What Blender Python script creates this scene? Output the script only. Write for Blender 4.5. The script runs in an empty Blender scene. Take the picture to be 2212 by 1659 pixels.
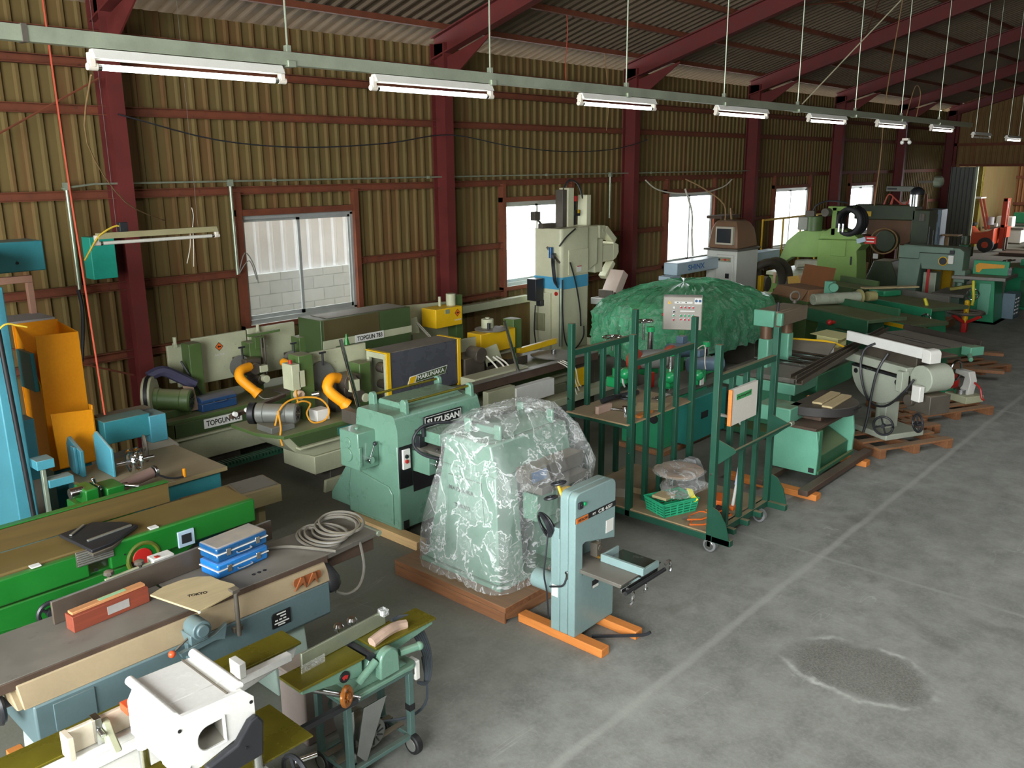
import bpy, bmesh, math, random
from mathutils import Vector as V, Matrix
from mathutils.geometry import tessellate_polygon
rnd = random.Random(7)
S = bpy.context.scene
COL = S.collection
PI = math.pi

# ---------------------------------------------------------------- camera, light, exposure
cam = bpy.data.cameras.new('camera'); camo = bpy.data.objects.new('camera', cam); COL.objects.link(camo)
cam.sensor_width = 36; cam.lens = 30.454; cam.clip_end = 200; cam.clip_start = .05
PITCH, ROLL, YAW = .2469, -.0082, .8341
fw = V((math.sin(YAW)*math.cos(PITCH), math.cos(YAW)*math.cos(PITCH), -math.sin(PITCH)))
rt = V((math.cos(YAW), -math.sin(YAW), 0)); up = rt.cross(fw)
r2 = rt*math.cos(ROLL)+up*math.sin(ROLL); u2 = up*math.cos(ROLL)-rt*math.sin(ROLL)
mw = Matrix((r2, u2, -fw)).transposed().to_4x4(); mw.translation = V((0, 0, 3.3))
camo.matrix_world = mw
S.camera = camo
S.view_settings.view_transform = 'Standard'; S.view_settings.look = 'None'
S.view_settings.gamma = 1; S.view_settings.use_curve_mapping = False
S.view_settings.exposure = 0.0
W = bpy.data.worlds.new('sky'); S.world = W; W.use_nodes = True
bg = W.node_tree.nodes['Background']; bg.inputs[0].default_value = (.93, .97, 1, 1); bg.inputs[1].default_value = 9.0

def area(name, loc, aim, sx, sy, watts, color):
    l = bpy.data.lights.new(name, 'AREA'); l.shape = 'RECTANGLE'; l.size = sx; l.size_y = sy; l.energy = watts; l.color = color
    o = bpy.data.objects.new(name, l); COL.objects.link(o); o.location = loc
    o.rotation_euler = (V(aim)-V(loc)).to_track_quat('-Z', 'Y').to_euler()
    return o
# daylight entering by the big opening of the near end wall, and in the room beyond; an added fill lamp over the aisle brightens the floor
area('daylight_near_door', (-5.4, 1.0, 3.2), (5, 2.6, .3), 9.0, 4.6, 1850, (.95, .98, 1))
area('fill_over_aisle', (7.0, -1.6, 6.9), (7.0, -.4, 0), 16.0, 1.2, 360, (.96, .98, 1))  # added unseen fill lamp under the closed roof
area('daylight_far_room', (40.5, 2.6, 3.2), (38, 8, 0), 6.0, 3.0, 900, (.95, .98, 1))

# ---------------------------------------------------------------- mesh helpers
class MB:
    def __init__(s): s.v = []; s.f = []; s.T = None
    def add(s, vs, fs):
        n = len(s.v)
        if s.T is not None: vs = [s.T @ V(p) for p in vs]
        s.v += [tuple(p) for p in vs]; s.f += [tuple(i+n for i in f) for f in fs]; return s
    def box(s, x0, y0, z0, x1, y1, z1):
        return s.add([(x, y, z) for z in (z0, z1) for y in (y0, y1) for x in (x0, x1)],
                     [(0, 2, 3, 1), (4, 5, 7, 6), (0, 1, 5, 4), (2, 6, 7, 3), (0, 4, 6, 2), (1, 3, 7, 5)])
    def prism(s, ax, pts, d0, d1):
        n = len(pts)
        def m(p, d): return (d, p[0], p[1]) if ax == 'x' else (p[0], d, p[1]) if ax == 'y' else (p[0], p[1], d)
        return s.add([m(p, d0) for p in pts]+[m(p, d1) for p in pts],
                     [tuple(range(n))[::-1], tuple(range(n, 2*n))]+[(i, (i+1) % n, n+(i+1) % n, n+i) for i in range(n)])
    def loft(s, rings, cap=True):
        n = len(rings[0]); vs = [p for r in rings for p in r]; fs = []
        for k in range(len(rings)-1):
            fs += [(k*n+i, k*n+(i+1) % n, (k+1)*n+(i+1) % n, (k+1)*n+i) for i in range(n)]
        if cap: fs += [tuple(range(n))[::-1], tuple(range((len(rings)-1)*n, len(rings)*n))]
        return s.add(vs, fs)
    def lathe(s, a, b, prof, n=20):
        a, b = V(a), V(b); d = (b-a).normalized(); p = d.orthogonal().normalized(); q = d.cross(p)
        return s.loft([[a+d*t+(p*math.cos(2*PI*i/n)+q*math.sin(2*PI*i/n))*max(r, 1e-4) for i in range(n)] for t, r in prof])
    def cyl(s, a, b, r, r1=None, n=16):
        return s.lathe(a, b, [(0, r), ((V(b)-V(a)).length, r if r1 is None else r1)], n)
    def tube(s, pts, r, n=8, closed=False, smooth=4):
        pts = [V(p) for p in pts]
        if smooth > 1 and len(pts) > 2: pts = spline(pts, smooth, closed)
        m = len(pts); rings = []; up_ = None
        for i in range(m):
            t = (pts[(i+1) % m]-pts[i-1]) if closed else pts[min(i+1, m-1)]-pts[max(i-1, 0)]
            t = t.normalized() if t.length > 1e-9 else V((0, 0, 1))
            up_ = t.orthogonal() if up_ is None else up_-t*up_.dot(t)
            if up_.length < 1e-6: up_ = t.orthogonal()
            up_ = up_.normalized(); w = t.cross(up_)
            rings.append([pts[i]+(up_*math.cos(2*PI*k/n)+w*math.sin(2*PI*k/n))*r for k in range(n)])
        if closed: rings.append(rings[0])
        return s.loft(rings, not closed)
    def ring(s, c, axis, R, r, n=28, k=8):
        d = V(axis).normalized(); p = d.orthogonal().normalized(); q = d.cross(p); c = V(c)
        return s.tube([c+(p*math.cos(2*PI*i/n)+q*math.sin(2*PI*i/n))*R for i in range(n)], r, k, True, 1)
    def ball(s, c, r, n=12, sz=1):
        c = V(c)
        return s.loft([[c+V((math.cos(2*PI*i/n)*r*math.sin(PI*k/8), math.sin(2*PI*i/n)*r*math.sin(PI*k/8), -r*sz*math.cos(PI*k/8))) for i in range(n)] for k in [.15, 1, 2, 3, 4, 5, 6, 7, 7.85]])
    def bar(s, a, b, w, h, roll=0):      # rectangular bar from a to b
        a, b = V(a), V(b); d = (b-a).normalized(); p = d.cross(V((0, 0, 1)))
        p = p.normalized() if p.length > 1e-4 else V((1, 0, 0)); q = p.cross(d)
        if roll: p, q = p*math.cos(roll)+q*math.sin(roll), q*math.cos(roll)-p*math.sin(roll)
        c = [(-w/2, -h/2), (w/2, -h/2), (w/2, h/2), (-w/2, h/2)]
        return s.loft([[e+p*u+q*v for u, v in c] for e in (a, b)])
    def quadgrid(s, P, nu, nv):          # P(i,j) -> point
        return s.add([P(i, j) for j in range(nv) for i in range(nu)],
                     [(j*nu+i, j*nu+i+1, (j+1)*nu+i+1, (j+1)*nu+i) for j in range(nv-1) for i in range(nu-1)])

def spline(pts, k, closed=False):
    m = len(pts); out = []
    for i in range(m if closed else m-1):
        g = lambda j: pts[j % m] if closed else pts[max(0, min(m-1, j))]
        a, b, c, d = g(i-1), g(i), g(i+1), g(i+2)
        for j in range(k):
            t = j/k
            out.append(.5*((2*b)+(c-a)*t+(2*a-5*b+4*c-d)*t*t+(3*b-a-3*c+d)*t**3))
    if not closed: out.append(pts[-1])
    return out
def rpoly(x0, z0, x1, z1, r, n=4, corners='1111'):     # rounded rectangle, corners: bl br tr tl
    out = []
    for k, (cx, cz, a) in enumerate([(x0, z0, PI), (x1, z0, 1.5*PI), (x1, z1, 0), (x0, z1, .5*PI)]):
        sx = 1 if k in (0, 3) else -1; sz = 1 if k in (0, 1) else -1
        if corners[k] == '0': out.append((cx, cz)); continue
        out += [(cx+sx*r+r*math.cos(a+i*PI/2/n), cz+sz*r+r*math.sin(a+i*PI/2/n)) for i in range(n+1)]
    return out
def arc(cx, cz, r, a0, a1, n=12): return [(cx+r*math.cos(math.radians(a0+(a1-a0)*i/n)), cz+r*math.sin(math.radians(a0+(a1-a0)*i/n))) for i in range(n+1)]

REL = set()
def finish(name, mb, mat, off=(0, 0, 0), bev=.004, flat=False):
    me = bpy.data.meshes.new(name)
    me.from_pydata([tuple(V(p)-V(off)) for p in mb.v], [], mb.f)
    bm = bmesh.new(); bm.from_mesh(me); bmesh.ops.recalc_face_normals(bm, faces=bm.faces); bm.to_mesh(me); bm.free()
    if not flat:
        me.shade_smooth(); me.set_sharp_from_angle(angle=math.radians(38))
    me.materials.append(mat)
    o = bpy.data.objects.new(name, me); COL.objects.link(o)
    if bev:
        b = o.modifiers.new('bevel', 'BEVEL'); b.width = bev; b.segments = 2; b.limit_method = 'ANGLE'; b.angle_limit = math.radians(45); b.use_clamp_overlap = True
    return o
def tagit(o, label, cat, group=None, kind=None):
    if label: o['label'] = label
    if cat: o['category'] = cat
    if group: o['group'] = group
    if kind: o['kind'] = kind
    return o
def thing(name, label, cat, loc=(0, 0, 0), rz=0, group=None, rel=False):
    o = bpy.data.objects.new(name, None); COL.objects.link(o); o.location = loc; o.rotation_euler = (0, 0, rz); o.empty_display_size = .1
    if rel: REL.add(o.name)
    return tagit(o, label, cat, group)
def rootof(o):
    while o.parent: o = o.parent
    return o
def part(par, name, mb, mat, bev=.004, label=None, flat=False):
    r = rootof(par); off = (0, 0, 0) if r.name in REL else tuple(r.location)
    o = finish(name, mb, mat, off, bev, flat); o.parent = par
    if label: o['label'] = label
    return o
def solo(name, mb, mat, label, cat, group=None, kind=None, bev=.004, flat=False, loc=None):
    xs = [p[0] for p in mb.v]; ys = [p[1] for p in mb.v]; zs = [p[2] for p in mb.v]
    c = loc or ((min(xs)+max(xs))/2, (min(ys)+max(ys))/2, min(zs))
    o = finish(name, mb, mat, c, bev, flat); o.location = c
    return tagit(o, label, cat, group, kind)
def struct(name, mb, mat, bev=0, flat=False, par=None):
    o = finish(name, mb, mat, (0, 0, 0), bev, flat); o['kind'] = 'structure'
    if par: o.parent = par
    return o
def dup(root, loc, rz=None, label=None, group=None):
    r = root.copy(); COL.objects.link(r); r.location = loc
    if rz is not None: r.rotation_euler = (0, 0, rz)
    if root.name in REL: REL.add(r.name)
    if label: r['label'] = label
    if group: r['group'] = group
    for ch in list(root.children):
        c = ch.copy(); COL.objects.link(c); c.parent = r
        for g in list(ch.children):
            d = g.copy(); COL.objects.link(d); d.parent = c
    return r
def text(par, s, org, xd, ud, h, mat, w=None, bold=.012, depth=.0012, name='lettering', shear=0):
    cu = bpy.data.curves.new('t', 'FONT'); cu.body = s; cu.size = 1; cu.extrude = .001; cu.offset = bold; cu.shear = shear; cu.fill_mode = 'BOTH'
    t = bpy.data.objects.new('t', cu); COL.objects.link(t)
    bpy.context.view_layer.update()
    me = bpy.data.meshes.new_from_object(t.evaluated_get(bpy.context.evaluated_depsgraph_get()))
    bpy.data.objects.remove(t); bpy.data.curves.remove(cu)
    xs = [v.co.x for v in me.vertices]; ys = [v.co.y for v in me.vertices]; x0, x1, y0, y1 = min(xs), max(xs), min(ys), max(ys)
    sy = h/(y1-y0); sx = sy if w is None else w/(x1-x0)
    xd, ud = V(xd).normalized(), V(ud).normalized(); nd = xd.cross(ud); org = V(org)
    r = rootof(par); off = V((0, 0, 0)) if r.name in REL else V(r.location)
    for v in me.vertices:
        c = v.co.copy(); v.co = org+xd*((c.x-x0)*sx)+ud*((c.y-y0)*sy)+nd*(depth if c.z > 0 else 0)-off
    me.materials.clear(); me.materials.append(mat)
    o = bpy.data.objects.new(name, me); COL.objects.link(o); o.parent = par
    return o

# ---------------------------------------------------------------- procedural materials
def lin(h):
    h = h.lstrip('#'); c = [int(h[i:i+2], 16)/255 for i in (0, 2, 4)]
    return tuple((x/12.92 if x <= .04045 else ((x+.055)/1.055)**2.4) for x in c)
class N:
    def __init__(s, name):
        s.m = bpy.data.materials.new(name); s.m.use_nodes = True; s.t = s.m.node_tree; s.n = s.t.nodes; s.b = s.n['Principled BSDF']
        s.co = s.n.new('ShaderNodeTexCoord').outputs['Object']
    def node(s, ty, ins={}, **kw):
        x = s.n.new(ty)
        for k, v in kw.items(): setattr(x, k, v)
        for k, v in ins.items(): s.set(x.inputs[k], v)
        return x
    def set(s, sock, v):
        if isinstance(v, bpy.types.NodeSocket): s.t.links.new(v, sock)
        else:
            if sock.type == 'RGBA' and len(v) == 3: v = (*v, 1)
            sock.default_value = v
    def noise(s, sc, det=5, rough=.6, vec=None, stretch=None, dist=0):
        v = vec or s.co
        if stretch: v = s.node('ShaderNodeMapping', {'Vector': v, 'Scale': stretch}).outputs[0]
        return s.node('ShaderNodeTexNoise', {'Vector': v, 'Scale': sc, 'Detail': det, 'Roughness': rough, 'Distortion': dist}).outputs['Fac']
    def ramp(s, f, a, b, lo=0., hi=1.): 
        return s.node('ShaderNodeMapRange', {'Value': f, 'From Min': a, 'From Max': b, 'To Min': lo, 'To Max': hi}, clamp=True).outputs[0]
    def mix(s, f, a, b, mode='MIX'):
        x = s.n.new('ShaderNodeMix'); x.data_type = 'RGBA'; x.blend_type = mode
        s.set(x.inputs[0], f); s.set(x.inputs[6], a); s.set(x.inputs[7], b); return x.outputs[2]
    def math(s, op, a, b=0.): 
        x = s.n.new('ShaderNodeMath'); x.operation = op; s.set(x.inputs[0], a); s.set(x.inputs[1], b); return x.outputs[0]
    def bump(s, h, st=.3, d=.01): 
        s.set(s.b.inputs['Normal'], s.node('ShaderNodeBump', {'Height': h, 'Strength': st, 'Distance': d}).outputs[0])
MATS = {}
def pm(name, hexc, rough=.5, metal=0, var=.14, sc=7, dust=0, dc='#8a7d62', spots=0, sp='#3a2c20', bump=0, coat=0, stretch=None):
    if name in MATS: return MATS[name]
    k = N(name); c = lin(hexc); nf = k.noise(sc, 6, .6, stretch=stretch)
    col = k.mix(k.ramp(nf, .3, .7), [x*(1-var) for x in c], [min(1, x*(1+var)) for x in c])
    fine = k.noise(sc*14, 2)
    col = k.mix(k.ramp(fine, .35, .75, 0, .25), col, [x*.72 for x in c])
    ro = k.ramp(nf, .3, .7, max(.05, rough-.08), min(1, rough+.08))
    if spots: col = k.mix(k.ramp(k.noise(sc*2.3, 6, .7), .72-spots*.25, .80-spots*.2), col, lin(sp))
    if dust:
        nz = k.node('ShaderNodeSeparateXYZ', {0: k.node('ShaderNodeNewGeometry').outputs['Normal']}).outputs[2]
        f = k.math('MULTIPLY', k.ramp(nz, .55, .95), k.ramp(k.noise(3.3, 5), .30, .62, dust*.55, dust))
        col = k.mix(f, col, lin(dc)); ro = k.math('MAXIMUM', ro, k.math('MULTIPLY', f, .92))
    k.set(k.b.inputs['Base Color'], col); k.set(k.b.inputs['Roughness'], ro); k.b.inputs['Metallic'].default_value = metal
    if coat: k.b.inputs['Coat Weight'].default_value = coat; k.b.inputs['Coat Roughness'].default_value = .12
    if bump: k.bump(k.noise(sc*4, 4), bump, .004)
    MATS[name] = k.m; return k.m
def wood(name, hexc, dark=.6, sc=5, axis='x', rough=.7, dust=0):
    k = N(name); c = lin(hexc); st = {'x': (.5, 7, 7), 'y': (7, .5, 7), 'z': (7, 7, .5)}[axis]
    g = k.noise(sc, 6, .65, stretch=st, dist=.6)
    col = k.mix(k.ramp(g, .32, .68), [x*dark for x in c], c)
    col = k.mix(k.ramp(k.noise(2.2, 3), .45, .75, 0, .35), col, [x*.6 for x in c])
    if dust:
        nz = k.node('ShaderNodeSeparateXYZ', {0: k.node('ShaderNodeNewGeometry').outputs['Normal']}).outputs[2]
        col = k.mix(k.math('MULTIPLY', k.ramp(nz, .6, .95), k.ramp(k.noise(3, 5), .3, .65, dust*.5, dust)), col, lin('#8d8069'))
    k.set(k.b.inputs['Base Color'], col); k.b.inputs['Roughness'].default_value = rough; k.bump(g, .2, .003)
    return k.m
def glow(name, col, st):
    k = N(name); k.set(k.b.inputs['Base Color'], (.8, .8, .8)); k.set(k.b.inputs['Emission Color'], col)
    nf = k.noise(3, 2); k.set(k.b.inputs['Emission Strength'], k.ramp(nf, .2, .8, st*.97, st*1.03)); return k.m
def plastic(name, hexc, alpha, rough=.16):     # clear film: mostly see-through, white streaks painted in as crinkle highlights
    k = N(name); c = lin(hexc)
    n1 = k.noise(4, 5, .6, dist=.6); n2 = k.noise(13, 4, .65, dist=1.0)
    k.set(k.b.inputs['Base Color'], k.mix(k.ramp(n1, .35, .7), [x*.85 for x in c], c))
    k.b.inputs['Roughness'].default_value = rough; k.b.inputs['IOR'].default_value = 1.55
    k.bump(k.math('ADD', n1, k.math('MULTIPLY', n2, .35)), .45, .02)
    cr = k.math('MAXIMUM', k.ramp(k.math('ABSOLUTE', k.math('SUBTRACT', n1, .5)), 0, .022, .45, 0), k.math('MULTIPLY', k.ramp(k.math('ABSOLUTE', k.math('SUBTRACT', n2, .5)), 0, .02, .4, 0), k.ramp(n1, .45, .6)))
    f = k.math('ADD', k.ramp(n1, .3, .72, alpha*.6, alpha*1.3), cr)
    tr = k.node('ShaderNodeBsdfTransparent', {0: tuple(.8+.2*x for x in c)}).outputs[0]
    ms = k.n.new('ShaderNodeMixShader'); k.set(ms.inputs[0], f); k.t.links.new(tr, ms.inputs[1]); k.t.links.new(k.b.outputs[0], ms.inputs[2])
    k.t.links.new(ms.outputs[0], k.n['Material Output'].inputs[0]); return k.m
def thin_sheet(name, hexc, alpha):     # coloured translucent sheeting
    k = N(name); c = lin(hexc); n1 = k.noise(2.5, 7, .65, dist=1.4)
    k.set(k.b.inputs['Base Color'], k.mix(k.ramp(k.math('ABSOLUTE', k.math('SUBTRACT', k.noise(5, 5, .6, dist=.8), .5)), 0, .03, .8, 0), k.mix(k.ramp(n1, .35, .7), [x*.7 for x in c], c), (.86, 1, .9))); k.b.inputs['Roughness'].default_value = .13; k.b.inputs['Coat Weight'].default_value = .5  # pale streaks in the base colour imitate highlights on crinkles
    k.bump(k.math('ADD', n1, k.math('MULTIPLY', k.noise(9, 6, .7, dist=2), .5)), 1.0, .06)
    tl = k.node('ShaderNodeBsdfTranslucent', {0: c}).outputs[0]; tr = k.node('ShaderNodeBsdfTransparent', {0: tuple(.45+.55*x for x in c)}).outputs[0]
    m1 = k.n.new('ShaderNodeMixShader'); m1.inputs[0].default_value = .45; k.t.links.new(k.b.outputs[0], m1.inputs[1]); k.t.links.new(tl, m1.inputs[2])
    m2 = k.n.new('ShaderNodeMixShader'); k.set(m2.inputs[0], k.ramp(n1, .3, .7, alpha*.75, alpha*1.2)); k.t.links.new(tr, m2.inputs[1]); k.t.links.new(m1.outputs[0], m2.inputs[2])
    k.t.links.new(m2.outputs[0], k.n['Material Output'].inputs[0]); return k.m
def glass(name):
    k = N(name); k.set(k.b.inputs['Base Color'], (.9, .95, .95)); k.b.inputs['Roughness'].default_value = .05
    tr = k.node('ShaderNodeBsdfTransparent', {0: (.97, .98, .98)}).outputs[0]
    ms = k.n.new('ShaderNodeMixShader'); k.set(ms.inputs[0], k.ramp(k.noise(2), .3, .7, .04, .09)); k.t.links.new(tr, ms.inputs[1]); k.t.links.new(k.b.outputs[0], ms.inputs[2])
    k.t.links.new(ms.outputs[0], k.n['Material Output'].inputs[0]); return k.m

def floor_mat():
    k = N('concrete'); co = k.co
    a = k.noise(.55, 8, .62); b = k.noise(3.2, 8, .65); c = k.noise(38, 3, .6)
    col = k.mix(k.ramp(a, .3, .7), lin('#7c7d76'), lin('#9b9d95'))
    col = k.mix(k.ramp(b, .38, .72, 0, .55), col, lin('#4c4c46'))
    col = k.mix(k.ramp(c, .45, .75, 0, .35), col, lin('#a0a19a'))
    col = k.mix(k.ramp(k.noise(.9, 6, .6, stretch=(1, 1, 1), dist=.8), .60, .72, 0, .55), col, lin('#55524a'))      # oil stains
    sx = k.node('ShaderNodeSeparateXYZ', {0: co}); X, Y = sx.outputs[0], sx.outputs[1]
    def band(v, c0, w, soft): return k.ramp(k.math('ABSOLUTE', k.math('SUBTRACT', v, c0)), w, w+soft, 1., 0.)
    wob = k.math('MULTIPLY', k.math('SUBTRACT', k.noise(2.5, 4), .5), .05)
    Yw = k.math('ADD', Y, wob)
    for yl, w, op in ((2.67, .014, .30), (-2.3, .02, .3)):
        col = k.mix(k.math('MULTIPLY', band(Yw, yl, w, .03), k.ramp(b, .3, .6, op*.5, op)), col, lin('#c2c3ba'))
    for xl in (6.9, 12.9, 18.9, 24.9):
        col = k.mix(k.math('MULTIPLY', band(k.math('ADD', X, wob), xl, .010, .02), k.ramp(b, .35, .6, 0., .35)), col, lin('#b5b6ae'))
    # scratches
    for sc, st in ((1.3, (.35, 2.6, 1)), (1.7, (2.2, .5, 1))):
        s1 = k.noise(sc, 3, .5, stretch=st, dist=.5)
        ln = k.ramp(k.math('ABSOLUTE', k.math('SUBTRACT', s1, .5)), .0, .006, 1, 0)
        col = k.mix(k.math('MULTIPLY', ln, k.ramp(k.noise(1.1, 5), .54, .70, 0, .40)), col, lin('#c0c1b9'))
    dz = k.math('MULTIPLY', k.ramp(k.math('ADD', Y, k.math('MULTIPLY', k.math('SUBTRACT', k.noise(.9, 5), .5), 2.2)), 3.0, 4.8), k.ramp(b, .25, .6, .8, .45))
    col = k.mix(dz, col, lin('#56523f'))      # dirt along the machine row
    # worn patch with a pale rim
    dx = k.math('DIVIDE', k.math('SUBTRACT', X, 5.38), .36); dy = k.math('DIVIDE', k.math('SUBTRACT', Y, 1.76), .52)
    d = k.math('SQRT', k.math('ADD', k.math('MULTIPLY', dx, dx), k.math('MULTIPLY', dy, dy)))
    d = k.math('ADD', d, k.math('MULTIPLY', k.math('SUBTRACT', k.noise(3.5, 5), .5), .55))
    col = k.mix(k.ramp(d, .75, .95, .55, 0), col, k.mix(k.ramp(k.noise(60, 3, .8), .4, .62), lin('#3c3b36'), lin('#7d7b70')))
    col = k.mix(k.math('MULTIPLY', band(d, .98, .015, .07), k.ramp(k.noise(2.3, 4), .48, .66, 0, .6)), col, lin('#cfd0c8'))
    k.set(k.b.inputs['Base Color'], col); k.set(k.b.inputs['Roughness'], k.ramp(b, .3, .7, .55, .85)); k.b.inputs['Specular IOR Level'].default_value = .4
    k.bump(k.math('ADD', b, k.math('MULTIPLY', c, .4)), .25, .01)
    return k.m
def siding_mat(name, base, rust, amt):
    k = N(name); c = lin(base)
    v = k.noise(1.1, 6, .65, stretch=(3.2, 3.2, .22)); f = k.noise(5, 6, .65)
    col = k.mix(k.ramp(v, .3, .7), [x*.74 for x in c], c)
    col = k.mix(k.ramp(k.math('ADD', k.math('MULTIPLY', v, .6), k.math('MULTIPLY', k.noise(1.7, 5, stretch=(4, 4, .35)), .5)), .52, .72, 0, amt), col, lin(rust))
    col = k.mix(k.ramp(f, .55, .8, 0, .35), col, [x*.55 for x in c])
    k.set(k.b.inputs['Base Color'], col); k.b.inputs['Roughness'].default_value = .85; return k.m

m_floor = floor_mat()
m_side = siding_mat('corrugated_siding', '#6b5a2e', '#5f3516', .75)
m_roof = siding_mat('corrugated_roof', '#6a5b48', '#5d4638', .35)
m_red = pm('red_oxide_steel', '#5c1c17', .7, 0, .22, 4, .6, '#6b4f30', .35, '#4a2a1c')
m_girt = pm('rusty_girt', '#6c3820', .8, 0, .25, 5, .7, '#7c5a36', .5, '#4d2a19')
m_alu = pm('aluminium_frame', '#b9bdb9', .4, .5, .08, 8)
m_gal = pm('galvanised_track', '#a2ab95', .38, .55, .12, 5, .5, '#8d8a72')
m_white = pm('white_paint', '#d9d8cf', .4, 0, .05, 6)
m_tube = glow('fluorescent_tube', (.96, 1, .95), 8)
m_tubeoff = pm('unlit_tube', '#cfccc0', .3, 0, .05, 6)
m_cap = pm('lamp_holder_plastic', '#d8cfc0', .45, 0, .06, 9)
m_steel = pm('bright_steel', '#c3c5c4', .22, 1, .08, 9)
m_chrome = pm('chrome', '#e3e5e5', .1, 1, .04, 9)
m_dark = pm('black_rubber', '#1b1b1c', .55, 0, .2, 9)
m_blackp = pm('black_plastic', '#26272a', .42, 0, .15, 8)
m_iron = pm('dusty_iron', '#5b554b', .6, .35, .2, 6, .8, '#8b7f68')
m_rustb = pm('brown_steel', '#57463a', .6, .3, .25, 5, .4, '#7d7160', .4)
m_glass = glass('window_glass')

# ---------------------------------------------------------------- the hall
XN, XF, YW, YR, EAVE, SL = -5.5, 34.75, 10.2, -9.8, 4.82, .292
RZ = lambda y: EAVE + SL*(YW-y) if y > .2 else EAVE + SL*(y-YR)      # underside line of the rafters
struct('floor', MB().box(XN-8, YR-8, -.2, 62, YW+.1, 0), m_floor, flat=True)
struct('trim_1', MB().box(XN-8, YW+.1, -.3, 62, YW+14, -.05), pm('outside_ground', '#8f8d86', .9, 0, .15, 2), flat=True)
WIN = [(6.04, 7.81, 1.31, 2.68), (11.03, 12.80, 1.29, 2.68), (16.14, 18.05, 1.20, 2.68), (21.15, 23.2, 1.15, 2.66), (26.05, 28.0, 1.2, 2.62)]

def corrugated(mb, x0, x1, z0, z1, holes, P, pitch=.176, d=.028):
    xs = []; x = x0
    prof = [(0, 0), (.58, 0), (.70, 1), (.88, 1), (1, 0)]
    while x < x1:
        for u, h in prof[:-1]: xs.append((x+u*pitch, h*d))
        x += pitch
    xs.append((x, 0))
    for h in holes:      # make cuts line up with the openings
        for e in h[:2]:
            i = min(range(len(xs)), key=lambda i: abs(xs[i][0]-e)); xs[i] = (e, xs[i][1])
    for (a, da), (b, db) in zip(xs, xs[1:]):
        spans = [(z0, z1)]; mid = (a+b)/2
        for hx0, hx1, hz0, hz1 in holes:
            if hx0 < mid < hx1: spans = [(z0, hz0), (hz1, z1)]
        for s0, s1 in spans:
            n = len(mb.v); mb.v += [P(a, da, s0), P(b, db, s0), P(b, db, s1), P(a, da, s1)]; mb.f.append((n, n+1, n+2, n+3))
    return mb
struct('wall_left', corrugated(MB(), XN, XF, 0, 5.05, WIN, lambda x, d, z: (x, YW-d, z)), m_side, flat=True)
struct('wall_near', MB().box(XN-.1, -3.6, 5.6, XN, 5.6, 8.2).box(XN-.1, 5.6, 0, XN, YW, 6.6).box(XN-.1, YR, 0, XN, -3.6, 6.6).box(XN-.1, -3.6, 0, XN, 5.6, .8), m_side, flat=True)
struct('wall_right', MB().box(XN, YR-.1, 0, XF, YR, 5.1), m_side, flat=True)
# far end wall with the doorway to the next room
DY0, DY1, DZ = 4.6, 9.62, 3.14
fe = MB()
corrugated(fe, YR, YW, 0, 5.0, [(DY0, DY1, -1, DZ)], lambda y, d, z: (XF-d, y, z))
corrugated(fe, YR+.5, YW-.5, 5.0, 7.7, [], lambda y, d, z: (XF-d, y, min(z, RZ(y)+.4)))
fe.f = [f for f in fe.f if not all(fe.v[i][2] <= 0 for i in f)]
struct('wall_far', fe, siding_mat('end_siding', '#83693f', '#6a3f22', .6), flat=True)
roof = MB()
corrugated(roof, XN, XF, .2, 10.9, [], lambda x, d, y: (x, y, EAVE+SL*(YW-y)+.42-d), .2, .035)
corrugated(roof, XN, XF, YR-.6, .2, [], lambda x, d, y: (x, y, EAVE+SL*(y-YR)+.42-d), .2, .035)
struct('ceiling', roof, m_roof, flat=True)
tn = [1]
def trim(mb, m, bev=0): tn[0] += 1; return struct('trim_%d' % tn[0], mb, m, bev)
CX0, CS = 4.47, 5.02
COLX = [CX0+CS*k for k in range(-1, 7)]
def hsec(w, d, t): return [(-w/2, 0), (w/2, 0), (w/2, t), (t/2, t), (t/2, d-t), (w/2, d-t), (w/2, d), (-w/2, d), (-w/2, d-t), (-t/2, d-t), (-t/2, t), (-w/2, t)]
for x in COLX:
    trim(MB().prism('z', [(x+u, YW-.06-.30+v) for u, v in hsec(.17, .30, .022)], 0, EAVE+.25), m_red)
    for sgn in (1, -1):
        ya, yb = (YW-.08, .2) if sgn > 0 else (YR+.08, .2)
        pr = [(u, v) for u, v in hsec(.16, .32, .022)]
        mb = MB().loft([[(x+u, y, RZ(y if sgn > 0 else y)+v) for u, v in pr] for y in (ya, .2)])
        trim(mb, m_red)
    if x < 34: trim(MB().prism('x', [(YW-.36, EAVE+.05), (YW-1.25, EAVE+.30), (YW-1.25, EAVE+.28), (YW-.36, EAVE-.32)], x-.011, x+.011), m_red)
for k in range(11):      # purlins, slope toward the window side
    y = YW-.35-k*.96
    trim(MB().box(XN, y-.04, RZ(y)+.32-.0, XF, y+.035, RZ(y)+.40), m_girt)
for z, y in ((1.17, 0), (1.98, 0), (3.02, 0), (3.93, 0), (4.42, .03), (4.70, .08)):
    cuts = sorted([(w[0]-.1, w[1]+.1) for w in WIN]) if 1.1 < z < 2.5 else []
    x = XN; segs = []
    for a, b in cuts: segs.append((x, a)); x = b
    segs.append((x, XF))
    mb = MB()
    for a, b in segs: mb.prism('x', [(YW-.035, z-.05), (YW-.105-y, z-.05), (YW-.105-y, z-.043), (YW-.043, z-.043), (YW-.043, z+.043), (YW-.105-y, z+.043), (YW-.105-y, z+.05), (YW-.035, z+.05)], a, b)
    trim(mb, m_girt)
trim(MB().box(XF-.12, YW-.45, 0, XF, YW-.1, 5.4), m_red)
trim(MB().box(XF-.14, DY0, DZ, XF-.02, DY1, DZ+.09), m_girt)
for z in (2.0, 3.9): trim(MB().box(XF-.12, YR, z-.05, XF-.03, DY0 if z < 3 else YW, z+.05), m_girt)
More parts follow.
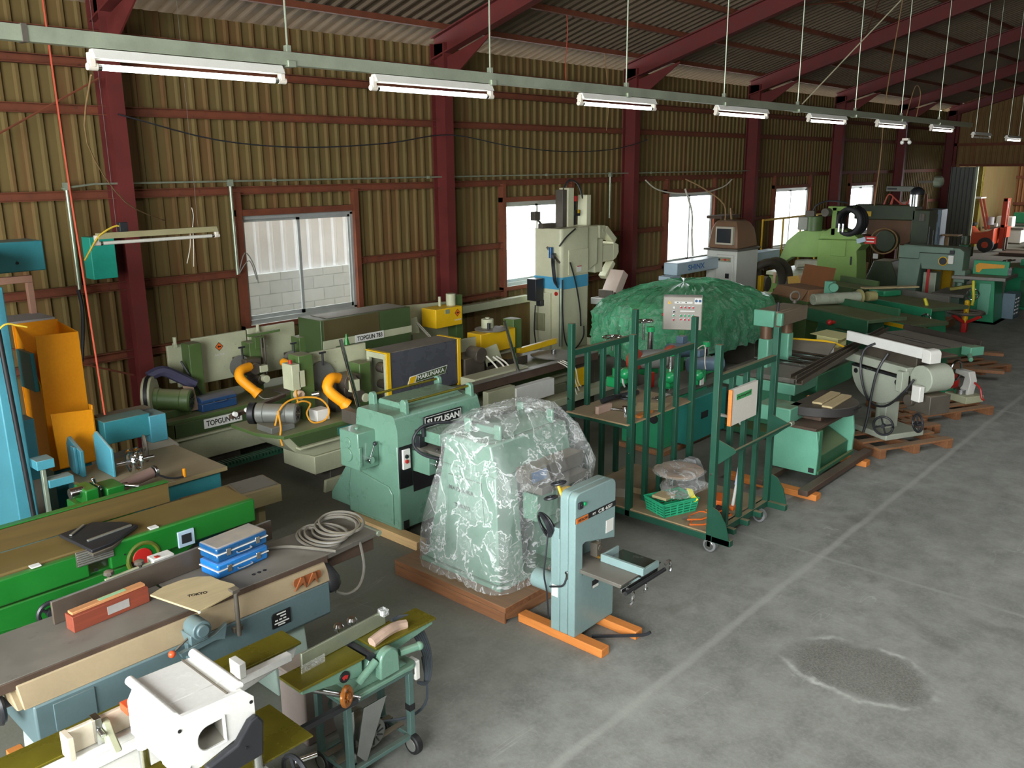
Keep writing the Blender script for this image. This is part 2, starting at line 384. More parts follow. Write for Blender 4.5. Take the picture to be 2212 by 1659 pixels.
# wind braces of thin rod
for a, b in (((4.35, 9.95, 4.25), (-.4, 9.95, 1.6)), ((4.35, 9.95, .95), (1.2, 9.95, 2.25)), ((14.6, 7.6, 5.85), (19.6, 5.2, 6.55)), ((19.6, 7.6, 5.85), (14.6, 5.2, 6.55)), ((14.6, 4.0, 6.9), (19.6, 1.2, 7.7)), ((9.6, 7.4, 5.9), (14.6, 5.1, 6.6))):
    trim(MB().tube([a, b], .012, 6), m_girt)

# windows
for i, (x0, x1, z0, z1) in enumerate(WIN):
    xm = (x0+x1)/2
    fr = MB()
    for a in (x0-.09, x1+.01): fr.box(a, YW-.11, 1.1, a+.08, YW+.02, 3.0)
    fr.box(x0-.09, YW-.10, z1+.02, x1+.09, YW+.02, z1+.10).box(x0-.09, YW-.10, z0-.10, x1+.09, YW+.02, z0-.03)
    w = struct('window_%d' % (i+1), fr, m_girt)
    f = MB()
    f.box(x0-.01, YW-.05, z0-.03, x1+.01, YW+.04, z0+.03).box(x0-.01, YW-.05, z1-.03, x1+.01, YW+.04, z1+.02)
    f.box(x0-.01, YW-.05, z0, x0+.035, YW+.04, z1).box(x1-.035, YW-.05, z0, x1+.01, YW+.04, z1)
    struct('window_frame', f, m_alu, par=w)
    for a, b, y in ((x0+.03, xm+.03, YW+.0), (xm-.03, x1-.03, YW-.035)):
        s = MB().box(a, y, z0+.03, a+.04, y+.025, z1-.03).box(b-.04, y, z0+.03, b, y+.025, z1-.03).box(a, y, z0+.03, b, y+.025, z0+.08).box(a, y, z1-.065, b, y+.025, z1-.03)
        struct('window_sash', s, m_alu, par=w)
        struct('window_pane', MB().box(a+.03, y+.009, z0+.06, b-.03, y+.014, z1-.05), m_glass, par=w)
    struct('window_sill', MB().box(x0-.02, YW-.09, z0-.045, x1+.02, YW-.02, z0-.028), m_white, par=w)
# outside: block wall topped by a white panel fence
kb = N('concrete_block'); br = kb.node('ShaderNodeTexBrick', {'Vector': kb.node('ShaderNodeMapping', {'Vector': kb.co, 'Rotation': (PI/2, 0, 0)}).outputs[0], 'Color1': (*lin('#d3d9d8'), 1), 'Color2': (*lin('#c4cbcb'), 1), 'Mortar': (*lin('#a3abaa'), 1), 'Scale': 1, 'Mortar Size': .008, 'Brick Width': .4, 'Row Height': .2})
kb.set(kb.b.inputs['Base Color'], kb.mix(kb.ramp(kb.noise(9), .4, .7, 0, .4), br.outputs[0], lin('#e2e6e5'))); kb.b.inputs['Roughness'].default_value = .9
solo('block_wall', MB().box(3, 11.75, -.05, 9.6, 11.9, 1.72), kb.m, 'grey concrete block wall outside the nearest window', 'wall', bev=0, loc=(6, 11.8, 0))
fb = MB(); corrugated(fb, 3, 9.6, 1.72, 3.4, [], lambda x, d, z: (x, 11.82-d, z), .24, .03)
solo('panel_fence', fb, pm('white_fence', '#f4f6fa', .6, 0, .05, 3), 'white ribbed metal fence standing on the block wall outside the nearest window', 'fence', flat=True, bev=0)
# ---------------------------------------------------------------- overhead lighting
TY, TZ = 5.3, 3.97
t = thing('lighting_track', 'long grey-green steel track hung under the roof carrying the row of tube lamps', 'lighting track', (10, TY, TZ))
mb = MB().prism('x', [(TY-.035, TZ), (TY+.035, TZ), (TY+.035, TZ+.085), (TY+.012, TZ+.085), (TY+.012, TZ+.075), (TY-.012, TZ+.075), (TY-.012, TZ+.085), (TY-.035, TZ+.085)], -1.0, 19.6)
part(t, 'channel', mb, m_gal, .003)
for k in range(9):
    x = 1.62+1.99*k
    part(t, 'hanger_rod', MB().tube([(x, TY, TZ+.08), (x, TY, RZ(TY)+.34)], .007, 6), m_gal, 0)
    part(t, 'clamp', MB().box(x-.03, TY-.048, TZ-.012, x+.03, TY+.048, TZ+.03).box(x-.018, TY-.02, TZ+.03, x+.018, TY+.02, TZ+.13), m_gal, .002)
part(t, 'coupling', MB().box(1.92, TY-.042, TZ-.004, 1.95, TY+.042, TZ+.09), m_iron, .001)
def fixture(name, label, loc, lit, rz=0, length=1.26):
    f = thing(name, label, 'tube lamp', loc, rz, 'tube lamps along the overhead track' if loc[1] == TY else None, rel=True)
    L = length
    part(f, 'housing', MB().prism('x', [(-.02, 0), (.02, 0), (.05, -.055), (-.05, -.055)], 0, L), m_white, .003)
    for x in (-.02, L-.02):
        part(f, 'lamp_holder', MB().box(x, -.022, -.10, x+.035, .022, -.02).cyl((x-.012, 0, -.098), (x+.05, 0, -.098), .021), m_cap, .004)
    part(f, 'tube', MB().cyl((.025, 0, -.098), (L-.035, 0, -.098), .0175), m_tube if lit else m_tubeoff, 0)
    for x in (.02, L-.06): part(f, 'tube_cap', MB().cyl((x, 0, -.098), (x+.03, 0, -.098), .019), m_steel, 0)
    return f
ORD = ['nearest and largest', 'second from the near end', 'third from the near end', 'fourth from the near end', 'fifth from the near end', 'sixth from the near end', 'seventh from the near end']
fx = [2.29, 4.34, 6.84, 9.42, 11.95, 14.5, 17.15, 19.8, 22.4]
for k, x in enumerate(fx):
    if k == 7: lab = 'unlit grey tube lamp on the overhead row, just before the farthest lamp'
    elif k == 8: lab = 'lit tube lamp at the far right end of the overhead row'
    else: lab = 'lit fluorescent tube lamp under the overhead track, %s of the row' % ORD[k]
    fixture('fluorescent_lamp', lab, (x, TY, TZ-.004 if x < 19.5 else TZ-.08-.02*(k-7)), k != 7)
for k in (7, 8):
    a = fx[k]
    tw = MB()
    for x in (a+.15, a+1.1): tw.tube([(x, TY, TZ-.1), (x, TY, RZ(TY)+.34)], .005, 6)
    solo('hanger_wire', tw, m_gal, 'thin wires holding the %s lamp of the overhead row' % ('unlit' if k == 7 else 'farthest lit'), 'wire', bev=0)
# small bulb lamp far down the row
t = thing('bulb_lamp', 'small two-bulb lamp hanging below the overhead row near the far end', 'lamp', (15.9, 5.3, 3.62))
part(t, 'fitting', MB().box(15.85, 5.25, 3.66, 15.95, 5.35, 3.70), m_cap)
for y in (5.24, 5.36): part(t, 'bulb', MB().ball((15.9, y, 3.63), .035, 10), m_white, 0)
part(t, 'cord', MB().tube([(15.9, 5.3, 3.70), (15.9, 5.3, 3.968)], .005, 6), m_blackp, 0)
# dead lamp hanging low near the window wall
f = fixture('hanging_lamp', 'unlit tube lamp on a tan housing hanging low over the teal machines', (3.52, 8.5, 2.71), False, 0, 1.24)
f['category'] = 'tube lamp'
for c in f.children:
    if c.name.startswith('housing'): c.data.materials[0] = pm('tan_housing', '#9d9670', .55, 0, .1, 6, .5)
m_yc = pm('yellow_cable', '#d3b43c', .5, 0, .12, 9); m_oc = pm('orange_cord', '#a8432b', .55, 0, .15, 9); m_wc = pm('white_cord', '#c9c5b5', .5, 0, .1, 9); m_gc = pm('grey_cable', '#77766e', .5, 0, .15, 9); m_tan = pm('old_rope', '#8a6c46', .8, 0, .2, 9)
part(f, 'cable', MB().tube([(.28, 0, .0), (.2, -.01, .06), (.02, -.03, -.02), (-.1, -.05, -.16), (-.16, -.06, -.24)], .009, 6), m_yc, 0, 'yellow cable end hanging from lamp')
part(f, 'pull_cord', MB().tube([(.95, .0, -.03), (.93, 0, -.2), (.88, 0, -.36)], .004, 5).tube([(.98, .0, -.03), (.97, 0, -.2), (.95, 0, -.4)], .004, 5).tube([(.98, 0, 0), (1.0, 0, .12), (.99, 0, .2)], .004, 5), m_wc, 0)
for x in (.2, 1.04): part(f, 'hanger_wire', MB().tube([(x, 0, 0), (x, 0, RZ(8.5)+.33-2.71)], .002, 5), m_iron, 0)
part(f, 'junction_box', MB().box(.22, -.03, 0, .30, .03, .09), m_blackp)
solo('hanging_rope', MB().tube([(2.62, 6.1, 3.9), (3.0, 7.2, 3.5), (3.7, 8.2, 3.0), (4.6, 9.3, 2.75)], .006, 6), m_tan, 'thin tan rope slanting down from the nearest lamp toward the low unlit lamp', 'rope', bev=0)
solo('red_rope', MB().tube([(2.95, 7.6, RZ(7.6)+.36), (2.98, 7.62, 3.6), (3.0, 7.6, 2.4), (3.03, 7.6, 1.2)], .008, 6), m_oc, 'orange-red cord hanging straight down beside the orange guard', 'cord', bev=0)
solo('sagging_cable', MB().tube([(4.47, 9.84, 3.88), (4.6, 9.78, 3.84), (5.6, 9.75, 3.62), (6.8, 9.75, 3.55), (8.2, 9.75, 3.62), (9.48, 9.83, 3.76), (10.8, 9.75, 3.60), (12.2, 9.75, 3.53), (13.6, 9.75, 3.58), (14.7, 9.78, 3.75), (14.75, 9.84, 3.78)], .009, 6), m_blackp, 'dark cable sagging between the nearest columns above the windows', 'cable', bev=0)
solo('wall_cable', MB().tube([(14.8, 9.82, 3.0), (15.2, 9.82, 2.82), (15.9, 9.82, 2.72), (17.0, 9.82, 2.70), (17.9, 9.82, 2.80), (18.3, 9.82, 2.96)], .014, 6), m_wc, 'pale cable drooping along the wall above the third window', 'cable', bev=0)
# conduits
t = thing('electrical_conduit', 'thin grey conduit running along the wall above the windows', 'conduit', (9, 10.03, 3.1))
part(t, 'pipe', MB().tube([(3.85, 10.03, 3.10), (4.2, 10.03, 3.14), (20.0, 10.03, 3.14)], .012, 6, smooth=1), m_gal, 0)
for x in (6.5, 9.2, 12, 15.3): part(t, 'saddle', MB().box(x-.02, 10.012, 3.12, x+.02, 10.045, 3.16), m_gal, 0)
for x, z0, lab in ((3.90, 2.0, 'vertical grey conduit on the wall above the teal machine boxes'), (5.86, 1.98, 'vertical grey conduit on the wall left of the nearest window'), (13.9, 2.3, 'vertical grey conduit on the wall right of the second window')):
    solo('conduit_drop', MB().cyl((x, 10.03, z0), (x, 10.03, 3.12), .02, n=10).box(x-.03, 10.0, 3.08, x+.03, 10.06, 3.16), m_gal, lab, 'conduit', bev=0)
solo('wall_hose', MB().tube([(3.88, 10.02, 2.0), (3.89, 10.0, 1.8), (3.86, 10.0, 1.5), (3.80, 9.98, 1.2)], .022, 8), m_blackp, 'black hose dropping from the conduit on the wall behind the orange guard', 'hose', bev=0)
solo('loose_cable', MB().tube([(5.86, 10.0, 2.0), (5.95, 9.97, 2.25), (6.05, 9.95, 2.1), (6.1, 9.95, 1.85)], .007, 6).tube([(5.87, 10.0, 2.0), (6.0, 9.96, 2.15), (6.08, 9.95, 1.9)], .007, 6), m_gc, 'loose grey cable looping at the left jamb of the nearest window', 'cable', bev=0)
solo('roof_rope', MB().tube([(11.7, TY, TZ+.1), (13.0, 4.1, 5.9), (14.0, 3.2, 7.1)], .009, 6), pm('pale_rope', '#8c866c', .8, 0, .2, 9), 'pale rope slanting from the track up to the roof', 'rope', bev=0)
for k, x in enumerate((19.6,)):
    t = thing('roof_pipe', 'pair of long pale pipes hanging down from the roof near the far end', 'pipe', (x, 4.3, 4.6))
    part(t, 'pipe', MB().cyl((x, 4.28, 4.65), (x, 4.28, 7.0), .05), pm('pale_pipe', '#8b7d58', .6, 0, .15, 5), 0)
    part(t, 'pipe', MB().cyl((x+.1, 4.10, 4.63), (x+.1, 4.10, 7.0), .035), MATS['pale_pipe'], 0)
for pts, lab in (([(11.1, 8.89, RZ(8.89)+.38), (11.15, 8.9, 5.3), (11.1, 8.9, 4.7), (11.2, 8.9, 4.4)], 'short orange cord dangling from the purlins over the second bay'),
                 ([(13.4, 9.85, RZ(9.85)+.36), (13.35, 9.7, 4.4), (13.3, 9.7, 3.9)], 'thin pale wire hanging beside the third column'),
                 ([(17.2, 6.01, RZ(6.01)+.36), (17.3, 6.2, 4.5), (17.3, 6.2, 3.4), (17.2, 6.2, 2.5)], 'pale orange cable hanging from the roof over the dark green machine'),
                 ([(15.8, TY, 4.058), (16.1, TY, 4.55), (16.4, TY, 4.45), (16.3, TY, 4.058)], 'orange-brown cable looped above the track near the bulb lamp')):
    solo('dangling_cable', MB().tube(pts, .010 if 'pale orange' in lab else .007, 6), m_oc if 'short orange' in lab else m_tan, lab, 'cable', bev=0)
# ---------------------------------------------------------------- paints
m_suz = pm('pale_green_paint', '#698f7a', .3, 0, .07, 4, .25, '#8f8f76', .12, '#3f4d3c', coat=.3)
m_teal = pm('grey_teal_paint', '#7f9895', .35, 0, .06, 4, .3, '#8f917e', .08, '#3d4a45')
m_gtop = pm('dusty_machine_table', '#6d6a61', .5, .3, .18, 5, .7, '#8d867a', .5, '#4a443c')
m_grn = pm('leaf_green_paint', '#176c22', .38, 0, .12, 4, .3, '#6f8a4c', .1, '#0c3a12', coat=.2)
m_olive = pm('oily_olive_table', '#6f671c', .3, .35, .22, 4, 0, spots=.3, sp='#45400f')
m_beige = pm('beige_paint', '#988768', .55, 0, .1, 4, .3, '#9c8f73', .22, '#5c4a38')
m_bluep = pm('grey_blue_paint', '#5b7072', .42, 0, .1, 4, .3, '#8a8672', .2, '#33474b')
m_cyan = pm('sky_blue_paint', '#478d9b', .42, 0, .09, 3.5, .65, '#97907a', .15, '#2d5a60')
m_cyand = pm('deep_teal_paint', '#2f7d84', .5, 0, .12, 3.5, .6, '#8d8567', .2, '#1d4448')
m_orange = pm('orange_yellow_paint', '#ffa000', .55, 0, .08, 3, .1, spots=.1, sp='#8a4d0b')
m_ivory = pm('ivory_enamel', '#e4e3dc', .25, 0, .03, 4, coat=.4)
m_cream = pm('cream_paint', '#aeb091', .5, 0, .1, 4, .5, '#8a8468', .25, '#5f5438')
m_tgg = pm('dark_olive_green_paint', '#4a6132', .5, 0, .15, 4, .7, '#8b8468', .25, '#2b351d')
m_yel = pm('yellow_paint', '#d8ac12', .42, 0, .1, 4, .3, '#9a8a4a', .15, '#7a5a12')
m_pine = wood('pine_timber', '#d1ad78', .72); m_pinex = wood('pine_timber_along', '#d1ad78', .72, axis='y')
m_orw = wood('orange_timber', '#d8853c', .7, axis='y'); m_pal = wood('pallet_timber', '#8f5f3c', .6, axis='y', dust=.5)
m_palx = wood('pallet_timber_long', '#9a6a45', .6, axis='x', dust=.6); m_ply = wood('plywood', '#c3b083', .8, 3, dust=.3)
m_redw = wood('red_timber', '#8a4029', .75); m_tanw = wood('tan_board', '#8f7f59', .8, 3, dust=.7)
m_blk = pm('black_label', '#17181a', .4, 0, .08, 9); m_letw = pm('white_letter', '#dcdcd4', .5, 0, .04, 9); m_letk = pm('black_letter', '#1c1c1a', .5, 0, .04, 9)
m_orl = pm('orange_label', '#cf7433', .45, 0, .06, 9); m_redp = pm('red_paint', '#b3241f', .4, 0, .1, 6, .2); m_bluec = pm('blue_case', '#15507f', .28, 0, .12, 5, .95, '#b5a78d', .1, '#0c3b66', coat=.3)
m_motor = pm('motor_grey', '#6f716a', .5, .2, .12, 6, .6); m_grnd = pm('rack_green_paint', '#1a4a38', .42, 0, .1, 4, .85, '#8a7c5c', .06)

def handwheel(par, name, c, axis, R_, mat, spokes=3, r=.012, hub=.02, grip=True):
    d = V(axis).normalized(); p = d.orthogonal().normalized(); q = d.cross(p); c = V(c)
    mb = MB().ring(c, d, R_, r, 24, 7).cyl(c-d*hub, c+d*hub, hub)
    for k in range(spokes):
        a = 2*PI*k/spokes+.4; mb.cyl(c, c+(p*math.cos(a)+q*math.sin(a))*R_, r*.7, n=8)
    if grip: e = c+(p*.8+q*.6)*R_; mb.cyl(e, e-d*.07, r*.9, n=8)
    return part(par, name, mb, mat, 0)
def lever(par, name, a, b, r, mat, ball=0, bm_=None):
    l = part(par, name, MB().cyl(a, b, r, r*.8, 10), mat, 0)
    if ball: part(l, 'knob', MB().ball(b, ball), bm_ or m_blackp, 0)
    return l
def motor(par, a, b, r, mat, fan=None, box=True):
    a, b = V(a), V(b); L = (b-a).length; mb = MB().lathe(a, b, [(0, r*.75), (L*.04, r), (L*.2, r), (L*.22, r*.93), (L*.74, r*.93), (L*.76, r), (L*.96, r), (L, r*.85)], 22)
    m = part(par, 'motor', mb, mat, .003)
    d = (b-a).normalized(); p = d.orthogonal().normalized(); q = d.cross(p)
    fm = MB()
    for k in range(10):
        w = p*math.cos(PI*k/5)+q*math.sin(PI*k/5); fm.bar(b+d*.002+w*r*.25, b+d*.002+w*r*.72, r*.09, .006)
    part(m, 'fan_cover', fm, fan or m_blackp, 0)
    return m

# ---------------------------------------------------------------- grey-teal resaw on two beams
for y0, nm in ((None, None),):
    pass
def beam(name, x0, y0, z0, x1, y1, z1, mat, label, cat='timber', group=None, bev=.006): return solo(name, MB().box(x0, y0, z0, x1, y1, z1), mat, label, cat, group, bev=bev)
beam('timber_beam', 4.345, 3.13, 0, 4.435, 3.90, .066, m_orw, 'orange timber beam under the near side of the teal resaw')
beam('timber_beam', 4.70, 3.09, 0, 4.785, 3.75, .066, m_orw, 'orange timber beam under the far side of the teal resaw')
b = thing('band_saw', 'grey-teal upright resaw with orange and black name stripe standing on two orange beams', 'band saw', (4.58, 3.45, .066))
prof = lambda: [(4.345, .066), (4.81, .066), (4.81, .52), (4.435, .52), (4.435, .745), (4.46, .755), (4.815, .675)]+rpoly(4.345, .9, 4.815, 1.14, .055, 5, '0011')[2:]
part(b, 'door', MB().prism('y', prof(), 3.37, 3.432), m_teal, .008)
part(b, 'body', MB().prism('y', prof(), 3.435, 3.505), m_teal, .008)
part(b, 'rear_housing', MB().box(4.345, 3.507, .066, 4.75, 3.585, .84), m_teal, .006)
part(b, 'rear_cap', MB().box(4.338, 3.506, .78, 4.45, 3.592, .86), m_teal, .004)
part(b, 'name_stripe', MB().box(4.347, 3.367, .925, 4.815, 3.371, .966), m_blk, .001)
part(b, 'brand_plate', MB().box(4.348, 3.365, .926, 4.485, 3.369, .965), m_orl, .001)
text(b, 'HITACHI', (4.372, 3.3645, .935), (1, 0, 0), (0, 0, 1), .02, m_blk, .10)
text(b, 'CB 65F', (4.60, 3.3645, .932), (1, 0, 0), (0, 0, 1), .026, m_letw, .165)
text(b, 'FIT', (4.535, 3.3645, .937), (1, 0, 0), (0, 0, 1), .016, m_letw, .035)
part(b, 'spec_plate', MB().box(4.70, 3.367, .745, 4.79, 3.371, .84), m_letw, .001)
part(b, 'switch', MB().box(4.372, 3.355, 1.03, 4.415, 3.372, 1.075).cyl((4.40, 3.352, 1.055), (4.40, 3.36, 1.055), .011), m_blackp, .002)
part(b, 'start_button', MB().cyl((4.428, 3.345, 1.058), (4.428, 3.37, 1.058), .012), pm('green_button', '#1b9a5c', .35, 0, .05), .001)
part(b, 'latch', MB().box(4.338, 3.425, .50, 4.347, 3.445, .56).cyl((4.33, 3.435, .55), (4.348, 3.435, .55), .012), m_steel, .001)
part(b, 'warning_label', MB().box(4.342, 3.52, .33, 4.346, 3.575, .42), m_letw, .001)
part(b, 'motor', MB().cyl((4.42, 3.59, .38), (4.42, 3.78, .38), .075), m_teal, .004)
part(b, 'table', MB().box(4.40, 3.02, .545, 4.80, 3.50, .572), m_gtop, .003)
part(b, 'table_rail', MB().bar((4.36, 3.0, .55), (4.80, 3.0, .55), .02, .03), m_steel, .002)
part(b, 'guide_bar', MB().cyl((4.38, 2.97, .535), (4.86, 2.97, .535), .014), m_dark, 0)
part(b, 'fence', MB().box(4.60, 2.98, .573, 4.625, 3.34, .63).box(4.62, 2.98, .573, 4.80, 3.0, .62).box(4.62, 3.32, .573, 4.80, 3.335, .63), m_teal, .003)
part(b, 'fence_tray', MB().box(4.62, 3.0, .57, 4.86, 3.33, .58), m_steel, .002)
part(b, 'wing_nut', MB().cyl((4.60, 2.955, .53), (4.60, 2.955, .475), .008, n=8).box(4.575, 2.95, .47, 4.625, 2.96, .49), m_steel, .001)
part(b, 'clamp_lever', MB().tube([(4.86, 2.97, .57), (4.90, 2.96, .59), (4.905, 2.95, .55), (4.88, 2.94, .52)], .012, 8), m_steel, 0)
part(b, 'clamp_handle', MB().tube([(4.43, 2.99, .54), (4.45, 2.96, .52), (4.44, 2.95, .47), (4.40, 2.95, .45)], .014, 8), m_steel, 0)
part(b, 'blade_guide', MB().box(4.585, 3.36, .60, 4.635, 3.42, .70).cyl((4.62, 3.355, .665), (4.62, 3.40, .665), .022), m_iron, .002)
part(b, 'guide_post', MB().cyl((4.66, 3.40, .60), (4.66, 3.40, .72), .012), m_steel, 0)
part(b, 'blade', MB().box(4.61, 3.385, .50, 4.64, 3.387, .72), m_steel, 0)
part(b, 'brass_guide', MB().box(4.59, 3.34, .595, 4.65, 3.40, .61), pm('brass', '#b58a3a', .35, .8, .1), .001)
part(b, 'maker_plate', MB().box(4.545, 3.367, .37, 4.62, 3.371, .43), m_blk, .001)
part(b, 'maker_plate_strip', MB().box(4.548, 3.366, .372, 4.618, 3.3685, .392), m_letw, 0)
handwheel(b, 'tension_wheel', (4.47, 3.62, 1.13), (0, .3, 1), .05, m_blackp, 3, .009, .012, False)
handwheel(b, 'tilt_wheel', (4.40, 3.63, 1.04), (0, .3, 1), .045, m_blackp, 3, .009, .012, False)
part(b, 'yellow_stem', MB().cyl((4.47, 3.58, 1.02), (4.47, 3.62, 1.11), .012, n=8), m_yel, 0)
part(b, 'power_cable', MB().tube([(4.35, 3.44, .53), (4.33, 3.46, .45), (4.32, 3.53, .42), (4.33, 3.58, .40)], .007, 6), m_blackp, 0)
part(b, 'drain_hose', MB().tube([(4.50, 3.33, .03), (4.60, 3.22, .03), (4.72, 3.05, .05), (4.75, 3.0, .08)], .013, 6), m_blackp, 0)
cw = MB()
for k in range(7): cw.ring((4.33+.006*k, 3.64, .85), (.9, -.5+.05*k, .3), .085+.003*(k % 3), .007, 20, 6)
cw.tube([(4.33, 3.60, .80), (4.31, 3.60, .66), (4.30, 3.61, .5), (4.32, 3.60, .36), (4.33, 3.60, .25), (4.34, 3.60, .15)], .007, 6)
part(b, 'coiled_cord', cw, m_blackp, 0)

# ---------------------------------------------------------------- pallet with a planer wrapped in clear film
p = thing('pallet', 'low brown pallet with solid top carrying the film-wrapped planer', 'pallet', (4.9, 4.57, 0))
part(p, 'deck', MB().box(4.25, 3.94, .085, 5.52, 5.19, .13), m_pal, .004)
for y in (3.945, 4.52, 5.095): part(p, 'runner', MB().prism('y', [(4.27, .03), (4.42, .0), (4.80, .0), (4.82, .03), (5.1, .03), (5.12, 0), (5.45, 0), (5.5, .03), (5.5, .084), (4.27, .084)], y, y+.09), m_palx, .003)
part(p, 'edge_board', MB().box(4.246, 3.945, .0, 4.268, 5.185, .085), m_pal, .003)
def planer(label, x0, y0, z0, paint, wide=1.0, name='planer'):
    t = thing(name, label, 'planer', (x0+.5, y0+.4, z0))
    return t
w = thing('thickness_planer', 'pale green planer with a blue panel seen through the clear film on the pallet', 'planer', (4.9, 4.6, .13))
def frus(r0, z0, r1, z1, m=None):
    m = m or MB(); f = lambda r, z: [(r[0], r[1], z), (r[2], r[1], z), (r[2], r[3], z), (r[0], r[3], z)]
    return m.loft([f(r0, z0), f(r1, z1)])
part(w, 'base_plate', MB().box(4.40, 4.13, .131, 5.42, 5.02, .165), m_suz, .004)
part(w, 'side_column', frus((4.42, 4.16, 4.72, 4.98), .165, (4.46, 4.22, 4.70, 4.80), 1.02), m_suz, .012)
part(w, 'side_column', frus((5.05, 4.16, 5.36, 4.98), .165, (5.08, 4.22, 5.33, 4.80), 1.02), m_suz, .012)
part(w, 'head', MB().prism('x', [(4.20, 1.02), (4.80, 1.02), (4.74, 1.27), (4.26, 1.27)], 4.45, 5.35), m_suz, .015)
part(w, 'rear_panel', MB().box(4.72, 4.7, .165, 5.06, 4.76, 1.02), m_suz, .004)
part(w, 'hood', MB().prism('x', [(4.3, 1.272), (4.7, 1.272), (4.62, 1.33), (4.38, 1.33)], 4.66, 5.28), m_suz, .008)
for x in (4.58, 5.2):
    for y in (4.28, 4.6): part(w, 'roller_bracket', MB().box(x, y, 1.271, x+.03, y+.07, 1.39), m_suz, .01)
part(w, 'feed_bed', MB().box(4.73, 3.99, .86, 5.30, 4.22, .92), m_gtop, .004)
part(w, 'feed_hood', MB().box(4.66, 4.06, .94, 5.32, 4.2, 1.06), m_iron, .01)
part(w, 'blue_panel', MB().box(4.70, 4.052, .955, 4.86, 4.06, 1.04), m_bluec, .002)
part(w, 'gear_box', MB().box(4.74, 4.05, .62, 5.0, 4.2, .84), m_suz, .01)
part(w, 'door_panel', MB().prism('x', [(4.32, .62), (4.72, .62), (4.72, .95), (4.36, .95)], 4.435, 4.455), m_suz, .004)
text(w, 'MATSUOKA', (4.432, 4.70, .83), (0, -1, 0), (0, 0, 1), .035, m_letk, .27)
text(w, 'TOKYO', (4.430, 4.64, .70), (0, -1, 0), (0, 0, 1), .03, m_letk, .17)
part(w, 'hand_knob', MB().cyl((5.08, 4.0, .80), (5.08, 4.07, .80), .035).cyl((5.08, 4.07, .80), (5.08, 4.16, .80), .012), m_yel, .002)
# clear film: folds gathered round the planer
fr = random.Random(3)
def film(name, label, cat, secs, mat, n=150, seed=1, amp=.012, jag=.0, sub=3):
    R_ = random.Random(seed); pl = [(R_.randint(2, 17), R_.uniform(0, 6.28), R_.uniform(.5, 1), R_.uniform(-.5, .5)) for _ in range(12)]; rings = []
    S2 = []
    for a, b in zip(secs, secs[1:]): S2 += [tuple(p+(q-p)*j/sub for p, q in zip(a, b)) for j in range(sub)]
    S2.append(secs[-1])
    for k, (x0, y0, x1, y1, z, pw) in enumerate(S2):
        cx, cy, hx, hy = (x0+x1)/2, (y0+y1)/2, (x1-x0)/2, (y1-y0)/2; ring = []; u = k/len(S2)
        for i in range(n):
            a = 2*PI*i/n; c, s_ = math.cos(a), math.sin(a)
            m = (abs(c)**pw+abs(s_)**pw)**(-1/pw)
            f = sum(w*((1-abs(math.sin(q*a/2*1.0+p+t*u*6)))**3) for q, p, w, t in pl)*amp*.55*(1.5-1.35*u)
            f += R_.uniform(-1, 1)*amp*.45*(1.2-.7*u)
            zz = z+R_.uniform(-1, 1)*amp*.5+(abs(math.sin(3*a+pl[0][1]))*jag if k == 0 else 0)
            ring.append((cx+c*m*hx+c*f, cy+s_*m*hy+s_*f, zz))
        rings.append(ring)
    mb = MB(); mb.loft(rings, False)
    top = len(mb.v); last = rings[-1]
    c = V((sum(p[0] for p in last)/n, sum(p[1] for p in last)/n, sum(p[2] for p in last)/n+.008)); mb.v.append(tuple(c)); b0 = top-n
    mb.f += [(b0+i, b0+(i+1) % n, top) for i in range(n)]
    o = solo(name, mb, mat, label, cat, bev=0, flat=False)
    o.data.set_sharp_from_angle(angle=math.radians(24))
    return o
m_film = plastic('clear_film', '#f2f5f2', .17, .12)
film('plastic_cover', 'crumpled clear plastic film draped over the planer on the pallet', 'plastic cover',
     [(4.31, 4.05, 5.44, 5.04, .135, 6), (4.28, 4.02, 5.46, 5.05, .30, 5), (4.32, 4.02, 5.48, 5.0, .55, 6), (4.36, 4.0, 5.48, 4.92, .80, 7), (4.39, 3.98, 5.46, 4.84, .98, 9), (4.41, 4.04, 5.43, 4.81, 1.10, 10), (4.42, 4.15, 5.42, 4.82, 1.25, 10), (4.44, 4.19, 5.40, 4.80, 1.285, 9), (4.52, 4.24, 5.36, 4.76, 1.36, 6), (4.56, 4.27, 5.32, 4.72, 1.41, 5), (4.72, 4.34, 5.2, 4.62, 1.44, 3)], m_film, amp=.013, seed=5, jag=.012)

# ---------------------------------------------------------------- pale green planer with black name plate
for y0, y1, x0, x1, lab in ((5.38, 6.36, 4.66, 4.78, 'new pine beam under the near end of the pale green planer'), (5.40, 6.36, 5.48, 5.60, 'new pine beam under the far end of the pale green planer')):
    beam('timber_beam', x0, y0, 0, x1, y1, .085, m_pinex, lab)
s = thing('thickness_planer', 'pale green planer with black name plate and yellow rollers on pine beams', 'planer', (5.2, 6.1, .085))
part(s, 'base', MB().prism('x', [(5.67, .086), (6.42, .086), (6.42, .30), (6.30, .93), (5.67, .93)], 4.73, 5.72), m_suz, .015)
part(s, 'rear_flare', MB().prism('x', [(6.2, .086), (6.80, .086), (6.80, .16), (6.30, .80), (6.2, .80)], 4.80, 5.66), m_suz, .01)
part(s, 'side_panel', MB().prism('x', [(5.80, .48), (6.28, .55), (6.26, .12), (5.75, .12), (5.75, .42)], 4.715, 4.735), m_suz, .008)
part(s, 'head', MB().prism('x', [(5.62, .90), (6.22, .90), (6.18, 1.14)]+arc(6.13, 1.13, .05, 10, 90, 4)+arc(5.70, 1.13, .05, 90, 170, 4)+[(5.62, 1.05)], 4.695, 5.74), m_suz, .012)
part(s, 'head_ridge', MB().prism('x', [(5.74, 1.175), (6.16, 1.175), (6.10, 1.23), (5.84, 1.23), (5.82, 1.205)], 4.90, 5.64), m_suz, .008)
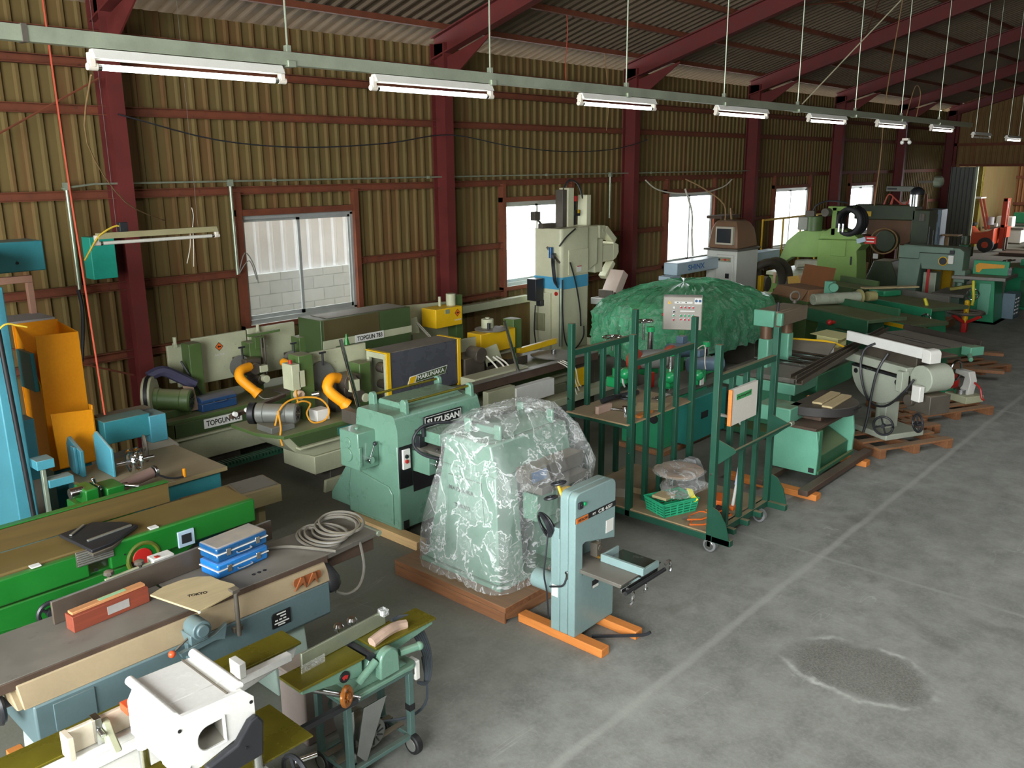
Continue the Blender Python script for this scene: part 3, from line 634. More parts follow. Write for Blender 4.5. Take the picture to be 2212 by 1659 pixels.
for x, y in ((4.86, 5.66), (5.68, 5.66), (4.86, 6.10), (5.68, 6.10)):
    part(s, 'roller_bracket', MB().prism('x', [(y, 1.16), (y+.085, 1.16)]+arc(y+.045, 1.255, .038, 0, 180, 6), x-.02, x+.02), m_suz, .004)
for y in (5.705, 6.145): part(s, 'roller', MB().cyl((4.88, y, 1.262), (5.66, y, 1.262), .012), m_olive, 0)
part(s, 'name_plate', MB().box(5.0, 5.606, 1.0, 5.475, 5.622, 1.115), m_blk, .002)
part(s, 'plate_border', MB().box(5.01, 5.603, 1.008, 5.465, 5.607, 1.012).box(5.01, 5.603, 1.103, 5.465, 5.607, 1.107).box(5.01, 5.603, 1.008, 5.014, 5.607, 1.107).box(5.461, 5.603, 1.008, 5.465, 5.607, 1.107), m_letw, 0)
text(s, 'SUZUSAN', (5.035, 5.602, 1.028), (1, 0, 0), (0, 0, 1), .058, m_letw, .405, .03)
part(s, 'switch_panel', MB().box(4.735, 5.655, .49, 4.885, 5.672, .90), m_blk, .003)
part(s, 'switch_box', MB().box(4.765, 5.635, .67, 4.85, 5.656, .855), m_white, .004)
part(s, 'push_button', MB().cyl((4.80, 5.62, .79), (4.80, 5.64, .79), .018), m_blk, .001)
part(s, 'stop_button', MB().cyl((4.80, 5.618, .745), (4.80, 5.64, .745), .018), m_redp, .001)
g = part(s, 'gear_box', MB().box(4.50, 5.93, .66, 4.73, 6.20, 1.01), m_suz, .01)
for a, b_, r_ in (((4.49, 6.08, .90), (4.52, 6.08, .90), .05), ((4.485, 6.08, .79), (4.52, 6.08, .79), .065), ((4.60, 6.07, 1.0), (4.60, 6.07, 1.025), .02)): part(g, 'boss', MB().cyl(a, b_, r_), m_suz, .004)
part(g, 'ridge', MB().box(4.50, 5.915, .70, 4.53, 5.935, .88), m_suz, .004)
lv = lever(s, 'gear_lever', (4.60, 5.90, .75), (4.64, 5.87, .90), .010, m_chrome, .02)
part(lv, 'hub', MB().cyl((4.60, 5.94, .75), (4.60, 5.87, .75), .032), m_chrome, .003)
part(s, 'feed_hood', MB().box(4.96, 5.36, .90, 5.60, 5.64, 1.01), m_suz, .008)
part(s, 'feed_bed', MB().box(4.90, 5.30, .83, 5.62, 5.66, .86), m_gtop, .004)
part(s, 'bed_support', MB().box(4.90, 5.45, .62, 5.10, 5.68, .82), m_suz, .01)
part(s, 'chip_opening', MB().box(4.90, 5.662, .42, 5.66, 5.668, .62), m_dark, 0)
part(s, 'bracket', MB().box(4.90, 5.56, .86, 4.98, 5.64, .97).cyl((4.94, 5.55, .96), (4.94, 5.55, 1.06), .02), m_blackp, .003)
lv = lever(s, 'bed_lever', (4.97, 5.43, .715), (4.96, 5.40, .86), .008, m_chrome, .016)
part(lv, 'hub', MB().cyl((4.97, 5.45, .715), (4.97, 5.40, .715), .034), m_chrome, .003)
lever(s, 'bed_lever', (4.99, 5.41, .70), (5.08, 5.33, .60), .010, m_chrome, 0)
part(s, 'cable_loop', MB().tube([(5.55, 5.30, .98), (5.25, 5.36, 1.06), (4.93, 5.46, 1.10), (4.80, 5.50, 1.03), (4.78, 5.50, .92), (4.85, 5.42, .83), (5.0, 5.30, .80), (5.3, 5.27, .84), (5.6, 5.27, .88)], .014, 8), m_blackp, 0)
for c in ((4.79, 5.64, 1.0), (4.90, 5.60, 1.01)): part(s, 'knob', MB().ball(c, .016), m_blackp, 0)
part(s, 'foot_notch', MB().box(4.765, 5.663, .09, 4.83, 5.668, .17), m_dark, 0)

# ---------------------------------------------------------------- small pale green jointer on its wheeled stand
SX0, SX1, SY0, SY1 = 2.38, 2.85, 3.36, 3.66
d = thing('hand_planer', 'small pale green jointer with olive table on a wheeled angle-iron stand', 'jointer', (2.6, 3.5, 0))
m_stand = pm('worn_teal_frame', '#56716a', .5, .2, .15, 6, .3, '#8a8570', .35, '#5a4a38')
for z0, z1, nm in ((.52, .555, 'top_frame'), (.10, .125, 'bottom_frame')):
    fm = MB()
    for x in (SX0, SX1-.035): fm.box(x, SY0, z0, x+.035, SY1, z1)
    for y in (SY0, SY1-.035): fm.box(SX0+.03, y, z0, SX1-.03, y+.035, z1)
    part(d, nm, fm, m_stand, .003)
for x in (SX0, SX1-.035):
    for y in (SY0, SY1-.035):
        part(d, 'leg', MB().box(x, y, .08, x+.035, y+.035, .52), m_stand, .003)
        c = part(d, 'caster', MB().cyl((x+.0175-.022, y+.0, .062), (x+.0175+.022, y+.0, .062), .062), m_dark, .008)
        c2 = MB().cyl((x+.0175-.026, y, .062), (x+.0175+.026, y, .062), .040); part(c, 'hub', c2, m_motor, .003)
part(d, 'tape', MB().box(SX1-.037, SY0-.003, .28, SX1+.002, SY0+.04, .32), m_dark, 0)
part(d, 'shelf_bar', MB().box(SX0, 3.46, .125, SX1, 3.50, .135), m_iron, .002)
part(d, 'shelf_bar', MB().box(SX0, 3.56, .125, SX1, 3.60, .135), m_iron, .002)
motor(d, (2.60, 3.62, .22), (2.60, 3.42, .22), .085, m_motor)
part(d, 'chip_chute', MB().prism('x', [(3.40, .12), (3.44, .12), (3.60, .42), (3.56, .50), (3.40, .45)], 2.43, 2.455), m_steel, 0)
part(d, 'chute_plate', MB().prism('y', [(2.44, .20), (2.50, .12), (2.66, .46), (2.50, .46)], 3.37, 3.375), m_steel, 0)
part(d, 'cast_base', MB().prism('z', rpoly(2.36, 3.33, 2.87, 3.60, .05), .556, .585).prism('y', [(2.42, .585), (2.82, .585), (2.74, .64), (2.70, .76), (2.56, .76), (2.50, .64)], 3.36, 3.56), m_suz, .01)
part(d, 'infeed_casting', MB().prism('y', [(2.12, .765), (2.50, .765), (2.50, .66), (2.40, .68), (2.12, .735)], 3.36, 3.52), m_suz, .006)
part(d, 'infeed_table', MB().box(2.10, 3.345, .765, 2.51, 3.53, .78), m_olive, .002)
part(d, 'outfeed_casting', MB().prism('y', [(2.62, .765), (3.03, .765), (3.03, .735), (2.8, .70), (2.62, .66)], 3.38, 3.53), m_suz, .006)
part(d, 'outfeed_table', MB().box(2.60, 3.365, .765, 3.04, 3.54, .78), m_olive, .002)
part(d, 'cutter_block', MB().cyl((2.555, 3.35, .755), (2.555, 3.54, .755), .024), m_blackp, 0)
part(d, 'guard_arch', MB().prism('y', arc(2.64, .72, .065, 0, 180, 10)+[(2.57, .62), (2.71, .62)], 3.30, 3.352), m_suz, .01)
part(d, 'fence', MB().bar((2.22, 3.50, .825), (2.80, 3.53, .825), .014, .085), m_gal, .003)
part(d, 'clear_guard', MB().bar((2.19, 3.46, .80), (2.34, 3.468, .80), .006, .05), m_film, 0)
part(d, 'clear_cap', MB().box(2.76, 3.49, .85, 2.80, 3.54, .885), m_film, 0)
part(d, 'guard_cloth', MB().tube([(2.60, 3.40, .80), (2.70, 3.41, .812), (2.80, 3.43, .80), (2.86, 3.42, .79)], .03, 8), pm('pink_cloth', '#b79c88', .9, 0, .2, 9), 0)
for x in (2.52, 2.61): part(d, 'fence_knob', MB().lathe((x, 3.58, .82), (x, 3.58, .88), [(0, .01), (.02, .01), (.025, .026), (.045, .03), (.06, .02)], 12), m_chrome, 0)
handwheel(d, 'table_wheel', (2.33, 3.28, .66), (.5, -1, .1), .045, pm('amber_wheel', '#a5642a', .3, .2, .1), 3, .014, .018, False)
part(d, 'depth_pointer', MB().cyl((2.45, 3.34, .65), (2.57, 3.33, .735), .022), m_suz, .003)
part(d, 'badge', MB().cyl((2.38, 3.352, .715), (2.38, 3.36, .715), .032), m_blk, .001)
part(d, 'badge_emblem', MB().prism('y', [(2.36, .72), (2.37, .70), (2.38, .708), (2.39, .70), (2.40, .72), (2.38, .728)], 3.350, 3.353), m_redp, 0)
part(d, 'switch_box', MB().box(2.86, 3.35, .46, 2.895, 3.42, .58), m_white, .006)
part(d, 'switch_cover', MB().box(2.853, 3.36, .50, 2.861, 3.41, .56), m_iron, 0)
part(d, 'end_knob', MB().cyl((2.74, 3.34, .70), (2.86, 3.31, .70), .022).ball((2.86, 3.31, .70), .026), m_suz, 0)
cb = MB()
for k in range(5):
    q = .012*k; cb.tube([(2.84+q, 3.52, .79), (2.95+q, 3.50, .70+.01*k), (3.02+q, 3.46, .52), (2.99+q*.6, 3.42, .36), (2.92, 3.40, .40)], .010, 6)
cb.tube([(3.01, 3.46, .5), (3.0, 3.42, .25), (2.9, 3.46, .16), (2.7, 3.55, .18)], .009, 6)
part(d, 'power_cord', cb, pm('slate_cord', '#3e464c', .4, 0, .12, 9), 0)
part(d, 'support_roller', MB().cyl((2.20, 3.44, .70), (2.42, 3.29, .60), .016), m_steel, 0)
part(d, 'support_bar', MB().bar((1.98, 3.30, .60), (2.40, 3.29, .60), .03, .03), m_blackp, .002)
# ---------------------------------------------------------------- beige and blue surface planer with its loads
j = thing('surface_planer', 'long beige and grey-blue jointer with dusty brown table near the front', 'jointer', (2.0, 4.7, 0))
part(j, 'infeed_table', MB().prism('z', [(.55, 4.49), (2.14, 4.49), (2.14, 5.02), (.55, 5.02)], .765, .80), m_gtop, .003)
part(j, 'outfeed_table', MB().prism('z', [(2.16, 4.49), (3.12, 4.49), (3.56, 4.53), (3.56, 4.94), (2.16, 4.97)], .765, .80), m_gtop, .003)
part(j, 'table_edge', MB().box(.55, 4.482, .742, 3.10, 4.50, .795), m_rustb, .002)
part(j, 'outfeed_skirt', MB().box(3.10, 4.56, .66, 3.55, 4.90, .764), m_rustb, .004)
part(j, 'end_roller', MB().cyl((3.575, 4.52, .785), (3.575, 4.94, .785), .022), m_gal, .002)
part(j, 'apron', MB().prism('x', [(4.475, .765), (4.53, .765), (4.53, .655), (4.405, .655), (4.43, .70)], 1.18, 3.07), m_beige, .006)
part(j, 'body', MB().prism('x', [(4.40, .655), (4.95, .655), (4.95, .40), (4.45, .40), (4.40, .43)], 1.22, 3.05), m_bluep, .012)
part(j, 'body_end_cap', MB().prism('x', [(4.41, .66), (4.94, .66), (4.94, .73), (4.50, .73)], 1.15, 1.20), m_beige, .008)
part(j, 'access_panel', MB().box(1.31, 4.392, .47, 1.52, 4.402, .63), m_bluep, .003)
for x in (1.30, 2.62): part(j, 'pedestal', MB().prism('x', [(4.47, .40), (4.92, .40), (4.98, .0), (4.42, .0)], x, x+.26), pm('pale_cast_base', '#9db0a4', .5, 0, .1, 5, .3), .01)
part(j, 'packing_board', MB().box(1.22, 4.38, 0, 1.30, 5.02, .10), m_orw, .004)
part(j, 'handwheel', MB().ring((1.12, 4.62, .62), (1, 0, 0), .09, .018).cyl((1.06, 4.62, .62), (1.20, 4.62, .62), .03).cyl((1.12, 4.62, .53), (1.12, 4.62, .71), .012), m_blackp, .002)
part(j, 'fence', MB().bar((1.53, 4.905, .872), (3.0, 4.985, .872), .022, .14), pm('fence_steel', '#63584c', .42, .4, .14, 5, .8, '#8d908a', .2, '#5b4230'), .003)
for x, y in ((1.88, 5.05), (2.27, 5.08)): part(j, 'fence_arm', MB().box(x, y-.08, .80, x+.09, y+.06, .86), m_cream, .006)
part(j, 'fence_rod', MB().cyl((1.90, 5.07, .878), (2.28, 5.09, .885), .010).cyl((1.92, 5.10, .858), (2.28, 5.12, .865), .008), m_cream, 0)
for x in (1.93, 2.12): part(j, 'star_knob', MB().lathe((x, 5.08, .88), (x, 5.08, .93), [(0, .012), (.02, .014), (.025, .034), (.045, .03), (.05, .01)], 8), m_iron, .002)
sw = part(j, 'switch_unit', MB().box(2.19, 5.04, .865, 2.33, 5.13, .915), m_white, .006)
part(sw, 'stop_button', MB().box(2.215, 5.055, .914, 2.24, 5.085, .92), m_redp, .001)
ga = part(j, 'guard_arm', MB().cyl((2.10, 4.30, .745), (2.10, 4.42, .745), .058).box(2.04, 4.33, .66, 2.15, 4.45, .72).box(2.03, 4.36, .52, 2.065, 4.40, .67), m_bluep, .006)
part(ga, 'boss', MB().cyl((2.10, 4.285, .745), (2.10, 4.32, .745), .038), m_bluep, .006)
part(ga, 'rail', MB().prism('y', [(1.98, .63), (2.20, .66), (2.28, .70), (2.26, .60), (2.20, .62), (1.99, .60)], 4.35, 4.38), m_bluep, .004)
lv = lever(j, 'depth_lever', (2.05, 4.37, .70), (1.93, 4.345, .655), .007, m_iron, .021, pm('orange_ball', '#e0572a', .35, 0, .05))
part(j, 'guard_post', MB().cyl((2.355, 4.36, .58), (2.355, 4.36, .86), .014).box(2.33, 4.35, .86, 2.38, 4.40, .885).box(2.33, 4.37, .60, 2.39, 4.42, .63), m_iron, .003)
part(j, 'chip_hole', MB().prism('y', rpoly(2.79, .70, 3.0, .755, .02), 4.418, 4.424), pm('copper_brown', '#9a5b34', .5, .2, .15), 0)
for x in (2.79, 2.88): part(j, 'torn_flap', MB().prism('y', [(x, .68), (x+.05, .76), (x+.07, .755), (x+.085, .675), (x+.06, .72)], 4.405, 4.416), MATS['copper_brown'], 0)
part(j, 'name_plate', MB().prism('y', [(2.60, .50), (2.735, .50), (2.735, .60), (2.615, .60), (2.60, .585)], 4.392, 4.40), m_blk, .001)
for k, (a, b_, z) in enumerate(((2.635, 2.70, .585), (2.66, 2.70, .565), (2.62, 2.64, .545), (2.65, 2.67, .545), (2.68, 2.70, .545), (2.615, 2.72, .525), (2.64, 2.69, .51))): part(j, 'plate_lettering', MB().box(a, 4.390, z, b_, 4.393, z+.008), m_letw, 0)
part(j, 'cable_inlet', MB().lathe((3.07, 4.52, .74), (3.10, 4.42, .56), [(0, .035), (.06, .06), (.13, .072), (.18, .06), (.205, .03)], 14), m_dark, 0)
part(j, 'table_bolt', MB().cyl((2.62, 4.60, .80), (2.62, 4.60, .803), .012).cyl((2.66, 4.60, .80), (2.66, 4.60, .803), .012).cyl((2.70, 4.60, .80), (2.70, 4.60, .803), .012), m_dark, 0)
cc = MB(); R3 = random.Random(2)
for k, (cx, cy) in enumerate(((3.22, 4.66), (3.25, 4.67), (3.28, 4.65), (3.36, 4.66), (3.39, 4.67), (3.42, 4.66))):
    cc.tube([(cx-.02+.13*math.cos(a)*(.9 if k < 3 else 1), cy+.06+.19*math.sin(a), .815+.011*k+.012*math.sin(a+k)+(.03 if k > 2 else 0)*math.cos(a)) for a in [2*PI*i/14 for i in range(14)]], .0105, 6, True)
cc.tube([(3.15, 4.45, .82), (3.0, 4.75, .815), (2.85, 4.85, .812), (2.75, 4.80, .812)], .010, 6)
cc.tube([(3.40, 4.52, .78), (3.38, 4.46, .62), (3.30, 4.42, .52), (3.2, 4.42, .50), (3.12, 4.44, .54)], .010, 6)
solo('cable_coil', cc, pm('dusty_cable', '#6a675e', .5, 0, .18, 9, .4), 'coil of dusty grey cable lying on the far end of the beige jointer', 'cable', bev=0)
def tool_case(name, label, x, y, z, rz, dusty):
    t = thing(name, label, 'tool case', (x, y, z), rz, rel=True)
    m = m_bluec if dusty else pm('blue_case_clean', '#1d6fb4', .28, 0, .12, 5, .15, '#b5a78d', coat=.3)
    part(t, 'case_body', MB().box(-.19, -.095, 0, .19, .095, .05), m, .012)
    part(t, 'lid', MB().box(-.193, -.098, .054, .193, .098, .098), m, .014)
    part(t, 'rim', MB().box(-.195, -.1, .049, .195, .1, .056), m_letw, .001)
    for u in (-.11, .11): part(t, 'latch', MB().box(u-.016, -.106, .03, u+.016, -.097, .075), m_steel, .003)
    part(t, 'handle', MB().tube([(-.05, -.10, .03), (-.045, -.118, .025), (.045, -.118, .025), (.05, -.10, .03)], .006, 6), m_bluec, 0)
    return t
tool_case('tool_case', 'lower of the two blue metal cases stacked on the beige jointer', 2.615, 4.81, .801, .10, False)
tool_case('tool_case', 'upper dust-topped blue metal case stacked on another on the beige jointer', 2.63, 4.83, .90, .09, True)
t = thing('wooden_box', 'reddish timber box with grey paper label on the brown jointer table', 'wooden box', (1.79, 4.78, .801), .08, rel=True)
part(t, 'block', MB().box(-.225, -.045, 0, .225, .045, .095), m_redw, .003)
part(t, 'lid_strip', MB().box(-.215, -.022, .096, .22, .03, .112), wood('pale_strip', '#c98d5b', .75), .003)
part(t, 'paper_label', MB().box(-.03, -.0475, .025, .10, -.045, .075), pm('grey_paper', '#9d9a94', .8, 0, .1, 9), 0)
part(t, 'green_label', MB().box(-.05, -.01, .112, .11, .02, .1135), pm('green_paper', '#8fba8c', .8, 0, .1, 9), 0)
t = thing('guard_board', 'dusty cream board with a curved edge lying across the brown jointer table', 'guard board', (2.2, 4.5, .86))
pl = [(2.0, 4.70), (2.09, 4.30), (2.375, 4.36)]+[(2.40, 4.45), (2.37, 4.56), (2.36, 4.65), (2.30, 4.71), (2.22, 4.74), (2.10, 4.74)]
part(t, 'board', MB().prism('z', pl, .86, .872), m_ply, .002)
part(t, 'board_edge', MB().prism('x', [(4.30, .856), (4.31, .856), (4.31, .872), (4.30, .872)], 2.09, 2.10), m_letw, 0)
text(t, 'TOKYO', (2.13, 4.50, .8725), (.93, -.36, 0), (.36, .93, 0), .03, m_letk, .11)
part(t, 'support', MB().box(2.1, 4.56, .801, 2.3, 4.66, .859), m_iron, .003)

# ---------------------------------------------------------------- white combination planer in the front corner
w = thing('planer_jointer', 'white combination planer with black belt cover in the front left corner', 'planer', (1.5, 3.4, 0))
part(w, 'olive_bed', MB().prism('z', [(.2, 3.77), (2.40, 3.77), (2.40, 3.96), (.2, 3.96)], .735, .75), m_olive, .003)
part(w, 'bed_casting', MB().prism('y', [(.2, .734), (2.39, .734), (2.36, .66), (1.9, .58), (.9, .58), (.2, .66)], 3.79, 3.94), m_ivory, .006)
part(w, 'bed_stand', MB().box(1.0, 3.5, .02, 1.9, 3.93, .575), m_ivory, .01)
part(w, 'rail', MB().box(.3, 3.71, .70, 2.30, 3.76, .745), m_ivory, .006)
part(w, 'end_bracket', MB().box(1.98, 3.70, .745, 2.02, 3.80, .83), m_white, .004)
part(w, 'fence', MB().prism('y', [(1.16, .752), (1.62, .752), (1.62, .87), (1.15, .87)], 3.735, 3.76).box(1.13, 3.68, .752, 1.16, 3.77, .87), pm('cream_fence', '#c9bda7', .45, 0, .06, 5), .005)
part(w, 'fence_bracket', MB().prism('x', [(3.60, .745), (3.70, .745), (3.73, .80), (3.74, .86), (3.70, .86), (3.66, .80)], 1.29, 1.33), m_cream, .008)
part(w, 'fence_clamp', MB().box(1.26, 3.70, .76, 1.29, 3.76, .89).cyl((1.275, 3.73, .84), (1.275, 3.66, .82), .012), m_steel, .002)
part(w, 'red_switch', MB().box(1.39, 3.66, .86, 1.47, 3.74, .90), pm('orange_switch', '#d2542d', .4, 0, .08), .004)
# thicknessing head
hx0, hx1, hy0, hy1 = 1.335, 1.70, 3.075, 3.51
part(w, 'head', MB().prism('y', [(hx0, .87), (hx1, .87), (hx1, 1.06), (hx1-.06, 1.115), (hx0+.05, 1.125), (hx0, 1.04)], hy0+.14, hy1), m_ivory, .01)
part(w, 'head_shell', MB().loft([[(x, y, z) for x, z in [(hx0, .87), (hx1, .87), (hx1, 1.06), (hx1-.06, 1.115), (hx0+.05, 1.125), (hx0, 1.04)]] for y in (hy0+.02, hy0+.141)], False), m_ivory, 0)
hp = [(hx0, .87), (hx0+.10, .87), (hx0+.27, .915), (hx1-.04, .93), (hx1, .92), (hx1, 1.07), (hx1-.05, 1.125), (hx0+.04, 1.14), (hx0, 1.04)]
hole = rpoly(1.425, .93, 1.555, 1.05, .055, 6, '1001')
sc = MB(); allp = hp+hole
for y in (hy0, hy0+.02): sc.add([(x, y, z) for x, z in allp], [tuple(t_) for t_ in tessellate_polygon([[V((x, z, 0)) for x, z in hp], [V((x, z, 0)) for x, z in hole]])])
sc.loft([[(x, y, z) for x, z in hp] for y in (hy0, hy0+.02)], False); sc.loft([[(x, y, z) for x, z in hole] for y in (hy0, hy0+.02)], False)
part(w, 'side_cover', sc, m_ivory, 0)
part(w, 'chute', MB().loft([[(x+dx, y, z+dz) for x, z in hole] for y, dx, dz in ((hy0+.01, 0, 0), (hy0+.135, .015, .01))], False).prism('y', [(x+.015, z+.01) for x, z in hole], hy0+.132, hy0+.138), pm('grey_chute', '#8f8b80', .5, 0, .08), 0)
for x in (hx0+.025, hx1-.045): part(w, 'feed_roller', MB().cyl((x, hy0+.03, 1.128), (x, hy1-.0, 1.128), .022), m_ivory, .003)
part(w, 'mouth_lip', MB().tube([(x, hy0-.004, z) for x, z in hole], .005, 6, True, 1), m_ivory, 0)
part(w, 'belt_cover', MB().prism('y', [(1.44, .79), (1.70, .80), (1.715, .96), (1.69, 1.0), (1.65, .99), (1.58, .91), (1.44, .88)], hy0-.045, hy0-.006), m_blackp, .01)
part(w, 'seam', MB().box(1.595, hy0+.03, 1.114, 1.60, hy1-.01, 1.126), m_iron, 0)
part(w, 'cover_screw', MB().cyl((1.36, hy0-.003, 1.08), (1.36, hy0+.002, 1.08), .008).cyl((1.685, hy0-.003, 1.05), (1.685, hy0+.002, 1.05), .008).cyl((1.62, hy0-.05, .88), (1.62, hy0-.04, .88), .007), m_dark, 0)
for x, y in ((1.37, 3.09), (1.70, 3.09), (1.37, 3.48), (1.70, 3.48)):
    c = part(w, 'post_sleeve', MB().cyl((x, y, .80), (x, y, .90), .028), m_ivory, .002)
    part(c, 'post', MB().cyl((x, y, .66), (x, y, .81), .022), m_steel, 0)
part(w, 'planer_table', MB().box(1.15, 3.10, .69, 2.0, 3.47, .70), m_olive, .002)
part(w, 'cabinet', MB().box(1.33, 3.045, .02, 1.76, 3.52, .665), m_ivory, .012)
part(w, 'cabinet_cap', MB().box(1.32, 3.035, .64, 1.77, 3.08, .67), m_cream, .004)
part(w, 'red_badge', MB().box(1.60, 3.035, .52, 1.69, 3.046, .60), pm('pink_red_label', '#c8455a', .45, 0, .05), .001)
part(w, 'badge_lettering', MB().prism('y', [(1.62, .53), (1.63, .59), (1.645, .55), (1.66, .59), (1.67, .53), (1.66, .53), (1.655, .57), (1.645, .53), (1.635, .57), (1.63, .53)], 3.033, 3.036), m_letw, 0)
handwheel(w, 'handwheel', (1.86, 3.05, .60), (1, .1, 0), .085, m_blackp, 3, .012, .02, False)
part(w, 'wheel_grip', MB().cyl((1.86, 3.05, .66), (1.96, 3.02, .66), .013), m_chrome, .002)
part(w, 'grey_tray', MB().box(.9, 3.2, .62, 1.15, 3.45, .64), pm('pale_grey_tray', '#aab0ac', .5, 0, .08), .004)

# pinkish box on the floor between the jointers
t = thing('grey_box', 'pinkish grey metal box standing between the beige jointer and the small green one', 'metal box', (2.72, 3.95, 0))
part(t, 'box', MB().box(2.45, 3.86, .0, 2.80, 4.12, .42), pm('pinkish_grey', '#958880', .6, 0, .12, 5, .4), .01)
part(t, 'lid', MB().box(2.44, 3.85, .42, 2.81, 4.13, .44), MATS['pinkish_grey'], .006)
m_olb = wood('oiled_brown_fence', '#5c4a1e', .75, 3, dust=.0); m_gjt = pm('oily_tan_table', '#6b5a30', .45, .1, .18, 4, .3, '#8d7a4c', .25, '#4a3c1a')
# ---------------------------------------------------------------- leaf green long jointer
g = thing('surface_planer', 'long leaf-green jointer with olive table and black cutter guard', 'jointer', (2.2, 5.95, 0))
part(g, 'fence', MB().prism('x', [(6.18, .80), (6.24, .80), (6.24, .955), (6.18, .955)], .6, 2.87), m_olb, .004)
part(g, 'fence_rim', MB().box(.6, 6.19, .956, 2.88, 6.25, .965), m_grn, .003)
part(g, 'infeed_table', MB().prism('x', [(5.78, .77), (6.17, .77), (6.17, .80), (5.83, .80), (5.82, .785), (5.78, .785)], .6, 2.10), m_gjt, .003)
part(g, 'outfeed_table', MB().prism('x', [(5.78, .77), (6.17, .77), (6.17, .80), (5.78, .80)], 2.22, 3.32), m_gjt, .003)
part(g, 'front_apron', MB().box(.6, 5.735, .62, 2.06, 5.785, .80), m_grn, .012)
part(g, 'front_apron', MB().box(2.20, 5.735, .62, 3.33, 5.785, .805), m_grn, .012)
part(g, 'body', MB().prism('y', [(.9, .62), (2.95, .62), (2.70, .50), (2.45, .40), (2.40, .03), (1.65, .03), (1.55, .30), (.9, .42)], 5.80, 6.15), m_grn, .012)
part(g, 'body_face', MB().prism('y', [(1.2, .60), (2.62, .60), (2.56, .52), (2.30, .48), (2.28, .05), (1.75, .05), (1.68, .42), (1.2, .48)], 5.76, 5.80), m_grn, .01)
gd = part(g, 'cutter_guard', MB().prism('z', [(2.02, 6.10), (2.06, 5.66), (2.20, 5.68), (2.46, 5.84), (2.42, 5.98), (2.27, 6.14)], .815, .84), m_blackp, .006)
part(gd, 'guard_rib', MB().bar((2.10, 5.82, .846), (2.42, 5.86, .846), .02, .012).bar((2.06, 6.0, .846), (2.20, 6.12, .846), .02, .01), m_motor, .002)
part(gd, 'guard_nose', MB().prism('z', [(2.06, 5.65), (2.20, 5.67), (2.32, 5.76), (2.16, 5.80), (2.06, 5.74)], .79, .814), m_iron, .004)
lp = MB()
for k in range(6): lp.box(1.985, 5.722, .722+.016*k, 2.225, 5.732, .733+.016*k)
part(g, 'ribbed_plate', lp, m_motor, .002)
part(g, 'ribbed_backing', MB().box(1.98, 5.728, .715, 2.23, 5.737, .825), m_iron, .003)
o_ = part(g, 'outlet_frame', MB().box(2.685, 5.722, .612, 2.812, 5.737, .735), pm('pale_blue_plate', '#a9bfd0', .4, 0, .06), .004)
part(o_, 'outlet_face', MB().box(2.71, 5.718, .64, 2.785, 5.724, .708), m_blackp, .002)
part(g, 'pulley_ring', MB().ring((2.43, 5.742, .63), (0, 1, 0), .11, .018, 26), pm('olive_ring', '#55601a', .5, 0, .1), 0)
part(g, 'pulley_recess', MB().cyl((2.43, 5.738, .63), (2.43, 5.746, .63), .105), m_dark, 0)
part(g, 'red_pulley', MB().cyl((2.42, 5.728, .635), (2.42, 5.742, .635), .07), m_redp, .003)
handwheel(g, 'handwheel', (1.76, 5.66, .50), (.1, 1, 0), .075, m_blackp, 3, .016, .03, False)
part(g, 'bolt_hole', MB().cyl((2.10, 5.73, .66), (2.10, 5.737, .66), .012).cyl((2.30, 5.73, .70), (2.30, 5.737, .70), .006), m_dark, 0)
for x, y in ((1.74, 5.77), (2.54, 5.79)): part(g, 'paper_tab', MB().box(x-.03, y-.03, .806, x+.03, y+.02, .814), m_letw, 0)
part(g, 'leg_panel', MB().prism('y', [(1.62, .42), (1.66, .42), (1.78, .0), (1.70, 0)], 5.74, 5.78), m_cream, .004)
part(g, 'foot', MB().box(1.70, 5.78, 0, 2.40, 6.15, .05), m_dark, .006)

# tan topped bench behind it
t = thing('bench', 'low tan-topped bench with a dusty top beyond the leaf-green jointer', 'bench', (3.7, 6.8, 0))
part(t, 'bench_top', MB().prism('z', [(3.05, 6.62), (4.09, 6.56), (4.13, 6.93), (3.08, 6.94)], .34, .50), m_tanw, .006)
part(t, 'top_patch', MB().prism('z', [(3.72, 6.62), (4.07, 6.59), (4.10, 6.91), (3.78, 6.92)], .5005, .506), m_gtop, .002)
for x, y in ((3.15, 6.74), (3.92, 6.70), (3.17, 6.90), (3.94, 6.86)): part(t, 'leg', MB().box(x, y, 0, x+.07, y+.07, .34), m_tanw, .004)
part(t, 'cardboard', MB().prism('z', [(3.25, 6.72), (3.7, 6.70), (3.73, 6.88), (3.3, 6.92)], .5005, .512), pm('brown_card', '#8a6d45', .9, 0, .15, 5), .003)
# ---------------------------------------------------------------- sky blue saw, orange guard and vise at the left edge
s = thing('panel_saw', 'tall sky-blue machine column with a square head at the left edge', 'saw', (2.3, 7.8, 0))
part(s, 'column', MB().prism('x', [(7.55, 0), (8.5, 0), (8.42, 2.40), (7.60, 2.40)], 2.22, 2.372), m_cyan, .01)
part(s, 'base', MB().box(2.0, 7.5, 0, 2.5, 8.6, .25), m_cyand, .01)
part(s, 'head', MB().box(2.05, 7.58, 2.40, 2.345, 8.40, 2.69), m_cyan, .01)
part(s, 'arm_box', MB().box(2.36, 8.2, 2.44, 2.93, 8.55, 2.70), m_cyand, .01)
part(s, 'guide_rod', MB().cyl((2.32, 7.50, .3), (2.25, 7.50, 2.40), .02), m_dark, 0)
part(s, 'yellow_cable', MB().tube([(2.12, 7.48, 1.7), (2.20, 7.47, 2.0), (2.30, 7.46, 2.12), (2.40, 7.46, 2.10), (2.46, 7.46, 2.08)], .008, 6), m_yc, 0)
part(s, 'bolt', MB().cyl((2.70, 8.19, 2.52), (2.70, 8.21, 2.52), .012), m_dark, 0)
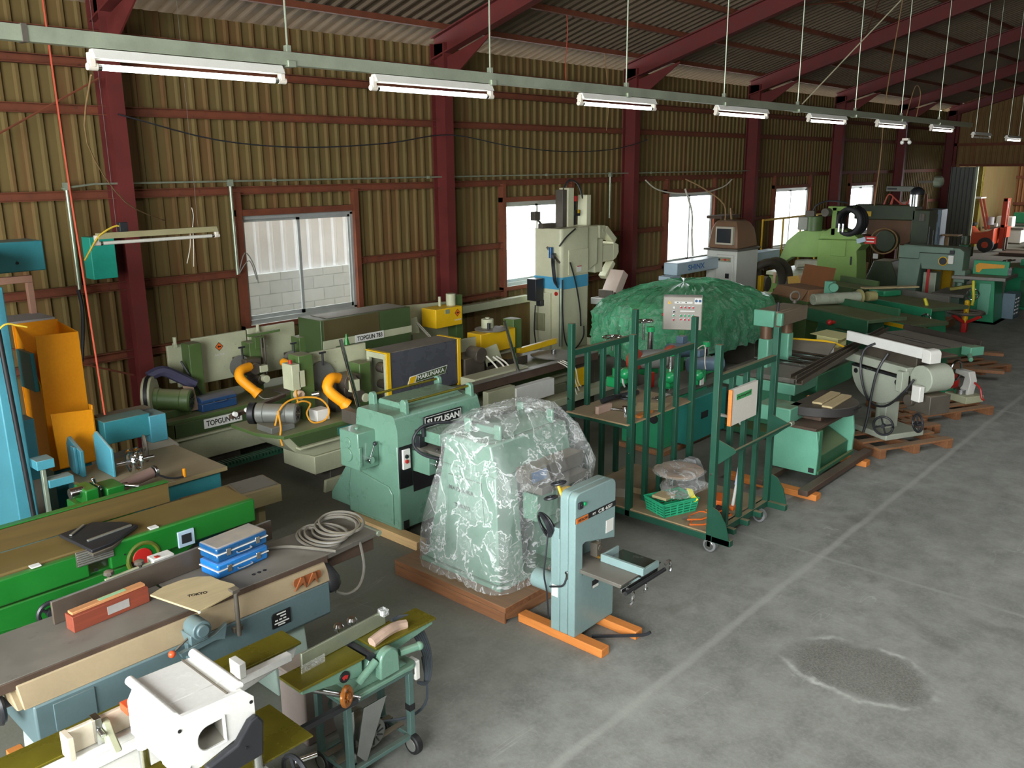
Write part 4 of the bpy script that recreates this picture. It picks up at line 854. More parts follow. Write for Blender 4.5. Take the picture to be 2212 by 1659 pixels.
solo('wall_box', MB().box(3.97, 9.78, 2.12, 4.24, 9.99, 2.58), pm('sea_green_box', '#1f9c85', .5, 0, .15, 3, .4, spots=.25, sp='#2c6b58'), 'sea-green box on the wall just left of the nearest column, behind the low unlit lamp', 'box', bev=.008)
t = thing('orange_guard', 'tall open-topped orange-yellow sheet metal chute beside the sky-blue column', 'chute', (3.0, 8.5, .4))
gm = MB(); z0 = .55
gm.prism('y', [(2.80, z0), (3.19, z0), (3.19, 1.83), (2.81, 1.84)], 8.36, 8.37)
part(t, 'front_panel', gm, m_orange, .003)
part(t, 'back_panel', MB().prism('y', [(2.80, z0), (3.19, z0), (3.19, 1.90), (2.78, 1.90)], 8.82, 8.83), m_orange, .003)
part(t, 'side_panel', MB().prism('x', [(8.37, z0), (8.82, z0), (8.82, 1.88), (8.37, 1.38)], 2.80, 2.81), m_orange, .003)
part(t, 'side_panel', MB().prism('x', [(8.37, z0), (8.82, z0), (8.82, 1.88), (8.37, 1.83)], 3.18, 3.19), m_orange, .003)
part(t, 'lower_guard', MB().prism('y', [(2.76, .66), (3.11, .66), (3.11, 1.15), (2.74, 1.18)], 8.05, 8.065).box(3.10, 8.05, .66, 3.112, 8.12, 1.19), m_orange, .003)
part(t, 'blue_lining', MB().box(2.76, 8.40, 1.32, 2.798, 8.75, 1.68), m_cyand, .004)
part(t, 'support', MB().box(2.82, 8.4, .0, 3.17, 8.8, .55), m_cyand, .006)
t = thing('wall_shelf', 'grey board shelf on a pinkish frame behind the orange chute', 'shelf', (2.75, 9.4, 0))
part(t, 'board', MB().box(2.5, 9.05, 1.86, 3.25, 9.50, 1.885), pm('grey_board', '#8d8a86', .7, 0, .1, 5), .003)
m_pinkf = pm('pinkish_primer', '#8f6a56', .7, 0, .15, 5)
for x in (2.5, 3.17): part(t, 'post', MB().box(x, 9.44, 0, x+.06, 9.50, 2.20), m_pinkf, .004)
part(t, 'rail', MB().box(2.4, 9.44, 2.20, 3.23, 9.50, 2.27), m_pinkf, .004)
t = thing('saw_base', 'sky-blue cutting machine with two upright vise plates and chrome handwheels', 'machine', (3.2, 7.6, 0))
part(t, 'bed', MB().box(2.75, 7.0, .0, 3.75, 7.9, .62), m_cyand, .012)
part(t, 'bed_top', MB().box(2.72, 6.96, .62, 3.80, 7.95, .66), m_tanw, .006)
part(t, 'rear_beam', MB().box(3.16, 7.98, .80, 3.60, 8.20, 1.02), m_cyand, .008)
part(t, 'end_block', MB().box(3.58, 7.96, .72, 3.75, 8.25, .99), m_cyan, .008)
part(t, 'beam_top', MB().box(3.22, 8.20, .98, 3.72, 8.36, 1.01), m_iron, .004)
part(t, 'vise_plate', MB().prism('x', [(7.66, .66), (7.90, .66), (7.95, .70), (7.95, .92), (7.90, .99), (7.66, .90)], 2.80, 2.835), m_cyan, .008)
part(t, 'vise_plate', MB().prism('x', [(7.45, .66), (7.78, .66), (7.80, .72), (7.80, .98), (7.74, 1.03), (7.45, .92)], 2.98, 3.005), m_cyan, .008)
part(t, 'vise_plate_rib', MB().box(2.775, 7.72, .68, 2.80, 7.80, .93), m_cyan, .006)
for x in (3.10, 3.17): part(t, 'chrome_wheel', MB().ring((x, 7.35, .80), (1, -.15, 0), .095, .018, 28), m_chrome, 0)
part(t, 'wheel_shaft', MB().cyl((2.98, 7.37, .80), (3.30, 7.33, .80), .02), m_steel, 0)
handwheel(t, 'spoked_wheel', (3.36, 7.62, .80), (1, -.3, 0), .12, m_iron, 4, .010, .02, False)
part(t, 'roller', MB().cyl((2.80, 6.98, .73), (3.14, 7.05, .76), .048), pm('pinkish_roller', '#8a6f66', .5, 0, .12, 6, .3), .004)
for c in ((2.79, 6.98, .73), (3.15, 7.05, .76)): part(t, 'roller_end', MB().cyl(c, (c[0]+.03, c[1]+.006, c[2]), .055), m_steel, .004)
part(t, 'crank', MB().tube([(3.14, 7.02, .76), (3.25, 6.95, .70), (3.36, 6.93, .69)], .010, 6), m_blackp, 0)
part(t, 'crank_grip', MB().cyl((3.37, 6.93, .685), (3.37, 6.93, .76), .014), m_orange, .002)
p_ = part(t, 'limit_arm', MB().box(2.36, 7.40, .90, 2.50, 7.56, .98), m_cyan, .006)
part(p_, 'limit_post', MB().bar((2.42, 7.46, .30), (2.42, 7.46, .90), .03, .05), m_gal, .003)
part(t, 'limit_bracket', MB().box(2.44, 7.42, .72, 2.64, 7.54, .79), m_cyan, .006)
part(t, 'cyan_block', MB().box(2.40, 7.8, .7, 2.52, 8.0, 1.24), m_cyan, .006)
v = thing('vise', 'small leaf-green machine vise with chrome handle behind the green jointer fence', 'vise', (2.55, 6.62, 0))
part(v, 'pedestal', MB().box(2.36, 6.54, 0, 2.75, 6.86, .80), m_grn, .01)
part(v, 'jaw', MB().box(2.40, 6.56, .80, 2.50, 6.78, .93), m_grn, .01)
part(v, 'jaw', MB().box(2.56, 6.56, .80, 2.70, 6.78, .90), m_grn, .01)
part(v, 'cylinder', MB().cyl((2.32, 6.66, .90), (2.42, 6.66, .90), .042), m_steel, .004)
part(v, 'screw', MB().cyl((2.44, 6.66, .88), (2.76, 6.66, .86), .018), m_steel, 0)
part(v, 'jaw_plate', MB().box(2.505, 6.58, .81, 2.52, 6.74, .935), m_steel, .002)
part(v, 'handle', MB().cyl((2.70, 6.60, .885), (2.80, 6.54, .86), .016, .022), m_chrome, .003)
part(v, 'spring', MB().cyl((2.50, 6.62, .95), (2.49, 6.62, 1.0), .016), m_brs if False else m_steel, .002)
solo('cream_panel', MB().prism('y', [(3.69, .65), (3.89, .66), (4.02, .53), (3.92, .28), (3.71, .44)], 8.31, 8.33), pm('cream_sheet', '#bfb8a6', .5, 0, .06, 5), 'loose cream sheet with clipped corners leaning against the front of the olive machine bed', 'sheet', bev=.003)
# ---------------------------------------------------------------- double edge-banding line along the wall
m_haz = pm('hazard_orange', '#d8641f', .5, 0, .05, 9); m_gun = pm('dark_green_stripe', '#3c4f2b', .5, 0, .12, 4, .3); m_mach = pm('oily_mechanism', '#4b443a', .55, .3, .3, 7, .7, '#7d7256', .3, '#2a241c')
def hazard(par, x, y, z, r=.05):
    h = part(par, 'hazard_sign', MB().prism('y', [(x-r, z), (x, z-r), (x+r, z), (x, z+r)], y-.004, y), m_blk, 0)
    part(h, 'sign_face', MB().prism('y', [(x-r*.86, z), (x, z-r*.86), (x+r*.86, z), (x, z+r*.86)], y-.006, y-.004), m_haz, 0)
    part(h, 'sign_emblem', MB().prism('y', [(x-r*.45, z), (x-.1*r, z-r*.35), (x-.1*r, z-r*.12), (x+r*.45, z-r*.15), (x+r*.45, z+r*.15), (x-.1*r, z+r*.12), (x-.1*r, z+r*.35)], y-.008, y-.006), m_blk, 0)
    return h
def sign(par, s, x, y, z, w, h, face, letter, xp=.03):
    p = part(par, 'name_sign', MB().box(x, y-.006, z, x+w, y, z+h), face, 0)
    text(p, s, (x+w*.06, y-.0068, z+h*.2), (1, 0, 0), (0, 0, 1), h*.6, letter, w*.88, .02)
    return p
def elbow(par, pts, r, mat, cup=None):
    e = part(par, 'suction_elbow', MB().tube(pts, r, 12), mat, 0)
    d = (V(pts[-1])-V(pts[-2])).normalized(); c = V(pts[-1])
    part(e, 'elbow_mouth', MB().lathe(c-d*.02, c+d*.05, [(0, r*1.02), (.03, r*1.18), (.06, r*1.22), (.062, r*1.0), (.03, r*.85)], 14), mat, 0)
    return e
e = thing('edge_bander', 'rear dusty olive edge banding machine along the wall with a white name sign', 'edge bander', (6.5, 9.0, 0))
part(e, 'bed_top', MB().prism('z', [(4.05, 8.58), (9.3, 8.58), (9.3, 9.45), (4.0, 9.45)], .66, .70), m_tgg, .004)
part(e, 'bed_side', MB().box(4.10, 8.56, .505, 9.3, 8.60, .66), m_gun, .004)
part(e, 'bed_flange', MB().box(4.07, 8.52, .48, 9.3, 8.62, .503), m_cream, .004)
part(e, 'bed_body', MB().box(4.12, 8.58, .20, 9.3, 9.35, .48), m_cream, .008)
for x in (4.5, 6.3, 8.2): part(e, 'foot', MB().box(x, 8.65, 0, x+.4, 9.3, .2), m_iron, .006)
part(e, 'bed_end', MB().prism('z', [(3.98, 8.9), (4.10, 8.56), (4.12, 8.56), (4.12, 9.4), (3.98, 9.4)], .503, .66), m_tgg, .004)
sign(e, 'TOPGUN 783', 4.44, 8.557, .545, .46, .105, m_letw, m_letk)
for x0, x1, z0, z1 in ((4.43, 4.60, .95, 1.38), (4.73, 5.42, .88, 1.42), (5.44, 6.10, .86, 1.43)): part(e, 'back_panel', MB().box(x0, 9.20, z0, x1, 9.24, z1), m_cream, .006)
part(e, 'panel_bracket', MB().box(4.60, 9.14, 1.02, 4.64, 9.19, 1.20).box(4.50, 9.15, .90, 4.54, 9.19, .95), m_cream, .003)
part(e, 'slant_lever', MB().bar((4.50, 9.05, 1.22), (4.66, 8.95, .80), .03, .02), m_blackp, .003)
for x0, z1 in ((4.58, 1.40), (5.33, 1.30), (6.02, 1.26)): part(e, 'post', MB().box(x0, 9.0, .70, x0+.15, 9.18, z1), m_tgg, .006)
for x in (5.05, 5.62): hazard(e, x, 9.195, 1.28)
for x, s_ in ((5.05, 'CAUTION'), (5.62, 'CAUTION')): text(e, s_, (x-.06, 9.194, 1.175), (1, 0, 0), (0, 0, 1), .022, m_letw, .13)
for x in (4.5, 5.55): part(e, 'top_knob', MB().cyl((x, 9.15, 1.40), (x, 9.15, 1.48), .02).box(x-.02, 9.14, 1.36, x+.02, 9.18, 1.41), m_cream, .002)
part(e, 'crank', MB().bar((5.35, 9.05, 1.38), (5.75, 9.0, 1.40), .05, .03).box(5.40, 8.98, 1.22, 5.52, 9.06, 1.36), m_tgg, .004)
for x, z in ((5.30, 1.08), (6.0, 1.02)):
    a = part(e, 'trimming_unit', MB().box(x-.12, 8.85, z-.12, x+.08, 9.15, z+.06).cyl((x-.02, 8.80, z-.05), (x-.02, 8.95, z-.05), .07).cyl((x+.04, 8.80, z-.2), (x+.04, 8.92, z-.2), .05).box(x-.04, 8.9, .7, x+.04, 9.0, z), m_mach, .006)
    part(a, 'saw_disc', MB().cyl((x-.14, 8.95, z-.02), (x-.14, 8.96, z-.02), .13), m_motor, 0)
    part(a, 'adjust_stem', MB().cyl((x-.10, 8.95, z+.05), (x-.10, 8.95, z+.20), .012).box(x-.14, 8.94, z+.19, x-.06, 8.96, z+.21), m_blackp, 0)
    part(a, 'guide_rod', MB().cyl((x+.16, 8.95, .8), (x+.16, 8.95, 1.35), .012).cyl((x+.20, 8.95, .8), (x+.20, 8.95, 1.35), .012), m_iron, 0)
    part(a, 'cream_bracket', MB().box(x+.02, 8.78, z-.10, x+.12, 8.86, z-.02).cyl((x+.07, 8.74, z-.18), (x+.07, 8.84, z-.18), .045), m_cream, .004)
elbow(e, [(5.22, 8.85, 1.06), (5.06, 8.78, 1.05), (5.02, 8.72, .97), (5.12, 8.58, .82)], .055, m_orange)
for k in range(2): elbow(e, [(5.72+.13*k, 8.92, 1.02), (5.72+.13*k, 8.80, 1.0), (5.74+.13*k, 8.70, .98)], .05, m_orange)
b_ = part(e, 'blower_mount', MB().box(4.05, 8.72, .70, 4.40, 9.05, .78), m_tgg, .006)
m_ = motor(e, (4.08, 8.95, .89), (4.38, 8.66, .86), .125, m_tgg)
part(e, 'belt_disc', MB().cyl((4.03, 8.98, .93), (4.10, 8.92, .93), .21), m_cream, .008)
part(e, 'belt_band', MB().cyl((4.05, 8.96, .93), (4.08, 8.935, .93), .216), m_dark, 0)
part(e, 'motor_plate', MB().prism('y', [(4.40, .72), (4.50, .72), (4.46, .98), (4.34, 1.02)], 8.74, 8.76), pm('pinkish_plate', '#86705c', .6, 0, .12), .003)
part(e, 'purple_bag', MB().tube([(4.10, 9.02, 1.12), (4.25, 9.0, 1.16), (4.42, 8.95, 1.06), (4.56, 8.9, .96)], .06, 8), pm('dark_violet', '#3b3a52', .7, 0, .2, 5), 0)
part(e, 'loose_cable', MB().tube([(5.12, 8.56, .80), (5.22, 8.58, .72), (5.4, 8.6, .71)], .006, 6).tube([(5.7, 8.7, .72), (5.9, 8.75, .75), (6.1, 8.72, .72)], .006, 6), m_wc, 0)
part(e, 'tin_sheet', MB().box(5.52, 8.68, .702, 5.95, 8.9, .715), m_gtop, .002)
part(e, 'far_panel', MB().prism('y', [(7.55, .72), (8.9, .72), (8.9, 1.36), (7.55, 1.42)], 9.22, 9.26), m_cream, .006)
gp = part(e, 'glue_pot', MB().box(7.65, 8.98, .75, 7.85, 9.1, 1.0).cyl((7.75, 8.94, .72), (7.75, 8.94, 1.05), .05), m_iron, .005)
part(e, 'loose_guard', MB().prism('y', [(7.70, 1.07), (7.94, 1.05), (7.90, 1.28), (7.68, 1.27)], 8.93, 8.945), m_cream, .004)
part(e, 'guard_stay', MB().cyl((7.88, 8.93, 1.2), (8.10, 8.88, .95), .008).cyl((7.91, 8.93, 1.2), (8.13, 8.88, .95), .008), m_wc, 0)
yb = part(e, 'yellow_housing', MB().box(8.18, 8.85, 1.08, 8.70, 9.15, 1.35), m_yel, .01)
part(yb, 'latch', MB().box(8.36, 8.842, 1.27, 8.44, 8.85, 1.33), m_gal, 0)
hazard(e, 8.60, 8.848, 1.26, .055)
text(e, 'CAUTION', (8.54, 8.845, 1.15), (1, 0, 0), (0, 0, 1), .02, m_letw, .13)
part(e, 'white_cap', MB().cyl((8.62, 9.0, 1.35), (8.62, 9.0, 1.52), .07).cyl((8.40, 9.0, 1.36), (8.40, 9.0, 1.50), .02), m_cream, .006)
part(e, 'rear_post', MB().box(8.72, 9.0, .7, 8.86, 9.18, 1.48), m_tgg, .008)
part(e, 'yellow_scrap', MB().box(8.0, 8.75, .72, 8.25, 8.9, .78), m_yel, .004)
hd = thing('machine_hood', 'dark green dust hood with cream stripe and white name sign below the nearest window', 'hood', (6.8, 8.85, .7))
part(hd, 'shell', MB().prism('x', [(8.65, .82), (9.12, .82), (9.12, 1.50), (8.65, 1.50)], 6.10, 7.54), m_gun, .01)
part(hd, 'top_dust_panel', MB().box(6.24, 8.70, 1.501, 7.48, 9.05, 1.508), m_gtop, .002)
part(hd, 'cream_stripe', MB().box(6.12, 8.642, 1.155, 7.545, 8.652, 1.245), m_cream, .001)
part(hd, 'cream_patch', MB().box(6.12, 8.642, 1.07, 6.30, 8.652, 1.155), m_cream, .001)
part(hd, 'brown_panel', MB().box(6.14, 8.643, 1.25, 7.0, 8.651, 1.495), pm('olive_brown_stripe', '#4b4226', .5, 0, .12, 4), .001)
sign(hd, 'TOPGUN 783', 6.60, 8.640, 1.155, .46, .095, m_letw, m_letk)
part(hd, 'support', MB().box(6.2, 8.75, .70, 7.45, 9.05, .82), m_mach, .006)

f = thing('edge_bander', 'front edge banding machine with a bare motor and tangled yellow cable on its near end', 'edge bander', (6.5, 7.7, 0))
part(f, 'bed_top', MB().prism('z', [(4.50, 7.62), (4.62, 7.30), (9.4, 7.30), (9.4, 8.1), (4.50, 8.1)], .64, .675), m_tgg, .004)
part(f, 'bed_side', MB().prism('y', [(4.70, .64), (9.4, .64), (9.4, .52), (4.80, .52)], 7.30, 7.34), m_gun, .004)
part(f, 'bed_flange', MB().box(4.78, 7.26, .495, 9.4, 7.36, .517), m_cream, .004)
part(f, 'bed_body', MB().prism('y', [(4.60, .64), (9.4, .495), (9.4, .36), (5.0, .36), (4.78, .45)], 7.34, 8.0), m_cream, .008)
part(f, 'pedestal', MB().box(4.98, 7.32, .16, 9.2, 7.9, .36), m_cream, .01)
part(f, 'low_plate', MB().prism('y', [(4.98, .0), (5.62, .0), (5.62, .14), (5.0, .13)], 7.16, 7.20), m_cream, .006)
for x in (5.2, 8.2): part(f, 'foot', MB().box(x, 7.36, 0, x+.4, 7.85, .16), m_iron, .006)
sg = part(f, 'teal_sign', MB().box(5.28, 7.290, .535, 5.62, 7.30, .615), pm('teal_sign_face', '#2f6a60', .5, 0, .08), 0)
text(sg, '783', (5.35, 7.289, .55), (1, 0, 0), (0, 0, 1), .05, m_cream, .18)
m_ = motor(f, (4.62, 7.78, .835), (4.90, 7.44, .83), .105, m_motor)
part(f, 'motor_foot', MB().box(4.58, 7.45, .675, 4.86, 7.72, .74), m_motor, .006)
part(f, 'motor_flange', MB().cyl((4.58, 7.83, .83), (4.62, 7.78, .83), .115), m_dark, .004)
part(f, 'roller_rail', MB().bar((4.42, 7.95, .80), (5.15, 8.05, .87), .05, .04), m_rustb, .003)
for k in range(3): part(f, 'roller_cap', MB().cyl((4.45+.14*k, 7.92, .835+.012*k), (4.45+.14*k, 7.88, .835+.012*k), .025), m_letw, .002)
yc = MB(); yc.tube([(4.66, 7.52, .70), (4.70, 7.48, .88), (4.82, 7.50, .96), (5.0, 7.50, .97), (5.18, 7.44, .93), (5.26, 7.40, .80), (5.20, 7.40, .70), (5.06, 7.42, .70), (5.02, 7.46, .80), (5.1, 7.5, .88), (5.0, 7.5, .93), (4.9, 7.52, .90)], .010, 6).tube([(4.68, 7.46, .9), (4.66, 7.40, .74), (4.62, 7.36, .66), (4.60, 7.30, .58)], .010, 6).tube([(4.95, 7.5, .92), (5.0, 7.6, 1.0), (5.08, 7.7, 1.1)], .010, 6)
part(f, 'yellow_cable', yc, pm('amber_cable', '#d9972a', .45, 0, .08, 9), 0)
part(f, 'white_box', MB().box(5.14, 7.45, .677, 5.30, 7.60, .80), m_white, .006)
part(f, 'post', MB().box(5.10, 7.66, .67, 5.28, 7.86, 1.37), m_tgg, .008)
part(f, 'switch_box', MB().box(4.98, 7.62, 1.02, 5.08, 7.80, 1.30).box(5.06, 7.62, 1.04, 5.14, 7.66, 1.22), m_cream, .006)
part(f, 'red_stub', MB().cyl((5.02, 7.7, 1.30), (5.02, 7.7, 1.34), .016), m_redp, 0)
part(f, 'round_port', MB().lathe((5.05, 7.66, .97), (5.05, 7.58, .97), [(0, .05), (.07, .05), (.08, .046), (.082, .03), (.05, .028)], 14), pm('pale_pink_port', '#b59c84', .5, 0, .1), 0)
part(f, 'air_valve', MB().cyl((5.16, 7.55, .96), (5.22, 7.50, .97), .03), m_steel, .003)
part(f, 'back_panel', MB().box(5.30, 7.86, .68, 6.15, 7.90, 1.33), m_cream, .006)
part(f, 'disc', MB().cyl((5.48, 7.80, 1.06), (5.48, 7.84, 1.06), .17), m_motor, .003)
a = part(f, 'trimming_unit', MB().box(5.55, 7.5, .85, 5.78, 7.75, 1.08).cyl((5.72, 7.44, .85), (5.72, 7.6, .85), .07).box(5.5, 7.6, .68, 5.6, 7.75, .9).cyl((5.62, 7.46, 1.02), (5.62, 7.56, 1.02), .09), m_mach, .006)
part(a, 'cream_bracket', MB().box(5.58, 7.42, .92, 5.70, 7.48, 1.05).cyl((5.78, 7.42, .82), (5.78, 7.5, .82), .05), m_cream, .004)
part(a, 'adjust_stem', MB().cyl((5.46, 7.74, 1.2), (5.46, 7.74, 1.34), .012).box(5.42, 7.73, 1.33, 5.50, 7.75, 1.35), m_blackp, 0)
elbow(f, [(5.55, 7.60, 1.06), (5.42, 7.56, 1.08), (5.35, 7.52, .98), (5.48, 7.42, .82)], .06, m_orange)
part(f, 'post', MB().box(5.86, 7.62, .67, 6.02, 7.82, 1.16), m_tgg, .008)
part(f, 'green_cone', MB().lathe((5.95, 7.95, 1.33), (5.95, 7.95, 1.45), [(0, .035), (.10, .012), (.12, .01)], 12), m_grn, 0)
part(f, 'grey_hose', MB().tube([(5.52, 7.40, .78), (5.66, 7.22, .55), (5.68, 7.2, .35), (5.75, 7.22, .22), (5.9, 7.25, .2)], .012, 6), m_gc, 0)
lv = lever(f, 'chrome_lever', (5.40, 7.05, .80), (5.24, 7.10, 1.60), .024, m_chrome)
part(lv, 'lever_socket', MB().box(5.36, 7.0, .66, 5.46, 7.32, .80), m_iron, .004)
mh = thing('machine_hood', 'grey hood with yellow edges and slanted white-lettered name stripe behind the pale green planer', 'hood', (6.7, 7.6, .68))
part(mh, 'front_sheet', MB().box(6.16, 7.465, .70, 7.26, 7.475, 1.245), pm('smoked_grey_sheet', '#46474d', .28, 0, .12, 4, 0, spots=.15, sp='#6a6960'), .002)
part(mh, 'top_sheet', MB().box(6.14, 7.465, 1.247, 7.28, 7.82, 1.257), m_gtop, .003)
part(mh, 'back_sheet', MB().box(6.16, 7.81, .70, 7.26, 7.82, 1.245), m_cream, .003)
part(mh, 'yellow_edge', MB().box(6.12, 7.455, .68, 6.175, 7.48, 1.25), m_yel, .003)
part(mh, 'yellow_edge', MB().box(7.235, 7.455, .68, 7.29, 7.48, 1.25), m_yel, .003)
part(mh, 'yellow_edge', MB().box(6.115, 7.45, 1.248, 6.17, 7.83, 1.262), m_yel, .003)
part(mh, 'yellow_edge', MB().box(7.24, 7.45, 1.248, 7.295, 7.83, 1.262), m_yel, .003)
part(mh, 'end_frame', MB().box(6.118, 7.48, 1.18, 6.16, 7.82, 1.245).box(6.118, 7.77, .7, 6.16, 7.82, 1.18).box(6.118, 7.48, .7, 6.16, 7.52, 1.18), m_cream, .003)
part(mh, 'works', MB().box(6.3, 7.55, .68, 7.1, 7.75, .98).cyl((6.2, 7.56, .86), (6.2, 7.70, .86), .05).cyl((6.22, 7.6, 1.05), (6.22, 7.72, 1.05), .06).cyl((6.16, 7.52, .76), (6.16, 7.6, .76), .04), m_mach, .005)
ns = part(mh, 'name_stripe', MB().prism('y', [(6.42, .835), (7.02, .87), (7.06, .965), (6.46, .925)], 7.459, 7.464), m_letw, 0)
part(ns, 'stripe_field', MB().prism('y', [(6.54, .848), (7.012, .876), (7.045, .957), (6.575, .925)], 7.456, 7.46), m_gun, 0)
part(ns, 'yellow_flash', MB().prism('y', [(6.43, .842), (6.52, .847), (6.555, .923), (6.465, .918)], 7.456, 7.46), m_yel, 0)
text(ns, 'MARUNAKA', (6.575, 7.4555, .868), (.998, 0, .06), (0, 0, 1), .05, m_letw, .43, .02)
# the clutter of the front line, right of the grey hood
c = f
part(c, 'block', MB().box(7.35, 7.45, .68, 7.7, 7.8, .98).box(7.8, 7.5, .68, 8.1, 7.85, .86).cyl((7.6, 7.4, 1.0), (7.6, 7.6, 1.0), .10).cyl((8.0, 7.44, .84), (8.0, 7.5, .84), .035).box(8.3, 7.6, .68, 8.7, 7.9, .8), m_mach, .006)
part(c, 'cream_guard', MB().prism('y', [(7.80, .80), (8.10, .83), (7.98, 1.08), (7.72, 1.04)], 7.50, 7.515), m_cream, .004)
part(c, 'back_panel', MB().box(7.35, 7.95, .68, 8.9, 7.99, 1.10), m_cream, .006)
yb = part(c, 'yellow_housing', MB().box(8.06, 7.86, .86, 8.75, 8.12, 1.14), m_yel, .012)
part(yb, 'lid', MB().cyl((8.40, 8.0, 1.141), (8.40, 8.0, 1.16), .22), m_gtop, .004)
part(yb, 'knob', MB().cyl((8.34, 7.98, 1.16), (8.34, 7.98, 1.24), .022), m_blackp, .002)
part(c, 'white_tank', MB().cyl((8.42, 8.08, 1.14), (8.42, 8.08, 1.28), .085).cyl((8.42, 8.08, 1.28), (8.42, 8.08, 1.30), .03), m_cream, .006)
part(c, 'green_post', MB().box(8.75, 7.9, .67, 8.92, 8.1, 1.24), m_tgg, .008)
part(c, 'yellow_arm', MB().bar((8.78, 7.85, .80), (9.62, 7.86, .82), .06, .08), m_yel, .006)
lv = lever(c, 'chrome_lever', (7.86, 7.02, .80), (7.64, 7.04, 1.47), .024, m_chrome)
part(c, 'disc_table', MB().cyl((9.2, 7.55, .72), (9.2, 7.55, .735), .33), m_gtop, .003)
part(c, 'disc_hub', MB().cyl((9.2, 7.55, .735), (9.2, 7.55, .80), .035), m_steel, .004)
part(c, 'disc_column', MB().cyl((9.2, 7.55, .0), (9.2, 7.55, .72), .06), m_iron, .004)
hs = MB()
for a in ((7.68, 7.40, .98), (7.80, 7.40, .95), (7.88, 7.42, .94)): hs.tube([a, (a[0]+.06, 7.30, .86), (a[0]+.08, 7.2, .74), (a[0]+.12, 7.12, .66)], .012, 6)
part(c, 'hoses', hs, m_wc, 0)
part(c, 'chrome_cap', MB().lathe((7.36, 7.40, .76), (7.36, 7.30, .76), [(0, .03), (.05, .05), (.09, .06), (.1, .045)], 14), m_steel, 0)
r = thing('guide_rail', 'long dark brown rail with cream boxes running behind the wrapped planer', 'rail', (8.3, 6.95, 0))
part(r, 'rail', MB().box(6.75, 6.96, .70, 9.45, 7.04, .80), m_rustb, .004)
part(r, 'rail_cap', MB().box(6.75, 6.95, .80, 9.45, 7.06, .81), m_gtop, .002)
part(r, 'cream_cover', MB().box(7.12, 7.06, .73, 8.1, 7.30, .83), m_cream, .006)
part(r, 'cream_box', MB().box(7.14, 6.86, .40, 7.62, 6.95, .70), m_cream, .006)
part(r, 'white_box', MB().box(7.62, 6.84, .44, 8.35, 6.94, .66), m_letw, .005)
part(r, 'yellow_plate', MB().box(8.82, 6.90, .42, 9.14, 6.95, .66), m_yel, .004)
part(r, 'lower_beam', MB().box(8.0, 6.78, .28, 9.8, 6.98, .38), m_cream, .006)
part(r, 'frame', MB().box(6.9, 6.98, .0, 7.1, 7.2, .70), m_mach, .006)
part(r, 'frame', MB().box(9.2, 6.98, .0, 9.4, 7.2, .70), m_mach, .006)
wr = MB()
for k in range(3): wr.tube([(8.55+.05*k, 6.95, .82), (8.60+.06*k, 6.80, .74), (8.64+.05*k, 6.76, .55), (8.70+.04*k, 6.74, .38+.05*k)], .008, 6)
part(r, 'cable_ends', wr, m_wc, 0)
cv = thing('cleated_belt', 'dark green cleated conveyor chain lying between the two edge banding machines', 'conveyor chain', (4.9, 8.05, .2))
cm = MB()
cm.box(3.75, 8.0, .24, 5.85, 8.12, .27)
part(cv, 'belt', cm, pm('dark_green_chain', '#1f4a36', .5, 0, .2, 6), .002)
ct = MB()
for k in range(52): ct.box(3.76+.04*k, 7.99, .27, 3.785+.04*k, 8.13, .30)
q_ = part(cv, 'cleats', ct, MATS['dark_green_chain'], .002); q_['kind'] = 'stuff'
for x in (4.0, 5.5): part(cv, 'support', MB().box(x, 8.02, 0, x+.1, 8.10, .24), m_iron, .003)
t = thing('tool_case', 'dark blue dusty toolbox on the bed of the edge bander beside the motor', 'tool case', (4.70, 8.75, .701), .02, rel=True)
m_dbl = pm('dark_blue_case', '#20436b', .5, 0, .12, 5, .55)
part(t, 'case_body', MB().box(-.215, -.10, 0, .215, .10, .09), m_dbl, .01)
part(t, 'lid', MB().prism('x', [(-.10, .094), (.10, .094), (.10, .13), (.05, .16), (-.05, .16), (-.10, .13)], -.215, .215), m_dbl, .006)
part(t, 'handle', MB().tube([(-.07, -.10, .10), (-.06, -.125, .09), (.06, -.125, .09), (.07, -.10, .10)], .008, 6), m_dbl, 0)
# ---------------------------------------------------------------- dark green rack trolley
k = thing('rack_trolley', 'tall dark green slatted timber-rack trolley on grey castors in the middle of the row', 'rack', (6.9, 4.2, 0))
RX0, RX1 = 6.34, 7.46; RYS = (3.42, 4.28, 4.98)
for n, y in enumerate(RYS):
    for x in (RX0, RX1-.055): part(k, 'post', MB().box(x, y, .10, x+.055, y+.055, 1.85 if n != 1 or x > 7 else 1.83), m_grnd, .003)
    part(k, 'top_rail', MB().box(RX0+.055, y+.004, 1.535, RX1-.055, y+.051, 1.59), m_grnd, .003)
    for q in range(3):
        x = RX0+.26+.255*q
        part(k, 'slat', MB().box(x, y+.006, .16, x+.05, y+.05, 1.535), m_grnd, .003)
part(k, 'base_frame', MB().box(RX0, 3.42, .10, RX0+.05, 5.03, .16).box(RX1-.05, 3.42, .10, RX1, 5.03, .16).box(RX0+.05, 3.42, .10, RX1-.05, 3.47, .16).box(RX0+.05, 4.98, .10, RX1-.05, 5.03, .16).box(RX0+.05, 4.28, .10, RX1-.05, 4.33, .16), m_grnd, .003)
m_board = wood('dusty_board', '#a08a66', .8, 3, dust=.6)
part(k, 'deck', MB().box(RX0+.01, 3.48, .161, RX1-.02, 4.97, .175), m_board, .002)
part(k, 'shelf', MB().box(RX0-.03, 4.30, .985, RX1-.0, 5.02, 1.0), m_board, .002)
part(k, 'shelf_rail', MB().box(RX0, 4.335, .945, RX0+.03, 4.98, .984), m_grnd, .002)
part(k, 'shelf_rail', MB().box(RX1-.03, 4.335, .945, RX1, 4.98, .984), m_grnd, .002)
